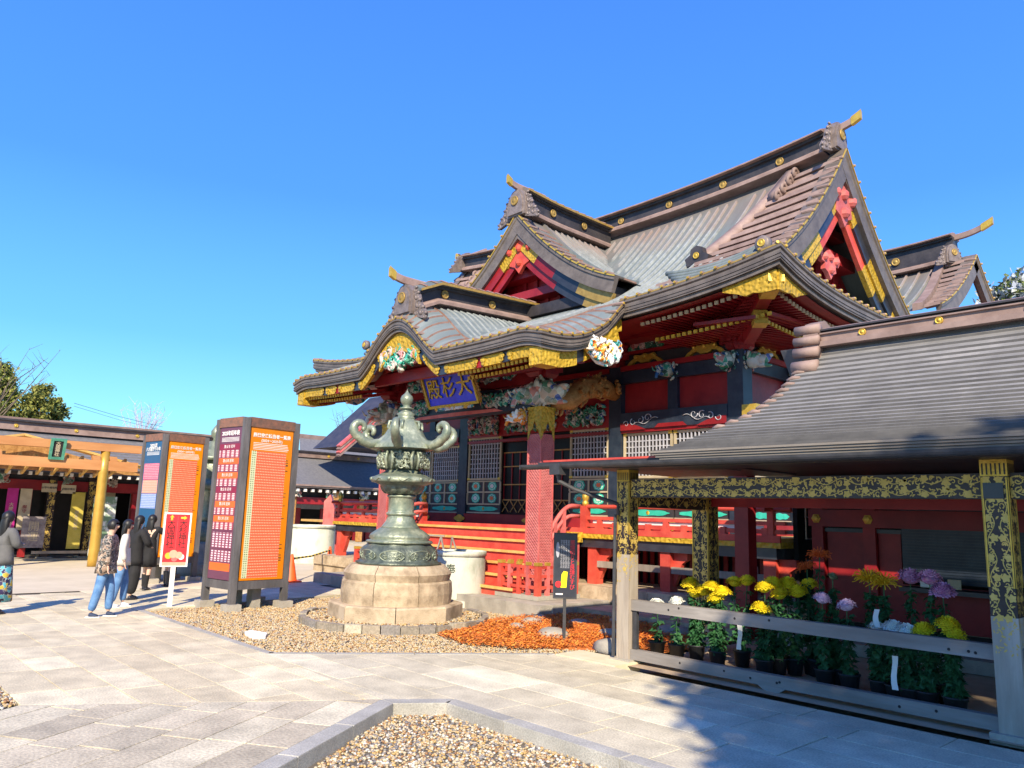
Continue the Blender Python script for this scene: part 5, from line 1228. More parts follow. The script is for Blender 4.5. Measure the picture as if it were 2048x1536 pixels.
# gutter, its bracket and downpipe, low sheet-metal lean-to at the left end
gb=MB(); G=[]
for x in (-7.55,3): G.append([(x,7.24+.055*math.cos(t),2.415+.06*math.sin(t)) for t in lin(math.pi,2*math.pi,9)]+[(x,7.24+.048*math.cos(t),2.42+.05*math.sin(t)) for t in lin(2*math.pi,math.pi,9)])
gb.grid(G); gb.box(-7.56,-7.545,7.185,7.295,2.36,2.42); gb.build('gutter','post_dark',cor)
b=MB(); b.box(-7.3,-5.25,7.28,10.4,2.425,2.45); b.build('lean_to_roof','ridge_dark',cor); b=MB(); b.box(-7.2,-4.2,7.275,7.29,2.45,2.475); b.build('red_flashing','red2',cor)
b=MB(); b.box(-6.98,-6.80,7.17,7.31,2.28,2.42); b.tube([(-6.89,7.24,2.29),(-6.89,7.26,2.2),(-6.75,7.42,2.1),(-6.36,7.80,1.93),(-6.40,7.86,1.8)],.026,8); b.build('downpipe','post_dark',cor)
b=MB(); b.tube([(-6.43,7.84,1.8),(-6.45,7.84,.05)],.022,8); b.build('downpipe','post_dark',cor)
# shingle roof: every course is a strip of its own
ed=[(7.2,-5.42),(7.3,-5.28),(7.5,-5.13),(7.75,-4.86),(7.9,-4.60),(8.05,-4.46),(8.2,-4.36),(8.4,-4.27),(8.62,-4.2),(8.8,-4.12)]
def exl(y):
    y=min(max(y,7.2),8.8)
    for (a,xa),(c,xc_) in zip(ed,ed[1:]):
        if a<=y<=c: return xa+(xc_-xa)*(y-a)/(c-a)
    return ed[-1][1]
def rz(y): t=(y-7.3)/1.5; return 2.535+1.33*(.52*t+.48*t*t)
NC=27; XR=3.2
MAT['wood_eave']=mat('layered_eave_edge',(.17,.145,.12),(.25,.22,.185),3,.6,0,.2,40,(.2,1,1))
shm=mat('weathered_shingle_course',(.165,.16,.155),(.26,.25,.24),2.2,.75,.0,.15,30,(1,1,1),c3=(.21,.205,.20)); shd=mat('shingle_shade_edge',(.075,.072,.07),(.11,.105,.10),4,.8)  # darker riser colour paints in the shade line under each shingle course
for i in range(NC):
    y0=7.22+(8.78-7.22)*i/NC; y1=7.22+(8.78-7.22)*(i+1)/NC+.012
    b=MB(); xs=[exl(y0)]+list(lin(exl(y0)+.25,XR,8)); lf=lambda x:.06*math.exp(-(x+5.3)/.35)*0
    v0=[(x,y0,rz(y0)+.030) for x in xs]; v1=[(x if k else exl(y1),y1,rz(y1)+.002) for k,x in enumerate(xs)]; vb=[(x,y0,rz(y0)-.01) for x in xs]
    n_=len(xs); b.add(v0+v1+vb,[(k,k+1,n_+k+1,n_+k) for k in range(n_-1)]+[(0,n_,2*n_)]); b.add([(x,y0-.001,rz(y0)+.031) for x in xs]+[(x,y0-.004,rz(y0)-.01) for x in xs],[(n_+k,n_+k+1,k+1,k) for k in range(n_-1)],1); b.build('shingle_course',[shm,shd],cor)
b=MB(); b.grid([[(XR,17.6-y,rz(y)),(-4.6,17.6-y,rz(y))] for y in lin(7.22,8.8,8)]); b.build('rear_roof_slope','slate',cor)
b=MB(); b.grid([[(exl(y)+.01,y,rz(y)-.004),(exl(y)+.01,17.6-y,rz(y)-.004)] for y in lin(7.22,8.78,10)]); b.build('end_roof_slope','slate',cor)
# curved verge tiles along the left edge
for i in range(14):
    y=7.75+i*.073; b=MB(); b.tube([(exl(y)-.05,y-.01,rz(y)+.0),(exl(y)+.02,y,rz(y)+.03),(exl(y)+.10,y+.01,rz(y)+.025)],[.02,.028,.02],6); b.build('verge_tile','copper_b',cor,True)
for j in range(5):
    b=MB(); z=2.52-.026*j; P=[(-5.42+.05*j,7.2+.012*j,z),(XR,7.2+.012*j,z)]; b.box(-5.42+.045*j,XR,7.18+.014*j,7.5,z-.022,z); b.build('eave_layer','wood_eave',cor)
    b=MB(); b.box(-5.42+.045*j,-5.25,7.5,8.9,z-.022,z); b.build('eave_layer','copper_d',cor)
# ridge with grooves, medallions and scrolled end
b=MB(); b.sweep([(-4.02,8.8,3.80),(XR,8.8,3.80)],[(0,-1,0)]*2,[(.20,0),(.20,.06),(.16,.07),(.16,.14),(.19,.145),(.19,.16),(.15,.165),(.15,.18),(.19,.185),(.19,.205),(.08,.24),(-.19,.205),(-.19,0)],0,[0,0,0,0,0,1,1,1,1,0,0,0,0]); o=b.build('corridor_ridge',['copper_b','ridge_dark'],cor)
for x in (-3.52,-2.72,-1.9,-1.0,0.1): inst('medallion',MEDS,(x,8.635,3.905),o,(R_(90),0,0),(.55,.55,.9))
b=MB(); b.ext([(8.5,3.50),(8.62,3.48),(8.66,3.62),(8.60,3.72),(8.58,3.80),(8.6,4.0),(8.66,4.1),(8.8,4.15),(8.94,4.1),(9.0,4.0),(9.0,3.7),(9.1,3.5)],(-4.20,0,0),Y3,Z3,(.18,0,0)); oo=b.build('ridge_end_ornament','copper_b',cor)
for (y,z,r) in ((8.52,3.56,.075),(8.56,3.74,.06),(8.58,3.88,.055),(8.62,4.02,.06)):
    b=MB(); b.tube([(-4.3,y,z),(-4.0,y,z)],r,12); b.build('scroll_roll','copper_b',oo,True)
# raised side hall behind, with red panels, bosses and a dark blind
sh_=thing('side_hall','dark red panelled side hall with black blind behind the flower display','side hall',(-3,12.1,0))
def sb(name,m,x0,x1,y0,y1,z0,z1,par=sh_): b=MB(); b.box(x0,x1,y0,y1,z0,z1); return b.build(name,m,par)
sb('back_wall','dark',-6.2,3,12.9,13.0,0,2.5); sb('roof_slab','ridge_dark',-6.5,3,10.6,13,2.5,2.56); sb('base_wall','red',-5.65,2.5,12.02,12.1,.32,.93); sb('floor','woodx',-6.2,2.5,12.1,12.9,.3,.35)
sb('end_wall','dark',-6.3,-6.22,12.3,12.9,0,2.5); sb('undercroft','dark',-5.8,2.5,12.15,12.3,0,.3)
for x in (-6.48,): sb('post','red',x-.12,x+.12,10.98,11.22,0,2.49)
for x in (-5.72,-4.92,-1.4): sb('post','red',x-.09,x+.09,11.95,12.13,.0,2.49)
sb('tie_beam','red',-5.85,2.5,11.93,12.0,1.72,1.98)
for x in (-5.72,-4.92): 
    b=MB(); b.lathe((0,0,0),[(.075,0),(.075,.012),(.05,.02),(.045,.035),(.02,.04)],6); inst('hex_boss',b.mesh('hex_boss','gold'),(x,11.93,1.84),sh_,(R_(90),0,0))
sb('door_panel','red',-5.60,-5.02,12.03,12.06,.93,1.64); sb('door_panel','red',-4.82,-4.5,12.03,12.06,.93,1.64)
for x0,x1 in ((-5.62,-5.0),(-4.83,-4.48)): sb('panel_rail','black',x0,x1,12.0,12.03,1.64,1.70)
bl=sb('bamboo_blind','black',-4.46,-1.2,11.97,12.0,.98,2.05)
for i in range(26): sb('blind_slat','blueblack',-4.46,-1.2,11.955,11.97,.985+i*.041,1.015+i*.041,bl)
sb('counter','black',-4.4,-1.2,11.6,11.95,.86,.92)
for i,x in enumerate((-4.05,-3.7,-3.15,-2.75)):
    b=MB(); b.cbox((x,11.66,1.0),.16,.02,.13); b.cbox((x,11.64,.96),.14,.01,.03); tag(b.build('note_card','cream' if i%2 else 'white'),['pale card on the counter, leftmost of the four','cream card second from the left on the counter','white card third from the left on the counter','cream card on the counter, rightmost of the four'][i],'card','cards on the dark counter')
# shelves of dim goods in the doorway
for z_ in (1.15,1.5,1.85): sb('shelf','ridge_dark',-6.1,-5.85,12.3,12.8,z_,z_+.02)
sb('mullion','cream',-6.04,-6.02,12.2,12.22,1.5,2.4)
o=sheet('corridor_floor',[(-6.3,7.75),(3,7.75),(3,13),(-6.3,13)],-.012,mat('tan_earth_floor',(.42,.30,.19),(.52,.39,.26),3,.9,0,.2,40))
b=MB(); b.box(-7.12,-6.15,7.505,8.0,-.1,.012); tag(b.build('stone_slab',mat('pale_yellow_stone',(.62,.55,.36),(.70,.63,.45),6,.8,0,.2,40)),'pale yellowish stone slab at the foot of the left corridor post','stone slab')
b=MB(); b.box(-5.9,2,10.9,11.25,.0,.16); tag(b.build('stone_step','stone_g'),'long dim stone step behind the potted flowers','stone step')
# ---------------------------------------------------------------- bronze lantern on its stone base
LX,LY=LC
lan=thing('bronze_lantern','tall green bronze lantern with scrolled roof arms on a round stone base','lantern',(LX,LY,0))
def ngon(n,r,rot=0): return [(LX+r*math.cos(2*math.pi*i/n+rot),LY+r*math.sin(2*math.pi*i/n+rot)) for i in range(n)]
def ring_stones(parent,name,m,r0,r1,z0,z1,n,rot=0,bev=.02,gap=.006,oct_=False,out=0):
    for i in range(n):
        a0=2*math.pi*i/n+rot+gap/r1;a1=2*math.pi*(i+1)/n+rot-gap/r1; k=5; b=MB()
        def R(r,a): 
            if not oct_: return r
            t=(a-rot)%(2*math.pi/8)-math.pi/8; return r*math.cos(math.pi/8)/math.cos(t)
        prof=[(r0,z0),(r1,z0),(r1+out,z0+(z1-z0)*.45),(r1,z1-bev),(r1-bev,z1),(r0,z1)]
        G=[[(LX+R(r,a)*math.cos(a),LY+R(r,a)*math.sin(a),z) for r,z in prof+[prof[0]]] for a in lin(a0,a1,k)]; b.grid(G)
        b.add(G[0][:-1],[tuple(range(6))]); b.add(G[-1][:-1],[tuple(range(6))]); b.build(name,m,parent)
ring_stones(lan,'base_stone','stone',.3,1.10,.06,.30,8,R_(10),.025,oct_=True)
ring_stones(lan,'base_stone','stone',.3,.90,.30,.66,8,R_(32),.03,out=.015)
ring_stones(lan,'base_stone','stone',.3,.86,.66,.90,8,R_(32),.09,out=.03)
b=MB(); b.lathe((LX,LY,0),[(.5,0),(.6,.88)],16); b.build('base_core','stone',lan)
ztop=.90
b=MB(); b.lathe((LX,LY,ztop),[(.66,0),(.68,.03),(.62,.05),(.60,.10),(.61,.20),(.57,.27),(.50,.32),(.50,.335)],64,0,8,.06); b.build('lobed_foot','bronze_d',lan,True)
for i in range(8):
    a=2*math.pi*(i+.0)/8; c=Vector((LX+.625*math.cos(a),LY+.625*math.sin(a),ztop+.15)); ux=Vector((-math.sin(a),math.cos(a),0)); 
    b=MB(); b.tube([c+ux*.2*math.cos(t)+Z3*.085*math.sin(t)-Vector((math.cos(a),math.sin(a),0))*.03*abs(math.cos(t))**2 for t in lin(0,2*math.pi,20)],.012,5); o=b.build('cartouche','bronze',lan,True)
    carve(o,'cartouche_relief','bronze',c-Vector((math.cos(a),math.sin(a),0))*.02,ux,Z3,.15,.06,.03,8,i,None,5)
b=MB(); b.lathe((LX,LY,ztop+.335),[(.54,0),(.56,.02),(.54,.045),(.48,.06),(.51,.09),(.49,.14),(.41,.20),(.34,.24),(.33,.25)],48); b.build('lotus_foot','bronze',lan,True)
for i in range(16):
    a=2*math.pi*i/16; d=Vector((math.cos(a),math.sin(a),0)); p=Vector((LX,LY,ztop+.335))
    b=MB(); q=MB(); q.ball((0,0,0),.075,0,8,5,(1,1,1)); ux=Vector((-d.y,d.x,0)); dn=(d*.8-Z3*.55).normalized(); n_=dn.cross(ux)
    b.add([p+d*.40+Z3*.13+ux*v[0]*.95+dn*v[1]*1.35+n_*v[2]*.45 for v in q.v],q.f); b.build('lotus_petal','bronze',lan,True)
zc=ztop+.585
b=MB(); b.lathe((LX,LY,zc),[(.33,0),(.30,.03),(.25,.10),(.215,.19),(.22,.205),(.245,.215),(.245,.245),(.22,.255),(.215,.28),(.215,.48),(.225,.50),(.245,.51),(.245,.535),(.22,.54)],40); b.build('shaft','bronze',lan,True)
zb=zc+.54
b=MB(); b.lathe((LX,LY,zb),[(.20,0),(.26,.02),(.34,.08),(.37,.14),(.37,.165),(.42,.18),(.46,.20),(.47,.21)],48); b.build('lotus_bowl','bronze_d',lan,True)
for i in range(12):
    a=2*math.pi*i/12; d=Vector((math.cos(a),math.sin(a),0)); ux=Vector((-d.y,d.x,0)); dn=(d*.6+Z3*.7).normalized(); n_=dn.cross(ux); q=MB(); q.ball((0,0,0),.08,0,8,5); b=MB(); b.add([Vector((LX,LY,zb))+d*.31+Z3*.08+ux*v[0]*.9+dn*v[1]+n_*v[2]*.4 for v in q.v],q.f); b.build('lotus_petal','bronze_d',lan,True)
b=MB(); b.lathe((LX,LY,zb+.205),[(.49,0),(.50,.03),(.49,.09),(.45,.10),(.33,.16),(.27,.20),(.27,.21)],48,0,6,.05); b.build('middle_platform','bronze',lan,True)
for i in range(6):
    a=2*math.pi*(i+.5)/6; 
    b=MB(); b.tube([(LX+.505*math.cos(a+t)+.0,LY+.505*math.sin(a+t),zb+.25+.022*math.sin(t*16)) for t in lin(-.42,.42,16)],.014,5); b.build('platform_relief','bronze',lan,True)
    c=Vector((LX+.52*math.cos(a+.52),LY+.52*math.sin(a+.52),zb+.26)); b=MB(); b.ball(tuple(c),.035,0,7,4); b.build('platform_knob','bronze',lan,True)
zf_=zb+.415
b=MB(); b.lathe((LX,LY,zf_),[(.26,0),(.33,.05),(.39,.13),(.40,.2),(.38,.28),(.34,.34),(.34,.36)],36); b.build('fire_chamber','bronze_d',lan,True)
for i in range(6):
    a=2*math.pi*(i+.35)/6; d=Vector((math.cos(a),math.sin(a),0)); ux=Vector((-d.y,d.x,0)); c=Vector((LX,LY,zf_+.16))+d*.385
    carve(lan,'chamber_relief','bronze',c,ux,Z3,.13,.13,.05,14,i+60,None,10)
    b=MB(); 
    for sg in (-1,1): b.tube([c+ux*sg*.17-Z3*.15,c+ux*sg*.15+Z3*.02+d*.02,c+ux*sg*.18+Z3*.15],[.02,.035,.02],6)
    b.build('chamber_rib','bronze',lan,True)
zr=zf_+.36; NA=6
# roof: swept hexagonal cap with six rising scrolled arms
G=[]; prof=[(.57,0),(.55,.06),(.46,.13),(.37,.22),(.31,.32),(.27,.41),(.19,.49),(.12,.54)]
for j in range(61):
    a=2*math.pi*j/60; row=[]; 
    for k,(r,z) in enumerate(prof):
        rr=r*(1-.10*abs(math.sin(NA*a/2))**.8*(1-k/9)); row.append((LX+rr*math.cos(a+.25),LY+rr*math.sin(a+.25),zr+z))
    G.append(row)
b=MB(); b.grid(G); b.lathe((LX,LY,zr-.03),[(.34,0),(.50,.03),(.51,.035)],36); b.build('lantern_roof','bronze',lan,True)
for i in range(NA):
    a=2*math.pi*i/NA+.25; d=Vector((math.cos(a),math.sin(a),0)); p=Vector((LX,LY,zr)); pts=[p+d*.16+Z3*.42,p+d*.26+Z3*.25,p+d*.42+Z3*.09,p+d*.60+Z3*.05,p+d*.74+Z3*.10]
    c=p+d*.78+Z3*.31; r=.155
    pts+=[c+(d*math.sin(t)-Z3*math.cos(t))*r*(1-t/7.5) for t in lin(.1,5.6,14)]
    b=MB(); b.tube(pts,[.05,.06,.07,.08,.085]+[.08*(1-i_/24) for i_ in range(14)],8); 
    for t in (1.2,2.6,3.9): q=c+(d*math.sin(t)-Z3*math.cos(t))*r*.45; b.ball(tuple(q),.032,0,7,4)
    b.build('scroll_arm','bronze',lan,True)
    b=MB(); q=p+d*.24+Z3*.27; b.tube([q,q+d*.07+Z3*.09,q+d*.05+Z3*.19,q-d*.02+Z3*.20,q-d*.03+Z3*.13],.026,7); b.build('crest_scroll','bronze',lan,True)
b=MB(); b.lathe((LX,LY,zr+.50),[(.15,0),(.155,.04),(.13,.07),(.16,.10),(.10,.14),(.07,.17),(.12,.19),(.13,.20),(.08,.22),(.05,.24),(.075,.27),(.105,.32),(.11,.37),(.09,.42),(.045,.46),(.015,.50),(.004,.54)],28); b.build('finial_jewel','bronze',lan,True)
# ring of upright edging stones round it, packed earth inside
rg=thing('stone_ring','ring of rough upright edging stones round the bronze lantern','stone edging',(LX,LY,0))
for i in range(34):
    a0=2*math.pi*i/34; a1=a0+2*math.pi/34*random.uniform(.86,.97); h=.10+random.uniform(-.02,.02); r=1.48+random.uniform(-.015,.015); b=MB()
    P=[(LX+r_*math.cos(a),LY+r_*math.sin(a)) for r_,a in ((r-.05,a0),(r+.05,a0),(r+.05,a1),(r-.05,a1))]; b.add([(x,y,-.05) for x,y in P]+[(x,y,h) for x,y in P],[(4,5,6,7),(0,1,5,4),(1,2,6,5),(2,3,7,6),(3,0,4,7)]); b.build('edging_stone','ring_stone',rg)
o=pebbles('gravel',[(LX+1.42*math.cos(a),LY+1.42*math.sin(a)) for a in lin(0,2*math.pi,25)[:-1]],700,.014,.026,.065,PG,seed=8,avoid=lambda x,y:math.hypot(x-LX,y-LY)<1.0)
b=MB(); b.lathe((LX,LY,0),[(1.43,-.02),(1.43,.055),(.02,.06)],32); o=b.build('ring_earth',mort); o['kind']='structure'
# ---- water tanks
def tank(c,r,h,label,group,mark=True,lid=True):
    t=thing('water_tank',label,'water tank',(*c,0),group); x,y=c
    b=MB(); b.lathe((x,y,.1),[(r*.99,0),(r,.03),(r,h-.12),(r*.99,h-.1)],48); b.build('tank_body','conc',t,True)
    b=MB(); b.lathe((x,y,.1+h-.1),[(r*.985,0),(r*1.035,.005),(r*1.04,.085),(r*1.02,.1),(r*.93,.10),(r*.92,.04)],48); b.build('tank_rim','conc',t,True)
    b=MB(); P=[(x+(r+.22)*math.cos(a)*(1+.03*math.sin(5*a)),y+(r+.22)*math.sin(a)*(1+.03*math.cos(4*a))) for a in lin(0,2*math.pi,13)[:-1]]; b.ext([(a,c_) for a,c_ in P],(0,0,-.05),X3,Y3,(0,0,.155)); b.build('tank_plinth','conc',t)
    if mark:
        v=Vector((-x,-y,0)).normalized(); v=Matrix.Rotation(R_(-17),4,'Z')@v; ux=Vector((-v.y,v.x,0)); text('奉',.21,Vector((x,y,.1+h*.62))+v*(r+.004),ux,Z3,mat('dark_green_ink',(.05,.07,.04),None,9,.7),t,'character',.004)
    return t
tank((-12.25,10.05),.53,.92,'white round water tank with a dark character, right of the bronze lantern','round water tanks')
tank((-24.2,13.3),.80,1.12,'round concrete tank behind the traffic cones, left of the lantern','round water tanks',False)
# ---- notice towers
def prin(name,c1,c2,c3):
    pass
def tower(A,B,D,zb_,zt,label,title,colr,sub,rows,left):
    """square notice tower: A near corner, B right corner, D left corner (plan)"""
    A=Vector((*A,0));B=Vector((*B,0));D=Vector((*D,0));C=D+(B-A); t=thing('notice_tower',label,'notice tower',((A+C)/2).to_tuple(),'notice towers')
    for p in (A,B,C,D):
        c=p; b=MB(); b.cbox((c.x,c.y,(zt)/2+.04),.11,.11,zt-.08); b.build('tower_post','signwood',t); b=MB(); b.cbox((c.x,c.y,.035),.26,.26,.13); b.build('footing_block','stone_g',t)
    for (P,Q) in ((A,B),(A,D),(B,C),(D,C)):
        d=(Q-P).normalized(); n_=Vector((d.y,-d.x,0)); b=MB(); b.bar(P+d*.055+Z3*(zt-.07),Q-d*.055+Z3*(zt-.07),.10,.17); b.build('top_rail','signtop',t)
        b=MB(); b.bar(P+d*.055+Z3*(zb_+.07),Q-d*.055+Z3*(zb_+.07),.10,.14); b.build('bottom_rail','signwood',t)
        b=MB(); b.bar(P+d*.06+Z3*((zb_+zt)/2),Q-d*.06+Z3*((zb_+zt)/2),.04,zt-zb_-.3); b.build('backing_board','signwood',t)
    b=MB(); 
    cc=(A+C)/2; 
    for k in (-.18,.18): b=MB(); b.cbox((cc.x+k,cc.y+k*.5,.17),.22,.16,.36); b.build('ballast_block','stone_g',t)
    # posters on the two faces that show
    h=zt-zb_-.30; z0=zb_+.15
    def face(P,Q,flip):
        d=(Q-P).normalized(); n_=Vector((d.y,-d.x,0)); 
        if n_.dot(Vector((0,0,0))-P)<0: n_=-n_
        o=P+d*.075+n_*.026+Z3*z0; L=(Q-P).length-.15
        if n_.cross(Z3).dot(d)>0: pass
        return o,d,n_,L
    def quad(o,d,n_,a0,a1,b0,b1,e,m,name,par):
        b=MB(); vs=[o+d*a+Z3*c+n_*e_ for e_ in (0.0,e) for a,c in ((a0,b0),(a1,b0),(a1,b1),(a0,b1))]; b.add(vs,[(0,3,2,1),(4,5,6,7),(0,1,5,4),(1,2,6,5),(2,3,7,6),(3,0,4,7)]); return b.build(name,m,par)
    o,d,n_,L=face(A,B,0)
    po=quad(o,d,n_,0,L,0,h,.006,'poster_orange','poster',t)
    q=quad(o,d,n_,L*.17,L*.86,h*.015,h*.84,.009,'poster_grid','poster_table',po); quad(o,d,n_,L*.055,L*.17,h*.015,h*.84,.0095,'poster_green','poster_table',po)
    ux=d if d.cross(Z3).dot(n_)>0 else -d
    mid=o+d*L/2
    text('辰巳空亡該当者一覧表',L*.088,mid+Z3*h*.945+n_*.007,ux,Z3,'white',po,'lettering',.003,.002)
    text('(2024〜2025年)',L*.075,mid+Z3*h*.912+n_*.007,ux,Z3,'white',po,'lettering',.003,.001)
    rs=random.Random(5)
    for k in range(5): quad(o,d,n_,L*.08,L*rs.uniform(.8,.92),h*(.892-.0105*k),h*(.896-.0105*k),.008,'white','print_line',po)
    for k in range(17): y=rs.uniform(.03,.82); quad(o,d,n_,L*(.875-.03*rs.random()),L*.92,h*y,h*(y+.0035),.0105,'black','tick_mark',po)
    if not left:
        for k,(tt) in enumerate(('開','運')): pass
    o,d,n_,L=face(A,D,1); ux=d if d.cross(Z3).dot(n_)>0 else -d; mid=o+d*L/2
    pp=quad(o,d,n_,0,L,0,h,.006,sub,'poster',t)
    if not left:
        text('2025年厄年表',L*.135,mid+Z3*h*.955+n_*.007,ux,Z3,'white',pp,'lettering',.003,.002)
        for k in range(4): quad(o,d,n_,L*.1,L*.9,h*(.925-.008*k),h*(.928-.008*k),.008,'white','print_line',pp)
        cols=['poster_maroon','poster_red','poster_red','poster_maroon','poster_red','poster_red']
        for k in range(6):
            zt_=.885-.095*k; quad(o,d,n_,L*.04,L*.96,h*(zt_-.042),h*zt_,.0085,cols[k],'table_band',pp); quad(o,d,n_,L*.04,L*.96,h*(zt_-.09),h*(zt_-.044),.0085,'poster_pinktext','table_band',pp)
            text('数え年 厄年',L*.095,mid+Z3*h*(zt_-.02)+n_*.009,ux,Z3,'white',pp,'lettering',.002)
        quad(o,d,n_,L*.06,L*.94,h*.20,h*.30,.0085,'poster_lines','table_band',pp); quad(o,d,n_,L*.06,L*.94,h*.115,h*.185,.0085,'poster_lines','table_band',pp)
        quad(o,d,n_,L*.04,L*.96,h*.055,h*.105,.0085,'poster_red','table_band',pp)
    else:
        text('2025年',L*.15,mid+Z3*h*.955+n_*.007,ux,Z3,'white',pp,'lettering',.003,.002); text('八方塞がりの年',L*.125,mid+Z3*h*.925+n_*.007,ux,Z3,'white',pp,'lettering',.003,.002)
        for k in range(4): quad(o,d,n_,L*.12,L*.88,h*(.90-.008*k),h*(.903-.008*k),.008,'white','print_line',pp)
        quad(o,d,n_,L*.05,L*.95,h*.66,h*.80,.0085,'poster_pink','table_band',pp); quad(o,d,n_,L*.05,L*.95,h*.54,h*.655,.0085,'poster_coral','table_band',pp); quad(o,d,n_,L*.05,L*.95,h*.41,h*.535,.0085,'poster_bluegrid','table_band',pp)
    return t
def gridmat(name,base,line,sx,sz,wd=.5,line2=None,axis='Y'):
    m=bpy.data.materials.new(name); m.use_nodes=True; t,n,b=nodes_of(m); tc=n.new('ShaderNodeTexCoord'); s=n.new('ShaderNodeSeparateXYZ'); t.links.new(tc.outputs['Object'],s.inputs[0])
    def fr(o,k,w_):
        mu=n.new('ShaderNodeMath'); mu.operation='MULTIPLY'; mu.inputs[1].default_value=k; t.links.new(s.outputs[o],mu.inputs[0]); f=n.new('ShaderNodeMath'); f.operation='FRACT'; t.links.new(mu.outputs[0],f.inputs[0])
        l=n.new('ShaderNodeMath'); l.operation='LESS_THAN'; l.inputs[1].default_value=w_; t.links.new(f.outputs[0],l.inputs[0]); return l
    a=fr('Z',sz,wd); c=fr(axis,sx,.55); no=n.new('ShaderNodeTexNoise'); no.inputs['Scale'].default_value=60; t.links.new(tc.outputs['Object'],no.inputs[0])
    mu=n.new('ShaderNodeMath'); mu.operation='MULTIPLY'; t.links.new(a.outputs[0],mu.inputs[0]); t.links.new(c.outputs[0],mu.inputs[1])
    m2=n.new('ShaderNodeMath'); m2.operation='MULTIPLY'; t.links.new(mu.outputs[0],m2.inputs[0]); t.links.new(no.outputs['Fac'],m2.inputs[1])
    mx=n.new('ShaderNodeMixRGB'); m4=n.new('ShaderNodeMath'); m4.operation='MULTIPLY'; m4.inputs[1].default_value=1.7; m4.use_clamp=True; t.links.new(m2.outputs[0],m4.inputs[0]); t.links.new(m4.outputs[0],mx.inputs[0]); mx.inputs[1].default_value=(*base,1); mx.inputs[2].default_value=(*line,1)
    t.links.new(mx.outputs[0],b.inputs['Base Color']); b.inputs['Roughness'].default_value=.35; MAT[name]=m
gridmat('poster_grid',(.84,.13,.055),(1.0,.62,.40),30,21,.30); gridmat('poster_green',(.62,.66,.42),(.10,.16,.05),26,26,.55); gridmat('poster_lines',(.22,.06,.10),(.95,.75,.80),9,24,.55,axis='X')
gridmat('poster_pinktext',(.30,.05,.08),(1.0,.72,.68),7,34,.6,axis='X'); gridmat('poster_bluegrid',(.20,.28,.62),(.7,.75,.95),20,26,.4,axis='X'); gridmat('poster_pink',(.72,.08,.16),(.95,.6,.6),20,26,.5,axis='X'); gridmat('poster_coral',(.85,.28,.20),(.95,.6,.5),20,26,.4,axis='X')
for k,c in dict(poster_orange=(.80,.235,.004),poster_purple=(.13,.04,.075),poster_blue=(.02,.10,.22),poster_maroon=(.26,.015,.05),poster_red=(.80,.13,.02)).items(): MAT[k]=mat(k,c,tuple(x*.92 for x in c),5,.35)
tower((-13.22,5.84),(-13.36,6.87),(-14.07,5.72),.34,3.33,'nearer notice tower, orange table poster on one side and purple list on the other','', '', 'poster_purple',0,False)
tower((-18.6,6.30),(-18.75,7.30),(-19.55,6.18),.42,3.38,'farther notice tower with orange and blue posters, partly behind the red sign','', '', 'poster_blue',0,True)
# ---- red direction sign on a white stake
rsn=thing('direction_sign','small red sign with two arrows and black characters on a white stake','sign',(-14.22,5.17,0))
P0=Vector((-14.22,5.17,0)); d=Vector((.30,.954,0)).normalized(); n_=Vector((d.y,-d.x,0))
def sq(a0,a1,z0,z1,e0,e1,m,name,par=rsn):
    b=MB(); vs=[P0+d*a+Z3*c+n_*e_ for e_ in (e0,e1) for a,c in ((a0,z0),(a1,z0),(a1,z1),(a0,z1))]; b.add(vs,[(0,3,2,1),(4,5,6,7),(0,1,5,4),(1,2,6,5),(2,3,7,6),(3,0,4,7)]); return b.build(name,m,par)
sq(-.04,.04,-.05,.75,-.02,.02,'white','stake'); bd=sq(-.225,.225,.68,1.62,.0,.03,'white','sign_board')
sq(-.195,.195,.76,1.59,.03,.034,mat('sign_red',(.78,.03,.04),(.72,.03,.03),5,.35),'sign_print'); sq(-.002,.002,.9,1.56,.034,.0355,'pink','print_line')
for a,s in ((.098,'大杉神社'),(-.098,'大国神社')): text(s,.14,P0+d*a+n_*.035+Z3*1.24,d,Z3,'dark',bd,'lettering',.003,0,vertical=True,lsp=.86)
yl=mat('sign_yellow',(.85,.55,.05),None,5,.4)
b=MB(); 
for (a,rot) in ((-.098,90),(.098,0)):
    c,s=math.cos(R_(rot)),math.sin(R_(rot)); q=[(-.05,-.016),(.005,-.016),(.005,-.036),(.05,0),(.005,.036),(.005,.016),(-.05,.016)]; b=MB(); b.ext([(p*c-r*s,p*s+r*c) for p,r in q],P0+d*a+n_*.034+Z3*1.53,d,Z3,n_*.003); b.build('arrow',yl,bd)
for (a,z,r,m) in ((-.10,.87,.055,yl),(-.02,.90,.07,'cream'),(.07,.88,.06,'cream'),(.0,.82,.05,'pink'),(.11,.85,.05,'white')):
    b=MB(); b.ext([(math.cos(t)*r,math.sin(t)*r) for t in lin(0,2*math.pi,19)[:-1]],P0+d*a+n_*(.0345+.001*r*20)+Z3*z,d,Z3,n_*.001); b.build('printed_figure',m,bd)
sq(-.195,.195,.70,.76,.03,.033,'cream','print_line')
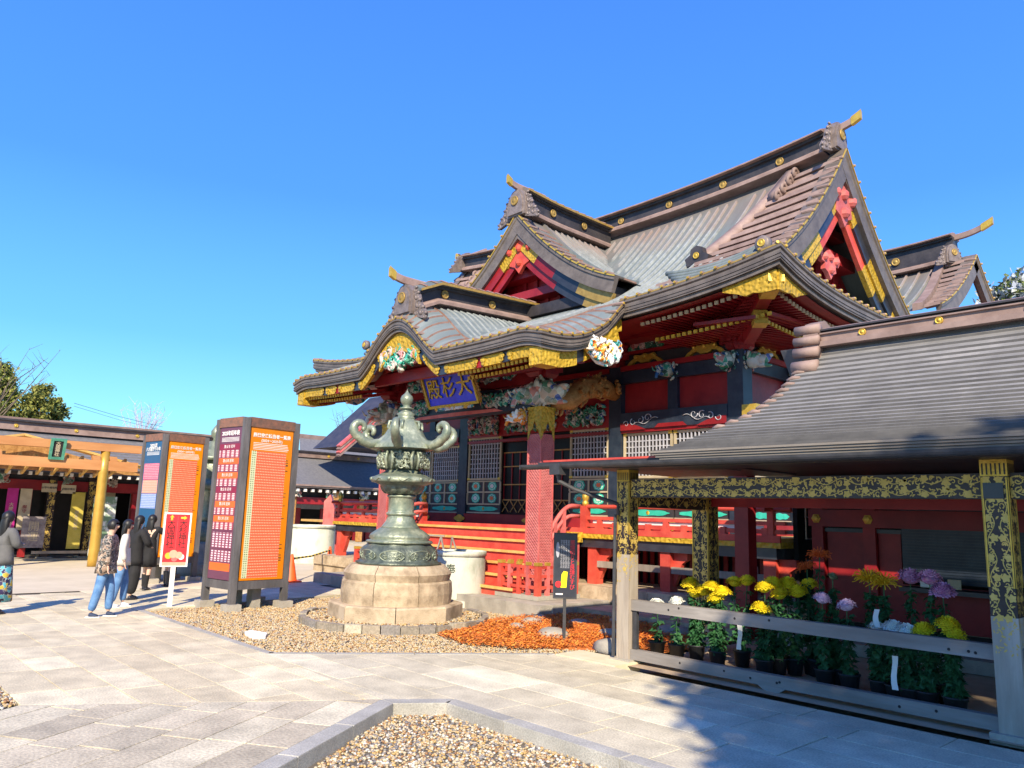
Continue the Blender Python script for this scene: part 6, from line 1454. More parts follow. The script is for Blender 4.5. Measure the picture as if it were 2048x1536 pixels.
# ---- black notice on a dark post
bs=thing('black_notice','tall narrow black notice with red and white characters on a dark post','sign',(-7.72,8.30,0))
P0=Vector((-7.72,8.30,0)); d=Vector((.716,.698,0)); n_=Vector((d.y,-d.x,0)); P0b=P0
sq(-.022,.022,-.05,.66,-.02,.02,'post_dark','post',bs); bd=sq(-.17,.17,.60,1.52,.0,.03,'post_dark','notice_board',bs); sq(-.155,.155,.625,1.50,.03,.033,'black','print',bs)
lt_=mat('notice_red_ink',(.62,.03,.05),None,9,.4)
text('悪縁切りと良縁むすび',.075,P0+d*.10+n_*.034+Z3*1.07,d,Z3,lt_,bd,'lettering',.002,.001,vertical=True,lsp=.92)
for k in range(4): text('御祭神大己貴大神の守札授与所',.03,P0+d*(.045-.034*k)+n_*.034+Z3*1.22,d,Z3,'grey_lattice',bd,'lettering',.001,vertical=True,lsp=.95)
for (c,r,m,z) in ((-.095,.045,'sign_red',.80),): 
    b=MB(); b.ext([(math.cos(t)*r,math.sin(t)*r) for t in lin(0,2*math.pi,23)[:-1]],P0+d*c+n_*.036+Z3*z,d,Z3,n_*.002); b.build('red_disc',MATS['sign_red'],bd)
b=MB(); b.ext([(-.065,.755),(.02,.755),(.035,.975),(-.02,.985),(-.05,.94)],P0+n_*.034,d,Z3,n_*.0015); b.build('yellow_card',mat('card_yellow',(.85,.75,.01),None,4,.4),bd)
b=MB(); b.ext([(math.cos(t)*.026,math.sin(t)*.11) for t in lin(0,2*math.pi,23)[:-1]],P0+d*-.11+n_*.034+Z3*1.28,d,Z3,n_*.0015); b.build('pale_tablet','grey_lattice',bd)
sq(-.13,-.03,.655,.675,.033,.035,'white','print_line',bd)
# ---- traffic cones with a striped bar
def cone(c,label):
    t=thing('traffic_cone',label,'traffic cone',(*c,0),'traffic cones by the concrete tank'); x,y=c
    b=MB(); b.lathe((x,y,.03),[(.16,0),(.15,.02),(.035,.60),(.028,.63)],20); b.build('cone_body','cone',t,True); b=MB(); b.box(x-.2,x+.2,y-.2,y+.2,0,.035); b.build('cone_base','cone',t)
cone((-17.6,9.2),'orange traffic cone half hidden beside the nearer notice tower'); cone((-21.0,12.2),'orange traffic cone standing right of the concrete tank')
st_=stripes('yellow_black_tape',(.75,.62,.05),(.03,.03,.03),3.2,'X'); b=MB(); b.tube([(-17.6,9.2,.55),(-19.2,10.6,.50),(-21.0,12.2,.55)],.025,8); tag(b.build('barrier_bar',st_),'yellow and black striped bar slung between the two cones','barrier bar')
# dark folding stand behind the white tank
fs=thing('folding_stand','grey metal A-frame stand leaning behind the white water tank','stand',(-13.2,10.4,.2))
for (a,c) in (((-13.55,10.25,.2),(-13.25,10.35,1.25)),((-12.95,10.45,.2),(-13.25,10.35,1.25)),((-13.55,10.75,.2),(-13.25,10.65,1.25)),((-12.95,10.9,.2),(-13.25,10.65,1.25)),((-14.6,10.0,1.27),(-13.2,10.4,1.27))): b=MB(); b.bar(a,c,.03,.03); b.build('leg' if c[2]<1.26 else 'bar','woodx',fs)
# stones in the orange bed
for i,(x,y,r) in enumerate(((-9.2,9.1,.17),(-9.0,8.6,.12),(-8.1,8.5,.22),(-7.6,9.2,.2),(-6.9,8.4,.24),(-8.6,9.6,.2),(-8.3,10.3,.24),(-7.2,10.2,.26),(-7.9,11.3,.3),(-6.8,11.2,.28),(-9.5,9.6,.14))):
    V0,F0=ico(); rs=random.Random(i); q=MB(); q.ball((0,0,0),1,0,10,7); b=MB(); b.add([(x+v[0]*r*1.2*(1+.2*math.sin(3*v[1]+i)),y+v[1]*r*(1+.15*math.sin(4*v[2]+i)),.04+v[2]*r*.5) for v in q.v],q.f)
    names=['flat grey stone nearest the lantern in the orange litter','small rounded stone in front of the flat grey one','grey boulder just behind the black notice post','rounded stone right of the black notice in the litter','pale boulder beside the left corridor post','mossy stone in the middle of the orange litter','grey stone towards the back of the orange litter','brown stone behind the left corridor post','dark stone near the hall platform, left one','dark stone near the hall platform, right one','small stone at the left edge of the orange litter']
    tag(b.build('garden_stone','stone_g',None,True),names[i],'stone','stones in the orange needle litter')
b=MB(); P=[(-10.75,4.98),(-10.4,4.9),(-10.25,5.05),(-10.5,5.2),(-10.85,5.12)]; b.ext(P,(0,0,-.03),X3,Y3,(0,0,.055)); tag(b.build('flat_stone','white'),'small flat white stone lying in the gravel near the paving edge','stone')
# ---------------------------------------------------------------- buildings on the left and behind
def hip_roof(parent,name,m,eave,ridge,across):
    pass
shop=thing('left_hall','low hall on the left with dark roof, red beams and black and gold posts','hall',(-28,6,0))
def qb(par,name,m,x0,x1,y0,y1,z0,z1,label=None): b=MB(); b.box(x0,x1,y0,y1,z0,z1); return b.build(name,m,par,label=label)
b=MB(); 
def slope(par,name,m,xe,ze,xr,zr_,y0,y1,n=8,sag=.12):
    b=MB(); b.grid([[(xe+(xr-xe)*t,y,ze+(zr_-ze)*t-sag*math.sin(math.pi*t)) for y in (y0,(y0+y1)/2,y1)] for t in lin(0,1,n)]); return b.build(name,m,par)
slope(shop,'roof_slope','slate',-26.0,2.75,-28.4,3.95,-4,11.9); slope(shop,'roof_slope','slate',-30.8,2.75,-28.4,3.95,-4,11.9)
for i in range(12):
    t=i/12; z=2.75+1.2*t-.12*math.sin(math.pi*t); b=MB(); b.box(-26.0-2.4*t-.2,-26.0-2.4*t,-4,11.95,z-.01,z+.035); b.build('shingle_course','slate',shop)
for j in range(3): qb(shop,'eave_layer','copper_b' if j==1 else 'copper_d',-26.02-.04*j,-25.9-.04*j,-4,11.95,2.74-.05*j,2.785-.05*j)
qb(shop,'ridge','copper_b',-28.6,-28.2,-4,12,3.93,4.2); qb(shop,'ridge_cap','ridge_dark',-28.7,-28.1,-4,12.05,4.2,4.26); qb(shop,'ridge_cap','copper_b',-28.62,-28.18,-4,12.05,4.262,4.33)
for y in (5.0,6.7,8.6,10.4): inst('medallion',MEDS,(-28.19,y,4.06),shop,(0,R_(90),0),(.8,)*3)
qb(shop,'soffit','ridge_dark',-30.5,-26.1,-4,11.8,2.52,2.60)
for y in np.arange(2.4,11.7,.27): qb(shop,'rafter','white',-26.2,-26.05,y,y+.085,2.50,2.60)
qb(shop,'tie_beam','red',-27.1,-26.95,-4,11.7,2.08,2.38); qb(shop,'upper_wall','ridge_dark',-27.3,-27.1,-4,11.7,2.38,2.52); qb(shop,'back_wall','dark',-30.6,-30.5,-4,11.8,0,2.6); qb(shop,'side_wall','red',-30.6,-27.2,11.6,11.7,0,2.6)
for i,(y,zg) in enumerate(((5.95,0),(7.05,0),(2.2,0),(9.3,0))):
    b=MB(); b.box(-27.12,-26.92,y-.11,y+.11,.1,2.5); p=b.build('hall_post',DK,shop); gild(p,(-26.92,y-.11,.2),Y3,Z3,.22,2.2,60+i,None,1.3); qb(p,'stone_pad','stone_g',-27.2,-26.84,y-.2,y+.2,0,.1)
for y in (5.35,8.35): qb(shop,'red_post','red',-27.1,-26.9,y-.08,y+.08,.1,2.08)
qb(shop,'floor','stone_g',-30.5,-26.7,-4,11.7,-.05,.06); qb(shop,'low_rail','wood',-26.45,-26.40,5.5,7.0,.22,.30)
for y0,y1,zz,m in ((5.55,6.0,.3,'dark'),(7.3,8.2,.2,'cream'),(6.2,6.9,.1,'dark'),(8.7,9.2,.1,'grey_lattice'),(9.6,11.2,.2,'white')): qb(shop,'doorway_panel',m,-28.6,-28.5,y0,y1,zz,2.1)
for (y,z) in ((4.6,2.42),(6.35,2.43),(7.6,2.42),(8.6,2.43),(9.9,2.42)): carve(shop,'bracket_carving','poly',(-26.9,y,z-.02),Y3,Z3,.16,.14,.1,10,int(y*5),None,5)
# goods and banners under the eaves
def board(label,y0,y1,z0,z1,m,cat='banner',txt=None,tm='black',grp=None,x=-26.55,th=.025,ts=.12):
    b=MB(); b.box(x-th,x,y0,y1,z0,z1); o=tag(b.build('hanging_board' if z1-z0<.6 else 'banner',m),label,cat,grp)
    if txt: text(txt,ts,(x,(y0+y1)/2,(z0+z1)/2),Y3,Z3,tm,o,'lettering',.004,.001,vertical=(z1-z0>y1-y0))
    return o
yb=mat('mustard_cloth',(.50,.40,.06),(.62,.50,.10),5,.8,0,.1); mg=mat('magenta_cloth',(.35,.01,.16),(.45,.02,.22),5,.7); db=mat('drab_print_cloth',(.16,.13,.13),(.32,.28,.27),9,.8)
board('tall mustard yellow banner between the gilt posts of the left hall',6.42,6.78,.35,2.05,yb,'banner','御朱印受付','cream')
board('narrow magenta banner at the far left under the hall eaves',4.72,5.0,.9,2.1,mg,'banner','大國祭','cream'); board('pale brown banner beside the magenta one',5.05,5.35,.9,2.1,'cream','banner','御守','red')
board('small cream board hung left of the first gilt post',5.58,5.98,2.02,2.28,'cream','board','お守り授与所',ts=.07); board('small cream board hung right of the first gilt post',6.1,6.5,2.0,2.26,'cream','board','御祈祷受付',ts=.07)
board('dark printed notice board standing low behind the woman in grey',5.15,5.75,.4,1.3,db,'notice board','開運','cream',ts=.3,x=-26.3)
board('white and green sheet beside the ochre gate pillar',6.95,7.6,.15,1.95,mat('white_green_print',(.62,.64,.60),(.16,.26,.16),4,.6,0,0,lo=.45,hi=.55),'sheet',x=-26.2)
# ochre shrine gate in front of it
gate=thing('shrine_gate','ochre wooden shrine gate with green framed name board in front of the left hall','shrine gate',(-24,5.2,0))
OC=mat('ochre_gate_wood',(.44,.19,.065),(.54,.26,.10),3,.5,0,.1,20,(1,.2,1)); OG=mat('gilt_ochre_pillar',(.46,.27,.045),(.56,.35,.07),3,.35,.3)
for y in (6.52,3.7):
    b=MB(); b.lathe((-24,y,0),[(.14,0),(.14,.2),(.13,2.6),(.12,3.2)],24); b.build('gate_pillar',OG,gate,True)
b=MB(); b.box(-24.12,-23.88,2.4,7.45,3.2,3.42); b.build('top_beam',OC,gate); b=MB(); b.box(-24.09,-23.91,2.7,7.40,2.66,2.93); b.build('tie_beam',OC,gate)
for y in (6.3,6.74,3.48,3.92): b=MB(); b.ext([(-.10,0),(.10,0),(.07,.13),(-.13,.13)],(-24.085,y,2.93),Y3,Z3,(.17,0,0)); b.build('wedge',OC,gate)
nb=thing('gate_name_board','green framed name board with dark face hung on the ochre gate','plaque',(-23.85,5.26,3.2))
ty2=Vector((.22,0,1)).normalized(); c0=Vector((-23.84,5.26,3.17)); n2=Y3.cross(ty2)
def nbx(a0,a1,h0,h1,d0,d1,m,name): b=MB(); vs=[c0+Y3*a+ty2*h+n2*d for d in (d0,d1) for a,h in ((a0,h0),(a1,h0),(a1,h1),(a0,h1))]; b.add(vs,[(3,2,1,0),(4,5,6,7),(0,1,5,4),(1,2,6,5),(2,3,7,6),(3,0,4,7)]); return b.build(name,m,nb)
gf=mat('verdigris_green_frame',(.05,.22,.14),(.10,.32,.22),9,.5)
nbx(-.12,.12,-.22,.22,0,.03,'dark','board'); 
for a in ((-.19,-.12),(.12,.19)): nbx(*a,-.29,.29,0,.06,gf,'frame')
for h in ((-.29,-.22),(.22,.29)): nbx(-.119,.119,*h,0,.06,gf,'frame')
text('大國神社',.12,c0+n2*.031,Y3,ty2,'cream',nb,'lettering',.003,.002,vertical=True,lsp=.85)
# ochre porch rafters behind the gate
pch=thing('ochre_porch','ochre timber porch roof with slanting rafters behind the gate beams','porch',(-25.2,5,2.8))
for i in range(13):
    y=2.6+i*.38; b=MB(); b.bar((-25.9,y,2.55),(-24.3,y,3.0),.07,.10); b.build('rafter','ochre',pch)
b=MB(); b.bar((-24.9,4.6,3.55),(-24.9,8.4,2.72),.5,.06); b.build('verge_board','ochre',pch); b=MB(); b.bar((-24.9,4.6,3.55),(-24.9,.8,2.72),.5,.06); b.build('verge_board','ochre',pch)
b=MB(); b.ext([(2.2,2.62),(8.2,2.62),(4.7,3.45)],(-25.6,0,0),Y3,Z3,(.05,0,0)); b.build('gable_board','woodcarv',pch)
# corridor at the back, seen between towers and lantern
bc=thing('rear_corridor','long low corridor building with plain grey roof behind the concrete tank','corridor building',(-37,22,0))
slope(bc,'roof_slope','slate',-35.9,2.98,-38.2,4.55,13,33,8,.1); slope(bc,'roof_slope','slate',-40.5,2.98,-38.2,4.55,13,33,8,.1)
for j in range(2): qb(bc,'eave_layer','copper_d' if j else 'copper_b',-35.95-.05*j,-35.82-.05*j,13,33,2.9-.08*j,2.98-.08*j)
qb(bc,'ridge','copper_b',-38.4,-38.0,13,33,4.5,4.78); qb(bc,'ridge_cap','ridge_dark',-38.5,-37.9,13,33,4.78,4.85)
for y in np.arange(14,32,1.9): inst('medallion',MEDS,(-37.99,y,4.64),bc,(0,R_(90),0),(1,)*3)
for y in np.arange(15,29,.42): qb(bc,'rafter','white',-36.1,-35.95,y,y+.14,2.62,2.76)
qb(bc,'tie_beam','red',-36.6,-36.45,13,33,2.0,2.35); qb(bc,'upper_wall','dark',-36.7,-36.6,13,33,2.35,2.8); qb(bc,'back_wall','dark',-40,-39.9,13,33,0,2.9); qb(bc,'light_strip','grey_lattice',-39.0,-38.95,13,33,1.75,2.0)
for y in (18.9,20.9,22.9,24.9,26.9): 
    qb(bc,'post','woodcarv',-36.65,-36.4,y-.13,y+.13,.1,2.35); carve(bc,'bracket_carving','poly',(-36.3,y+.0,2.55),Y3,Z3,.3,.2,.12,10,int(y),None,6)
for y in (19.7,21.6,23.7,24.5,25.4): qb(bc,'inner_screen','red',-38.0,-37.9,y-.3,y+.4,.1,1.8)
qb(bc,'floor','stone_g',-40,-36.2,13,33,-.05,.08); qb(bc,'plaque','woodcarv',-36.3,-36.2,21.0,21.5,2.25,2.7)
# veranda end and red props between the tank and the lantern
rp_=thing('side_veranda','raised red railed veranda of the side hall left of the lantern','veranda',(-27,17,0))
for y in (16.2,18.3): qb(rp_,'deck','ochre',-28.2,-25.8,y-1.2,y+1.2,1.28,1.36)
qb(rp_,'deck_beam','black',-25.85,-25.75,15,19.5,1.08,1.27)
for y in (15.15,17.0,18.6): qb(rp_,'post','pink',-25.95,-25.7,y-.13,y+.13,0,1.08)
for z_ in (1.55,1.75,1.95): qb(rp_,'rail','red',-25.85,-25.78,15.1,19.5,z_,z_+.07)
for y in np.arange(15.3,19.5,.6): qb(rp_,'rail_post','red',-25.86,-25.77,y,y+.1,1.36,1.95)
for k,(x,y,l) in enumerate(((-22.6,12.0,'pink angled wooden prop post rising behind the concrete tank'),(-22.3,14.7,'pink angled wooden prop post left of the lantern'))):
    b=MB(); b.ext([(-.2,0),(.2,0),(.2,.9),(.02,1.4),(-.2,1.15)],(x,y,0) if k else (x-2.8,y+2.6,.9),Vector((.70,.71,0)),Z3,(-.17,.17,0)); tag(b.build('prop_post','pink'),l,'post')
# roofs behind
r2=thing('rear_hall_roof','grey shingled hall roof rising behind the rear corridor','hall roof',(-43,24,0))
b=MB(); b.grid([[(-41+(-3)*t,y0+(y1-y0)*s,4.4+1.75*t-.1*math.sin(3.14*t)) for s,(y0,y1) in ((s_,(21.5+1.4*t,34)) for s_ in (0,.5,1))] for t in lin(0,1,6)]); b.build('roof_slope','slate',r2)
qb(r2,'ridge','copper_b',-44.3,-43.9,22.7,34,6.05,6.35); qb(r2,'wall','dark',-46,-43,22.5,34,0,4.6)
r3=thing('neighbour_roof','small dark roof corner just right of the nearer notice tower','hall roof',(-44,19,0))
b=MB(); b.ext([(19.6,4.5),(22.3,4.5),(21.6,5.2),(20.9,6.1),(19.8,6.2)],(-44,0,0),Y3,Z3,(-2,0,0)); b.build('roof_slope','slate',r3); qb(r3,'wall','dark',-46,-44.1,19.7,22,0,4.6)
r4=thing('left_rear_hall','pinkish copper gable verge of a hall behind the left porch eave','hall roof',(-33,24,0))
for k in range(4):
    b=MB(); b.bar((-33.6,19.6,4.85+.0-.16*k),(-33.6,23.2,8.0-.16*k),.35,.09); b.build('verge_board','copper_b' if k%2 else 'pink',r4)
b=MB(); b.ext([(20,4.9),(24.5,4.9),(24.5,8.1),(23.3,8.0)],(-33.9,0,0),Y3,Z3,(-3,0,0)); b.build('roof_body','ridge_dark',r4)
# hall behind on the right, its ridge with upturned gilt tip
bh=thing('rear_hall','second copper roofed hall rising behind the right end of the shrine hall','hall',(-9.5,24.5,0))
XG=-6.5; YR2=24.0
def z2(s): return 9.35-.95*s+.09*s*s
b=MB(); b.grid([[(x,YR2-s,z2(s)+.12*max(0,(x+9)/2.6)**2) for s in lin(0,3.2,10)] for x in lin(-18,XG,20)]); o=b.build('roof','copper',bh,True)
for x in np.arange(-13,-7.3,.36): seam(o,[(x,YR2-s,z2(s)+.12*max(0,(x+9)/2.6)**2) for s in lin(.15,3.2,8)])
for s in np.arange(.2,3.2,.27): b=MB(); b.sweep([(x,YR2-s,z2(s)+.12*max(0,(x+9)/2.6)**2) for x in lin(-7.25+.12*s,XG,5)],[(0,1,0)]*5,[(-.09,0),(.11,0),(.09,.06),(-.07,.09)]); b.build('rake_tile','copper_b',o)
b=MB(); b.sweep([(-7.4+.10*s,YR2-s,z2(s)+.05) for s in lin(.1,3.1,10)],[(1,0,0)]*10,[(-.12,0),(.12,0),(.12,.2),(-.12,.2)]); b.build('descending_ridge','copper_b',o)
ridge_box('ridge',bh,[(x,YR2,z2(0)-.05+.14*max(0,(x+9)/2.6)**2) for x in lin(-16,-7.0,14)],(0,1,0),.85,.55); medals(bh,[(x,YR2-.22,z2(0)+.35) for x in (-10.6,-8.6)],(0,-1,0),None,1.2)
ridge_horn(bh,(-7.0,YR2,z2(0)+.80),(1,0,0),1.0,.25,.12); oni(bh,(-7.05,YR2-.25,z2(0)+.05),(.9,-.4,0),.7)
path=[(XG,YR2-s,z2(s)+.12) for s in lin(0,3.2,14)]; rake(path,[(1,0,0)]*14,bh,.40,step=.3)
path=[(XG,YR2+s,z2(s)+.12) for s in lin(0,3.2,14)]; rake(path,[(1,0,0)]*14,bh,.40,step=.3)
qb(bh,'wall','red',-17,-7.2,21.8,26.5,.2,6.8)
la2=thing('stone_lantern','slim grey-green lantern just visible in the gap between the two notice towers','lantern',(-20.4,8.2,0))
for nm,prof in (('base',[(.75,0),(.75,.3),(.6,.32),(.6,.8),(.5,.85)]),('foot',[(.5,.85),(.52,1.0),(.45,1.2),(.3,1.35)]),('shaft',[(.26,1.35),(.2,1.5),(.19,2.1),(.3,2.2)]),('fire_chamber',[(.42,2.2),(.44,2.35),(.3,2.4),(.34,2.5),(.36,2.8),(.3,2.95)]),('lantern_roof',[(.5,2.95),(.45,3.05),(.25,3.2),(.15,3.45)]),('finial_jewel',[(.1,3.45),(.06,3.52),(.13,3.6),(.14,3.72),(.08,3.82),(.01,3.92)])):
    b=MB(); b.lathe((-20.4,8.2,0),prof,24); b.build(nm,'bronze' if nm!='base' else 'stone_g',la2,True)
# ---------------------------------------------------------------- trees
def leafmesh(pts,size,seed,mats,rs=None):
    rs=np.random.RandomState(seed); n=len(pts); a=rs.normal(size=(n,3)); a/=np.linalg.norm(a,axis=1)[:,None]; t=rs.normal(size=(n,3)); u=np.cross(a,t); u/=np.linalg.norm(u,axis=1)[:,None]
    s=size*rs.uniform(.6,1.3,(n,1)); P=np.array(pts); vs=np.stack([P-a*s,P+u*s*.5,P+a*s,P-u*s*.5],1).reshape(-1,3)
    me=bpy.data.meshes.new('leaves'); me.from_pydata([tuple(v) for v in vs.tolist()],[],[(4*i,4*i+1,4*i+2,4*i+3) for i in range(n)])
    for m in mats: me.materials.append(MAT[m] if isinstance(m,str) else m)
    me.polygons.foreach_set('material_index',rs.randint(0,len(mats),n).astype(np.int32)); me.update(); return me
def tree(base,h,label,kind='conifer',seed=0,crown=(1.5,2.5),n=3000,leaf=.12,mats=('foliage','foliage_y'),grp=None,zc=None):
    rs=np.random.RandomState(seed); r_=random.Random(seed); x,y=base; t=thing('tree',label,'tree',(x,y,0),grp); R0,H0=crown
    b=MB(); b.tube([(x,y,-.2),(x+.05,y,h*.3),(x-.03,y+.05,h*.6),(x,y,h*.95)],[h*.022,h*.018,h*.012,h*.004],8); tr=b.build('trunk','bark',t)
    pts=[]; 
    if kind=='conifer':
        nb=70
        for i in range(nb):
            f=(i/nb)**.9; z=h-H0+H0*f; rr=R0*(1-f)**.8*rs.uniform(.7,1.15)+.08; a=rs.uniform(0,6.28); tip=np.array([x+rr*math.cos(a),y+rr*math.sin(a),z-.12*rr]); b0=np.array([x,y,z])
            for k in range(n//nb): q=rs.uniform(.25,1)**.6; pts.append(b0+(tip-b0)*q+rs.normal(size=3)*np.array([.16,.16,.13])*(.5+R0*.35))
    else:
        nb=46 if n<20000 else 150; cz=zc or h-H0/2
        for i in range(nb):
            v=rs.normal(size=3); v/=np.linalg.norm(v); c=np.array([x,y,cz])+v*np.array([R0,R0,H0/2])*rs.uniform(.45,1.0)**.6
            bb=MB(); 
            for k in range(n//nb): pts.append(c+rs.normal(size=3)*np.array([1,1,.75])*R0*.17)
        for i in range(12):
            v=rs.normal(size=3); v/=np.linalg.norm(v); c=Vector((x,y,cz))+Vector(tuple(v*np.array([R0,R0,H0/2])*.8)); b=MB(); s_=Vector((x,y,h*.4)); b.tube([s_,s_.lerp(c,.5)+Vector((0,0,.2)),c],[h*.010,h*.006,h*.002],6); b.build('limb','bark',tr)
    me=leafmesh(pts,leaf,seed,mats); o=bpy.data.objects.new('crown',me); col.objects.link(o); o.parent=t; me.transform(Matrix.Translation((-x,-y,0))); return t
tree((-46,7.25),8.5,'taller pointed evergreen at the far left edge behind the left hall','conifer',1,(1.5,3.6),9000,.11)
tree((-45,9.0),7.6,'lower and rounder yellow-green tree behind the left hall roof','broad',2,(1.0,2.6),8000,.10,('foliage_y','foliage_y','foliage'))
def twigs(base,h,label,seed,spread,m,n=18,z0=None,lean=0):
    rs=random.Random(seed); x,y=base; t=thing('bare_tree',label,'tree',(x,y,0),'bare trees beyond the roofs')
    b=MB(); b.tube([(x,y,0),(x,y,h*.5),(x+lean*.3,y,h*.7)],[.12,.09,.06],6); tr=b.build('trunk','bark',t)
    for i in range(n):
        a=rs.uniform(0,6.28); s0=Vector((x,y,h*rs.uniform(.45,.7))); e=Vector((x+math.cos(a)*spread*rs.uniform(.3,1),y+math.sin(a)*spread*rs.uniform(.3,1),h*rs.uniform(.8,1.0)))
        b=MB(); mid=s0.lerp(e,.55)+Vector((rs.uniform(-.2,.2),rs.uniform(-.2,.2),.2)); b.tube([s0,mid,e],[.035,.022,.006],5)
        for k in range(5): q=mid.lerp(e,rs.random()); b.tube([q,q+Vector((rs.uniform(-.5,.5),rs.uniform(-.5,.5),rs.uniform(.1,.6)))],[.012,.004],4)
        b.build('branch',m,tr)
lav=mat('pale_twig',(.42,.40,.50),(.55,.52,.60),9,.8)
twigs((-44,6.6),9.6,'bare branches reaching over the evergreens at the far left',3,3.0,'bark',16,lean=1)
twigs((-52,16.2),8.2,'bare pale treetop showing over the left hall ridge',4,1.6,lav,30)
twigs((-50,30),9.2,'thin bare treetop right of the nearer notice tower',5,1.4,'bark',20)
tree((-10.2,45),14.9,'pale frosted-looking treetop at the far right edge beyond the rear hall','broad',6,(1.8,4.6),2600,.2,(mat('pale_leaf',(.45,.48,.50),(.25,.28,.24),6,.7),'foliage',mat('white_leaf',(.65,.67,.72),None,6,.7)))
b=MB(); b.tube([(-44,10.2,6.75),(-46,13,6.5),(-48,16,6.35)],.011,5); b.tube([(-44,10.2,6.6),(-46,13,6.32),(-48,16,6.15)],.009,5); tag(b.build('overhead_wire','post_dark'),'thin double wire running above the left hall roof','wire')
def dense_tree(x,y,h,R_a,z0,z1,label,seed,n):
    rs=np.random.RandomState(seed); t=thing('tree',label,'tree',(x,y,0),'trees beside the path')
    b=MB(); b.tube([(x,y,-.2),(x+.1,y,h*.3),(x-.05,y+.08,h*.6),(x,y,h*.93)],[.2,.17,.12,.03],10); tr=b.build('trunk','bark',t)
    for i in range(16):
        a=rs.uniform(0,6.28); z=rs.uniform(z0-.5,z1-1); b=MB(); b.tube([(x,y,z),(x+math.cos(a)*R_a*.5,y+math.sin(a)*R_a*.5,z+.3),(x+math.cos(a)*R_a*.9,y+math.sin(a)*R_a*.9,z+.7)],[.07,.045,.012],6); b.build('limb','bark',tr)
    pts=[]
    while len(pts)<n:
        v=rs.uniform(-1,1,3); q=abs(v[0])**3+abs(v[1])**3+abs(v[2])**3
        lump=.82+.16*math.sin(5*v[0]+seed)*math.sin(4*v[1]+1)+.10*math.sin(9*v[2]+3*v[0])+.06*math.sin(17*v[1]+11*v[2])
        if q<lump or rs.rand()<.05*(q<lump+.35): pts.append(np.array([x,y,(z0+z1)/2])+np.array([(v[0]-v[1])*.72*R_a,(v[0]+v[1])*.72*R_a,v[2]*(z1-z0)/2]))
    me=leafmesh(pts,.17,seed,('foliage','foliage_y')); o=bpy.data.objects.new('crown',me); col.objects.link(o); o.parent=t; me.transform(Matrix.Translation((-x,-y,0)))
dense_tree(6.75,-2.45,13,1.9,7.0,11.35,'tall leafy tree whose shade edge crosses the right-hand paving',21,5200)
dense_tree(9.15,-.05,10.6,3.1,6.4,9.35,'lower broad tree whose shade darkens the near right corner',22,8500)
# ---------------------------------------------------------------- potted chrysanthemums
PETM={}
def flower_mesh(kind,seed=0,r=1.0):
    rs=random.Random(seed); b=MB(); N=150 if kind!='spider' else 70
    for i in range(N):
        f=(i+.5)/N; th=math.acos(1-f*1.12) if kind!='spider' else math.acos(1-f*1.05); ph=i*2.39996
        d=Vector((math.sin(th)*math.cos(ph),math.sin(th)*math.sin(ph),math.cos(th)*.80)); t=Vector((-math.sin(ph),math.cos(ph),0))
        if kind=='spider':
            L=rs.uniform(.8,1.25); pts=[d*.15,d*.6*L+Vector((0,0,.12)),d*L+Vector((0,0,.10*rs.uniform(-1,1.4))),d*L*1.15+Vector((0,0,-.25*rs.random()))]; b.tube(pts,[.035,.03,.028,.04],4)
        else:
            L=rs.uniform(.86,1.08); w_=.105*(1 if f>.25 else .8); c0=d*L*.55; c1=d*L*.9; c2=d*L+Vector((0,0,-.09*math.sin(th)))-d*.12*(1 if f<.7 else -.35)
            n_=d; b.add([c0-t*w_*.6,c0+t*w_*.6,c1+t*w_+n_*.02,c1-t*w_+n_*.02,c2+t*w_*.6,c2-t*w_*.6],[(0,1,2,3),(3,2,4,5)])
    if kind!='spider': b.ball((0,0,.02),.62,0,12,6,(1,1,.75))
    return b
def fmat(n,c,c2): 
    m=mat('petal_'+n,c,c2,4,.6); bs=m.node_tree.nodes['Principled BSDF']; bs.inputs['Subsurface Weight'].default_value=.0; return m
FM={'y':fmat('yellow',(.90,.72,.02),(.80,.62,.01)),'w':fmat('white',(.86,.86,.80),(.78,.80,.74)),'p':fmat('lilac',(.66,.42,.66),(.78,.62,.78)),'k':fmat('pink',(.58,.16,.38),(.76,.42,.60)),'o':fmat('orange',(.70,.14,.02),(.55,.08,.02)),'s':fmat('golden',(.75,.45,.01),(.66,.34,.01)),'n':fmat('bud',(.20,.22,.12),(.12,.18,.08))}
for k in FM: PETM[k]=[flower_mesh('spider' if k in 'os' else 'dome',s).mesh('flower_head',FM[k]) for s in range(2)]
LEAFM=[]
for s in range(4):
    q=MB(); c=[(0,0),(.16,.10),(.22,.28),(.38,.22),(.46,.40),(.64,.30),(.70,.16),(1,0)]; P=c+[(a,-b_) for a,b_ in c[-2:0:-1]]
    vs=[(a,b_*.9,-.18*a*a+.22*abs(b_)) for a,b_ in P]; q.add([(.5,0,-.03)]+vs,[(0,i+1,(i+1)%len(vs)+1) for i in range(len(vs))]); LEAFM.append(q)
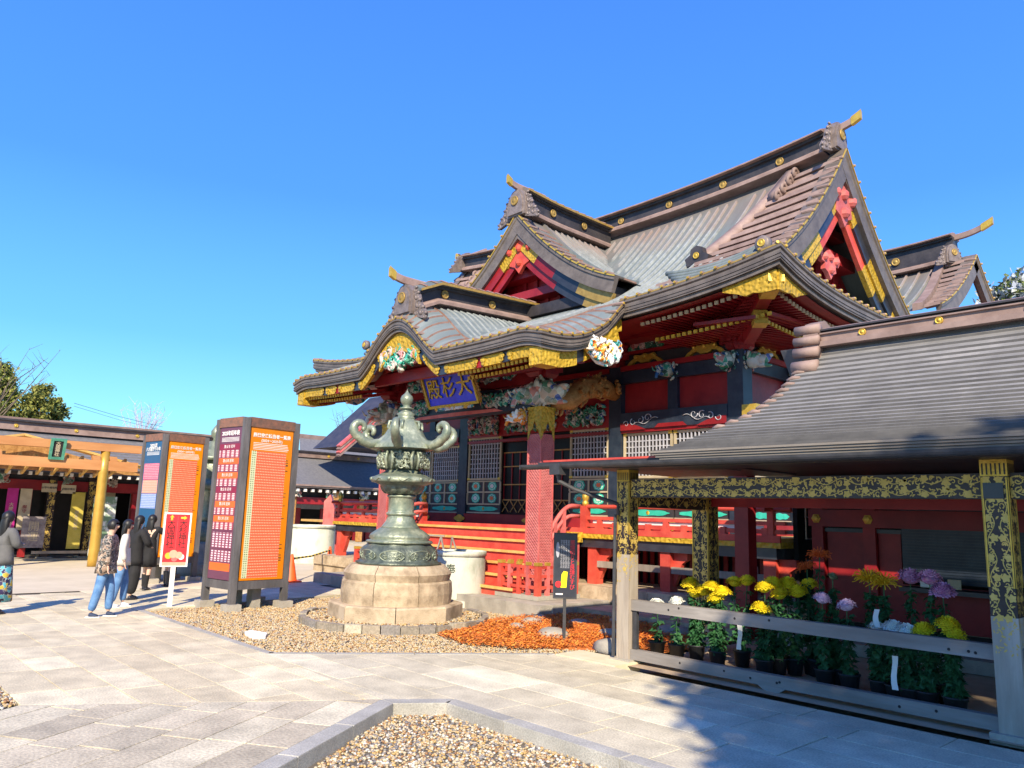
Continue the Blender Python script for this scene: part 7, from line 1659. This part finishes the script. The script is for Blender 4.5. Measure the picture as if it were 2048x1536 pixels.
def plant(kind,heads,label,dense,seed,grp):
    rs=random.Random(seed); bx_=sum(h[0] for h in heads)/len(heads); by=heads[0][1]; t=thing('potted_chrysanthemum',label,'potted chrysanthemum',(bx_,by,0),grp)
    b=MB(); b.lathe((bx_,by,0),[(.08,0),(.105,.17),(.115,.175),(.115,.19),(.098,.19),(.095,.165)],20); b.build('pot','potm',t,True)
    b=MB(); b.lathe((bx_,by,.16),[(.098,0),(.02,.004)],16); b.build('potting_soil',mort,t)
    b2=MB()
    for (x,y,z) in heads:
        pts=[(bx_+(x-bx_)*.3,y,.15),(bx_+(x-bx_)*.75+rs.uniform(-.02,.02),y+rs.uniform(-.02,.02),z*.5),(x,y,z-.03)]; s_=MB(); s_.tube(pts,.0065,6); st_o=s_.build('stem','leaf',t)
        n=int(dense*z*2.1)
        for i in range(n):
            f=rs.uniform(.08,.90); q=Vector(pts[0]).lerp(Vector(pts[1]),f*2) if f<.5 else Vector(pts[1]).lerp(Vector(pts[2]),f*2-1); a=rs.uniform(0,6.28); L=rs.uniform(.07,.125)*(1.15-f*.4); tl=rs.uniform(-1.0,.25); lm=rs.choice(LEAFM)
            M_=Matrix.Translation(q+Vector((math.cos(a),math.sin(a),0))*.012)@Matrix.Rotation(a,4,'Z')@Matrix.Rotation(-tl,4,'Y')@Matrix.Rotation(rs.uniform(-.5,.5),4,'X')@Matrix.Scale(L,4)
            b2.add([M_@Vector(v) for v in lm.v],lm.f)
        sc_={'y':.122,'w':.112,'p':.115,'k':.14,'o':.115,'s':.14,'n':.07}[kind]*rs.uniform(.92,1.1)
        o=inst('flower_head',PETM[kind][rs.randrange(2)],(x,y,z-.02),t,(rs.uniform(-.25,.35),rs.uniform(-.25,.25),rs.uniform(0,6)),(sc_,)*3)
    b2.build('leaves','leaf',t,False,'stuff')
    return t
PLANTS=[
  ('w',[(-6.3, 8.55, 0.675)]),
  ('w',[(-6.029, 8.6, 0.718)]),
  ('y',[(-5.915, 8.75, 0.954), (-5.863, 8.75, 0.839), (-5.72, 8.75, 0.877)]),
  ('y',[(-5.498, 8.6, 0.957), (-5.444, 8.6, 0.817), (-5.358, 8.6, 0.903)]),
  ('y',[(-5.363, 8.9, 1.012), (-5.187, 8.9, 1.038)]),
  ('y',[(-4.757, 8.55, 1.01), (-4.809, 8.55, 0.766)]),
  ('y',[(-4.784, 8.8, 1.05), (-4.704, 8.8, 0.929)]),
  ('y',[(-4.677, 8.95, 1.048), (-4.554, 8.95, 0.959)]),
  ('y',[(-4.506, 9.15, 1.043)]),
  ('o',[(-4.339, 9.1, 1.389), (-4.499, 9.1, 1.238)]),
  ('p',[(-4.09, 8.6, 0.945)]),
  ('p',[(-3.796, 8.55, 0.902)]),
  ('s',[(-3.646, 8.8, 1.174), (-3.493, 8.8, 1.149)]),
  ('k',[(-3.291, 9.0, 1.227)]),
  ('k',[(-3.06, 8.9, 1.237)]),
  ('k',[(-2.859, 8.65, 1.133)]),
  ('w',[(-3.458, 8.5, 0.712)]),
  ('w',[(-3.257, 8.4, 0.753)]),
  ('w',[(-3.106, 8.35, 0.727)]),
  ('y',[(-2.955, 8.35, 0.76)]),
  ('y',[(-2.717, 8.3, 0.848), (-2.666, 8.3, 0.767)]),
  ('n',[(-4.029, 8.75, 1.19)]),
]

LBL=['small white chrysanthemum, leftmost behind the fence rail','white chrysanthemum just right of the leftmost white one','three yellow chrysanthemums in front of the rear gilt post, left plant','three yellow blooms right against the rear gilt post','pair of largest yellow blooms below the lit red post','yellow plant with one low bloom just over the fence rail','two yellow blooms, upper and lower, right of the low one','pair of yellow blooms left of the dark doorway edge','single high yellow bloom right of the doorway','tall plant with rust orange spidery blooms, highest in the row','lilac bloom left of the paler lilac one','pale lilac drooping bloom in front of the red panel','golden spider-petalled blooms over a thick leafy column','pink bloom, leftmost of the three in front of the black blind','pink bloom in the middle of the three before the blind','pink bloom, lower right one of the three before the blind','low white bloom under the golden spider plant','small greenish white bloom, middle of the three low white ones','broad white bloom, right of the three low white ones','low yellow bloom left of the paired low yellow ones','two low yellow blooms nearest the right-hand post','faded brown-green plant past flowering beside the red door post']
DEN=[28,30,60,60,36,60,60,60,60,40,80,80,110,60,60,60,100,100,110,120,130,110]
for i,(k,hs_) in enumerate(PLANTS): plant(k,hs_,LBL[i],DEN[i],i,'potted chrysanthemums')
# paper tags hanging among the plants
for i,(x,y,z0,z1,l) in enumerate(((-4.95,8.25,.30,.58,'paper strip between the yellow plants'),(-3.20,8.15,.18,.50,'long paper strip under the low white blooms'),(-3.45,8.4,.72,.90,'folded paper strip above the rail under the golden blooms'))):
    b=MB(); b.grid([[(x+.012*math.sin(5*t+i),y,z1+(z0-z1)*t),(x+.05+.012*math.sin(5*t+i+.4),y+.012,z1+(z0-z1)*t)] for t in lin(0,1,6)]); b.grid([[(x+.012*math.sin(5*t+i),y+.003,z1+(z0-z1)*t),(x+.05+.012*math.sin(5*t+i+.4),y+.015,z1+(z0-z1)*t)] for t in lin(0,1,6)]); tag(b.build('paper_strip','white'),'white '+l,'paper strip','paper strips on the flowers')
# ---------------------------------------------------------------- people
def skinmesh(name,verts,edges,radii,mats,parent,sub=2,root=0,facemat=None,label=None):
    me=bpy.data.meshes.new(name); me.from_pydata([tuple(v) for v in verts],edges,[]); o=bpy.data.objects.new(name,me); col.objects.link(o)
    m=o.modifiers.new('s','SKIN'); m.use_smooth_shade=True; m.branch_smoothing=.6
    for i,r in enumerate(radii):
        rr=r if isinstance(r,tuple) else (r,r); me.skin_vertices[0].data[i].radius=rr
        me.skin_vertices[0].data[i].use_root=(i==root)
    s=o.modifiers.new('u','SUBSURF'); s.levels=sub; s.render_levels=sub
    dg=bpy.context.evaluated_depsgraph_get(); dg.update(); new=bpy.data.meshes.new_from_object(o.evaluated_get(dg)); bpy.data.objects.remove(o)
    new.materials.clear()
    for q in (mats if isinstance(mats,(list,tuple)) else [mats]): new.materials.append(MAT[q] if isinstance(q,str) else q)
    new.polygons.foreach_set('use_smooth',[True]*len(new.polygons))
    x=bpy.data.objects.new(name,new); col.objects.link(x); x.parent=parent
    if label: x['label']=label
    return x
def loft(name,rings,m,parent,n=20,sm=True,wav=0,wn=7):
    """closed garment from stacked ellipses (cx,cy,z,rx,ry)"""
    b=MB(); G=[]
    for k,(cx,cy,z,rx,ry) in enumerate(rings):
        f=k/(len(rings)-1); G.append([(cx+rx*math.cos(t)*(1+wav*f*math.sin(wn*t)),cy+ry*math.sin(t)*(1+wav*f*math.sin(wn*t)),z) for t in lin(0,2*math.pi,n+1)])
    b.grid(G); o=b.build(name,m,None,sm); o.parent=parent; return o
def person(label,loc,rz,h,pose,coat,legs,shoe,hair_len=.12,skirt=None,coat_hem=.46,lean=0,hairm='hair',bag=None,cap=False,arm_r=(1.0,1.0),sock=None,top_r=1.0,group='visitors at the shrine'):
    t=thing('person',label,'person',loc,group,rz)
    S=lambda x,y,z:Vector((x*h,y*h,z*h)); L=lambda p:Vector((p.x,p.y-lean*max(0,p.z-.5*h),p.z))
    hipL,hipR=S(.052,0,.515),S(-.052,0,.515)
    st=pose.get('stride',.05); kL=S(.055,-st*.6-.01,.285);kR=S(-.055,st*.5-.01,.285);aL=S(.057,-st*.8+.005,.045);aR=S(-.057,st+.005,.045)
    pel=S(0,0,.53);wa=L(S(0,0,.62));ch=L(S(0,-.005,.73));nk=L(S(0,.005,.835));hb=L(S(0,-.006,.872));
    shL,shR=L(S(.105,.0,.805)),L(S(-.105,.0,.805))
    eL,eR=[L(S(*pose[k])) for k in ('eL','eR')]; wL,wR=[L(S(*pose[k])) for k in ('wL','wR')]
    # body: one continuous figure with head and limbs
    vs=[pel,wa,ch,nk,hb,L(S(0,-.008,.905)),L(S(0,-.006,.945)),shL,eL,wL,shR,eR,wR,hipL,kL,aL,hipR,kR,aR]
    ed=[(0,1),(1,2),(2,3),(3,4),(4,5),(5,6),(2,7),(7,8),(8,9),(2,10),(10,11),(11,12),(0,13),(13,14),(14,15),(0,16),(16,17),(17,18)]
    r=[.075,.068,.075,.03,.036,.047,.044,.034,.025,.016,.034,.025,.016,.05,.032,.022,.05,.032,.022]
    body=skinmesh('body',vs,ed,[x*h for x in r],'skin',t,2)
    # feet and hands
    for a in (aL,aR):
        f=skinmesh('shoe',[a+S(0,.02,-.012),a+S(0,-.02,-.022),a+S(0,-.075,-.03)],[(0,1),(1,2)],[(.026*h,.028*h),(.027*h,.024*h),(.024*h,.014*h)],shoe,t,2)
        b=MB(); b.ext([(-.022*h,.04*h),(.022*h,.04*h),(.026*h,-.05*h),(.016*h,-.092*h),(-.016*h,-.092*h),(-.026*h,-.05*h)],(a.x,a.y,.001),X3,Y3,(0,0,.009*h)); s_=b.build('sole','white' if shoe!='black' else 'black'); s_.parent=f
        if sock: loft('sock',[(a.x,a.y,z*h,rr*h,rr*h) for z,rr in ((.04,.026),(.08,.027),(.15,.034),(.20,.037))],sock,t,14)
    for wv,ev in ((wL,eL),(wR,eR)):
        d=(wv-ev).normalized(); sx=X3 if abs(d.x)<.8 else Y3; sd=(sx-d*sx.dot(d)).normalized(); nn=d.cross(sd)
        V_=[wv,wv+d*.035*h]; E_=[(0,1)]; Rr=[.013*h,.019*h]
        for k,(o_,ln) in enumerate(((-.013,.040),(-.0045,.045),(.0045,.043),(.013,.035))):
            i=len(V_); V_+=[wv+d*.045*h+sd*o_*h,wv+d*(.045+ln*.55)*h+sd*o_*h*1.1,wv+d*(.045+ln*.9)*h+sd*o_*h*1.1+nn*.010*h]; E_+=[(1,i),(i,i+1),(i+1,i+2)]; Rr+=[.0066*h,.0058*h,.0048*h]
        i=len(V_); V_+=[wv+d*.02*h+sd*.022*h,wv+d*.042*h+sd*.030*h+nn*.006*h]; E_+=[(1,i),(i,i+1)]; Rr+=[.007*h,.0055*h]
        skinmesh('hand',V_,E_,Rr,'skin',t,1)
    # face and hair
    hc=L(S(0,-.008,.925)); 
    b=MB(); b.ball(tuple(hc+S(0,-.046,-.012)),.009*h,0,6,4,(1,1.2,1.4)); q=b.build('nose','skin'); q.parent=t
    for sx in (-1,1):
        b=MB(); b.ball(tuple(hc+S(sx*.018,-.042,.004)),.0065*h,0,7,5); q=b.build('eye','black'); q.parent=t
        b=MB(); b.ball(tuple(hc+S(sx*.047,.002,-.003)),.012*h,0,7,5,(.4,.8,1.3)); q=b.build('ear','skin'); q.parent=t
    b=MB(); b.ball(tuple(hc+S(0,-.042,-.030)),.009*h,0,7,4,(1.5,.5,.4)); q=b.build('mouth',mat('lips',(.45,.15,.13),None,5,.5)); q.parent=t
    b=MB(); G=[]
    for i in range(11):
        ph=i/10*2.25; row=[]
        for j in range(25):
            a=2*math.pi*j/24; fr=max(0,-math.sin(a)); cut=1.12 if fr>.55 else 3; p_=min(ph,cut+ (0 if fr>.55 else 0)); w_=1+.035*math.sin(9*a+i)
            row.append(hc+Vector((.056*h*math.sin(p_)*math.cos(a)*w_,(.060*math.sin(p_)*math.sin(a)+.004)*h*w_,.066*h*math.cos(p_))))
        G.append(row)
    b.grid(G); q=b.build('hair',hairm,None,True); q.parent=t
    if hair_len>.06:
        rs=[(hc.x,hc.y+.012*h,hc.z+.01*h,.052*h,.045*h),(hc.x,hc.y+.03*h,hc.z-.04*h,.055*h,.035*h),(hc.x,hc.y+.038*h,hc.z-.04*h-hair_len*h*.6,.058*h,.03*h),(hc.x,hc.y+.04*h,hc.z-.04*h-hair_len*h,.045*h,.022*h)]
        loft('back_hair',rs,hairm,t,18,True,.06,5)
    if cap: b=MB(); b.lathe((hc.x,hc.y,hc.z+.012*h),[(.068*h,0),(.066*h,.03*h),(.045*h,.055*h),(.005*h,.06*h)],20); q=b.build('cap','black',None,True); q.parent=t
    # coat: trunk and sleeves in one piece, plus a hem that hangs free
    cv=[L(S(0,0,coat_hem+.06)),wa,ch,L(S(0,.004,.812)),shL,eL,eL.lerp(wL,.92),shR,eR,eR.lerp(wR,.92)]
    ce=[(0,1),(1,2),(2,3),(2,4),(4,5),(5,6),(2,7),(7,8),(8,9)]
    k=top_r; cr=[(.095*k*h,.075*k*h),(.088*k*h,.072*k*h),(.092*k*h,.075*k*h),.045*h,.048*h*k,.040*h*k,.034*h*k,.048*h*k,.040*h*k,.034*h*k]
    skinmesh('coat',cv,ce,cr,coat,t,2)
    loft('coat_hem',[(0,-lean*.1*h,z*h,rx*k*h,ry*k*h) for z,rx,ry in ((.66,.085,.068),(coat_hem+.06,.100,.080),(coat_hem,.107,.088),(coat_hem+.004,.095,.076))],coat,t,24,True,.03,6)
    if skirt: 
        m_,z0,rb=skirt; loft('skirt',[(0,0,z*h,rx*h,ry*h) for z,rx,ry in ((.60,.08,.066),(.52,.098,.085),((.52+z0)/2,(.1+rb)/2,(.09+rb*.9)/2),(z0,rb,rb*.9),(z0+.004,rb*.93,rb*.83))],m_,t,36,True,.05,9)
    if legs:
        lv=[S(0,0,.56),S(0,0,.50),hipL+S(.004,0,-.03),kL,aL+S(0,0,.012),hipR+S(-.004,0,-.03),kR,aR+S(0,0,.012)]; lr=legs[1]
        skinmesh('trousers',lv,[(0,1),(1,2),(2,3),(3,4),(1,5),(5,6),(6,7)],[(.078*h,.066*h),(.07*h,.062*h),.057*h,.042*lr*h,.034*lr*h,.057*h,.042*lr*h,.034*lr*h],legs[0],t,2)
    if bag:
        m_,bx_,by_,bz_,bw,bh_=bag; b=MB(); b.box(-bw/2*h,bw/2*h,-.03*h,.03*h,-bh_*h,0); me=b.mesh('bag',m_); o=bpy.data.objects.new('bag',me); col.objects.link(o); o.parent=t; o.location=S(bx_,by_,bz_)
        bv=o.modifiers.new('b','BEVEL'); bv.width=.012*h; bv.segments=3; o.location=L(S(bx_,by_,bz_))
        b=MB(); b.tube([S(bx_-bw*.3,by_,bz_),S(bx_-.02,by_-.01,bz_+.15),shL+S(0,0,.045),S(bx_+bw*.3,by_,bz_)],.007*h,6); q=b.build('strap',m_); q.parent=t
    return t
camo=polychrome('camouflage_quilt',[(.10,.07,.05),(.30,.20,.14),(.03,.03,.03),(.42,.30,.22),(.05,.045,.04),(.16,.12,.09)],22,.8,.3); MAT['camo']=camo
jeans=mat('blue_denim',(.07,.17,.36),(.16,.30,.52),7,.85,0,.3,60); greyc=mat('grey_wool',(.10,.10,.10),(.15,.145,.14),5,.9,0,.2,40); blk=mat('black_wool',(.012,.012,.013),(.022,.021,.022),6,.85,0,.2,40)
whc=mat('cream_wool',(.58,.56,.50),(.68,.66,.60),6,.9); navy=mat('navy_canvas',(.02,.03,.07),(.03,.045,.09),6,.7)
pskirt=polychrome('leaf_print_cloth',[(.02,.02,.06),(.04,.03,.10),(.55,.40,.05),(.10,.42,.50),(.02,.02,.05),(.05,.16,.25),(.02,.02,.07)],15,.7,.1); MAT['pskirt']=pskirt
HANG={'eL':(.135,.01,.65),'wL':(.14,-.03,.51),'eR':(-.135,.01,.65),'wR':(-.14,-.03,.51)}
def P_(**k): d=dict(HANG); d.update(k); return d
person('woman in grey jacket and long leaf-patterned skirt at the left edge, white shoulder bag',(-14.52,2.64,0),R_(200),1.60,P_(stride=.03,eR=(-.15,-.03,.66),wR=(-.06,-.12,.66)),greyc,None,'black',.14,(pskirt,.12,.135),.47,0,bag=('white',.16,-.02,.60,.13,.14),top_r=1.1)
person('person in mottled brown camouflage jacket, blue jeans and navy sneakers, facing the towers',(-13.42,3.84,0),R_(150),1.52,P_(stride=.075,eL=(.15,-.02,.66),wL=(.13,-.04,.52),eR=(-.15,-.02,.66),wR=(-.13,-.05,.52)),camo,(jeans,1.15),navy,.05,None,.44,.06,top_r=1.22)
person('person in cream top and blue jeans, mostly hidden behind the camouflage jacket',(-14.55,4.42,0),R_(160),1.50,P_(stride=.06),whc,(jeans,1.1),'white',.1,None,.47,.04)
person('person in black coat and wide black trousers next to the cream top',(-15.6,4.95,0),R_(190),1.56,P_(stride=.04,eR=(-.15,-.06,.66),wR=(-.05,-.15,.62)),blk,(blk,1.75),'black',.12,None,.40,.03,top_r=1.08)
person('girl in black uniform coat with knee socks and dark satchel, reaching to the blue poster',(-17.2,5.72,0),R_(215),1.56,P_(stride=.06,eR=(-.14,-.10,.74),wR=(-.10,-.24,.78)),blk,None,'black',.1,(blk,.30,.12),.36,.02,bag=('post_dark',.10,.10,.62,.17,.15),sock=blk,top_r=1.05)
person('girl in black coat, long black hair and boots, nearest the farther notice tower',(-17.75,6.35,0),R_(200),1.60,P_(stride=.03,eL=(.14,-.07,.68),wL=(.08,-.15,.68)),blk,None,'black',.2,(blk,.32,.12),.38,0,sock='black',top_r=1.05)
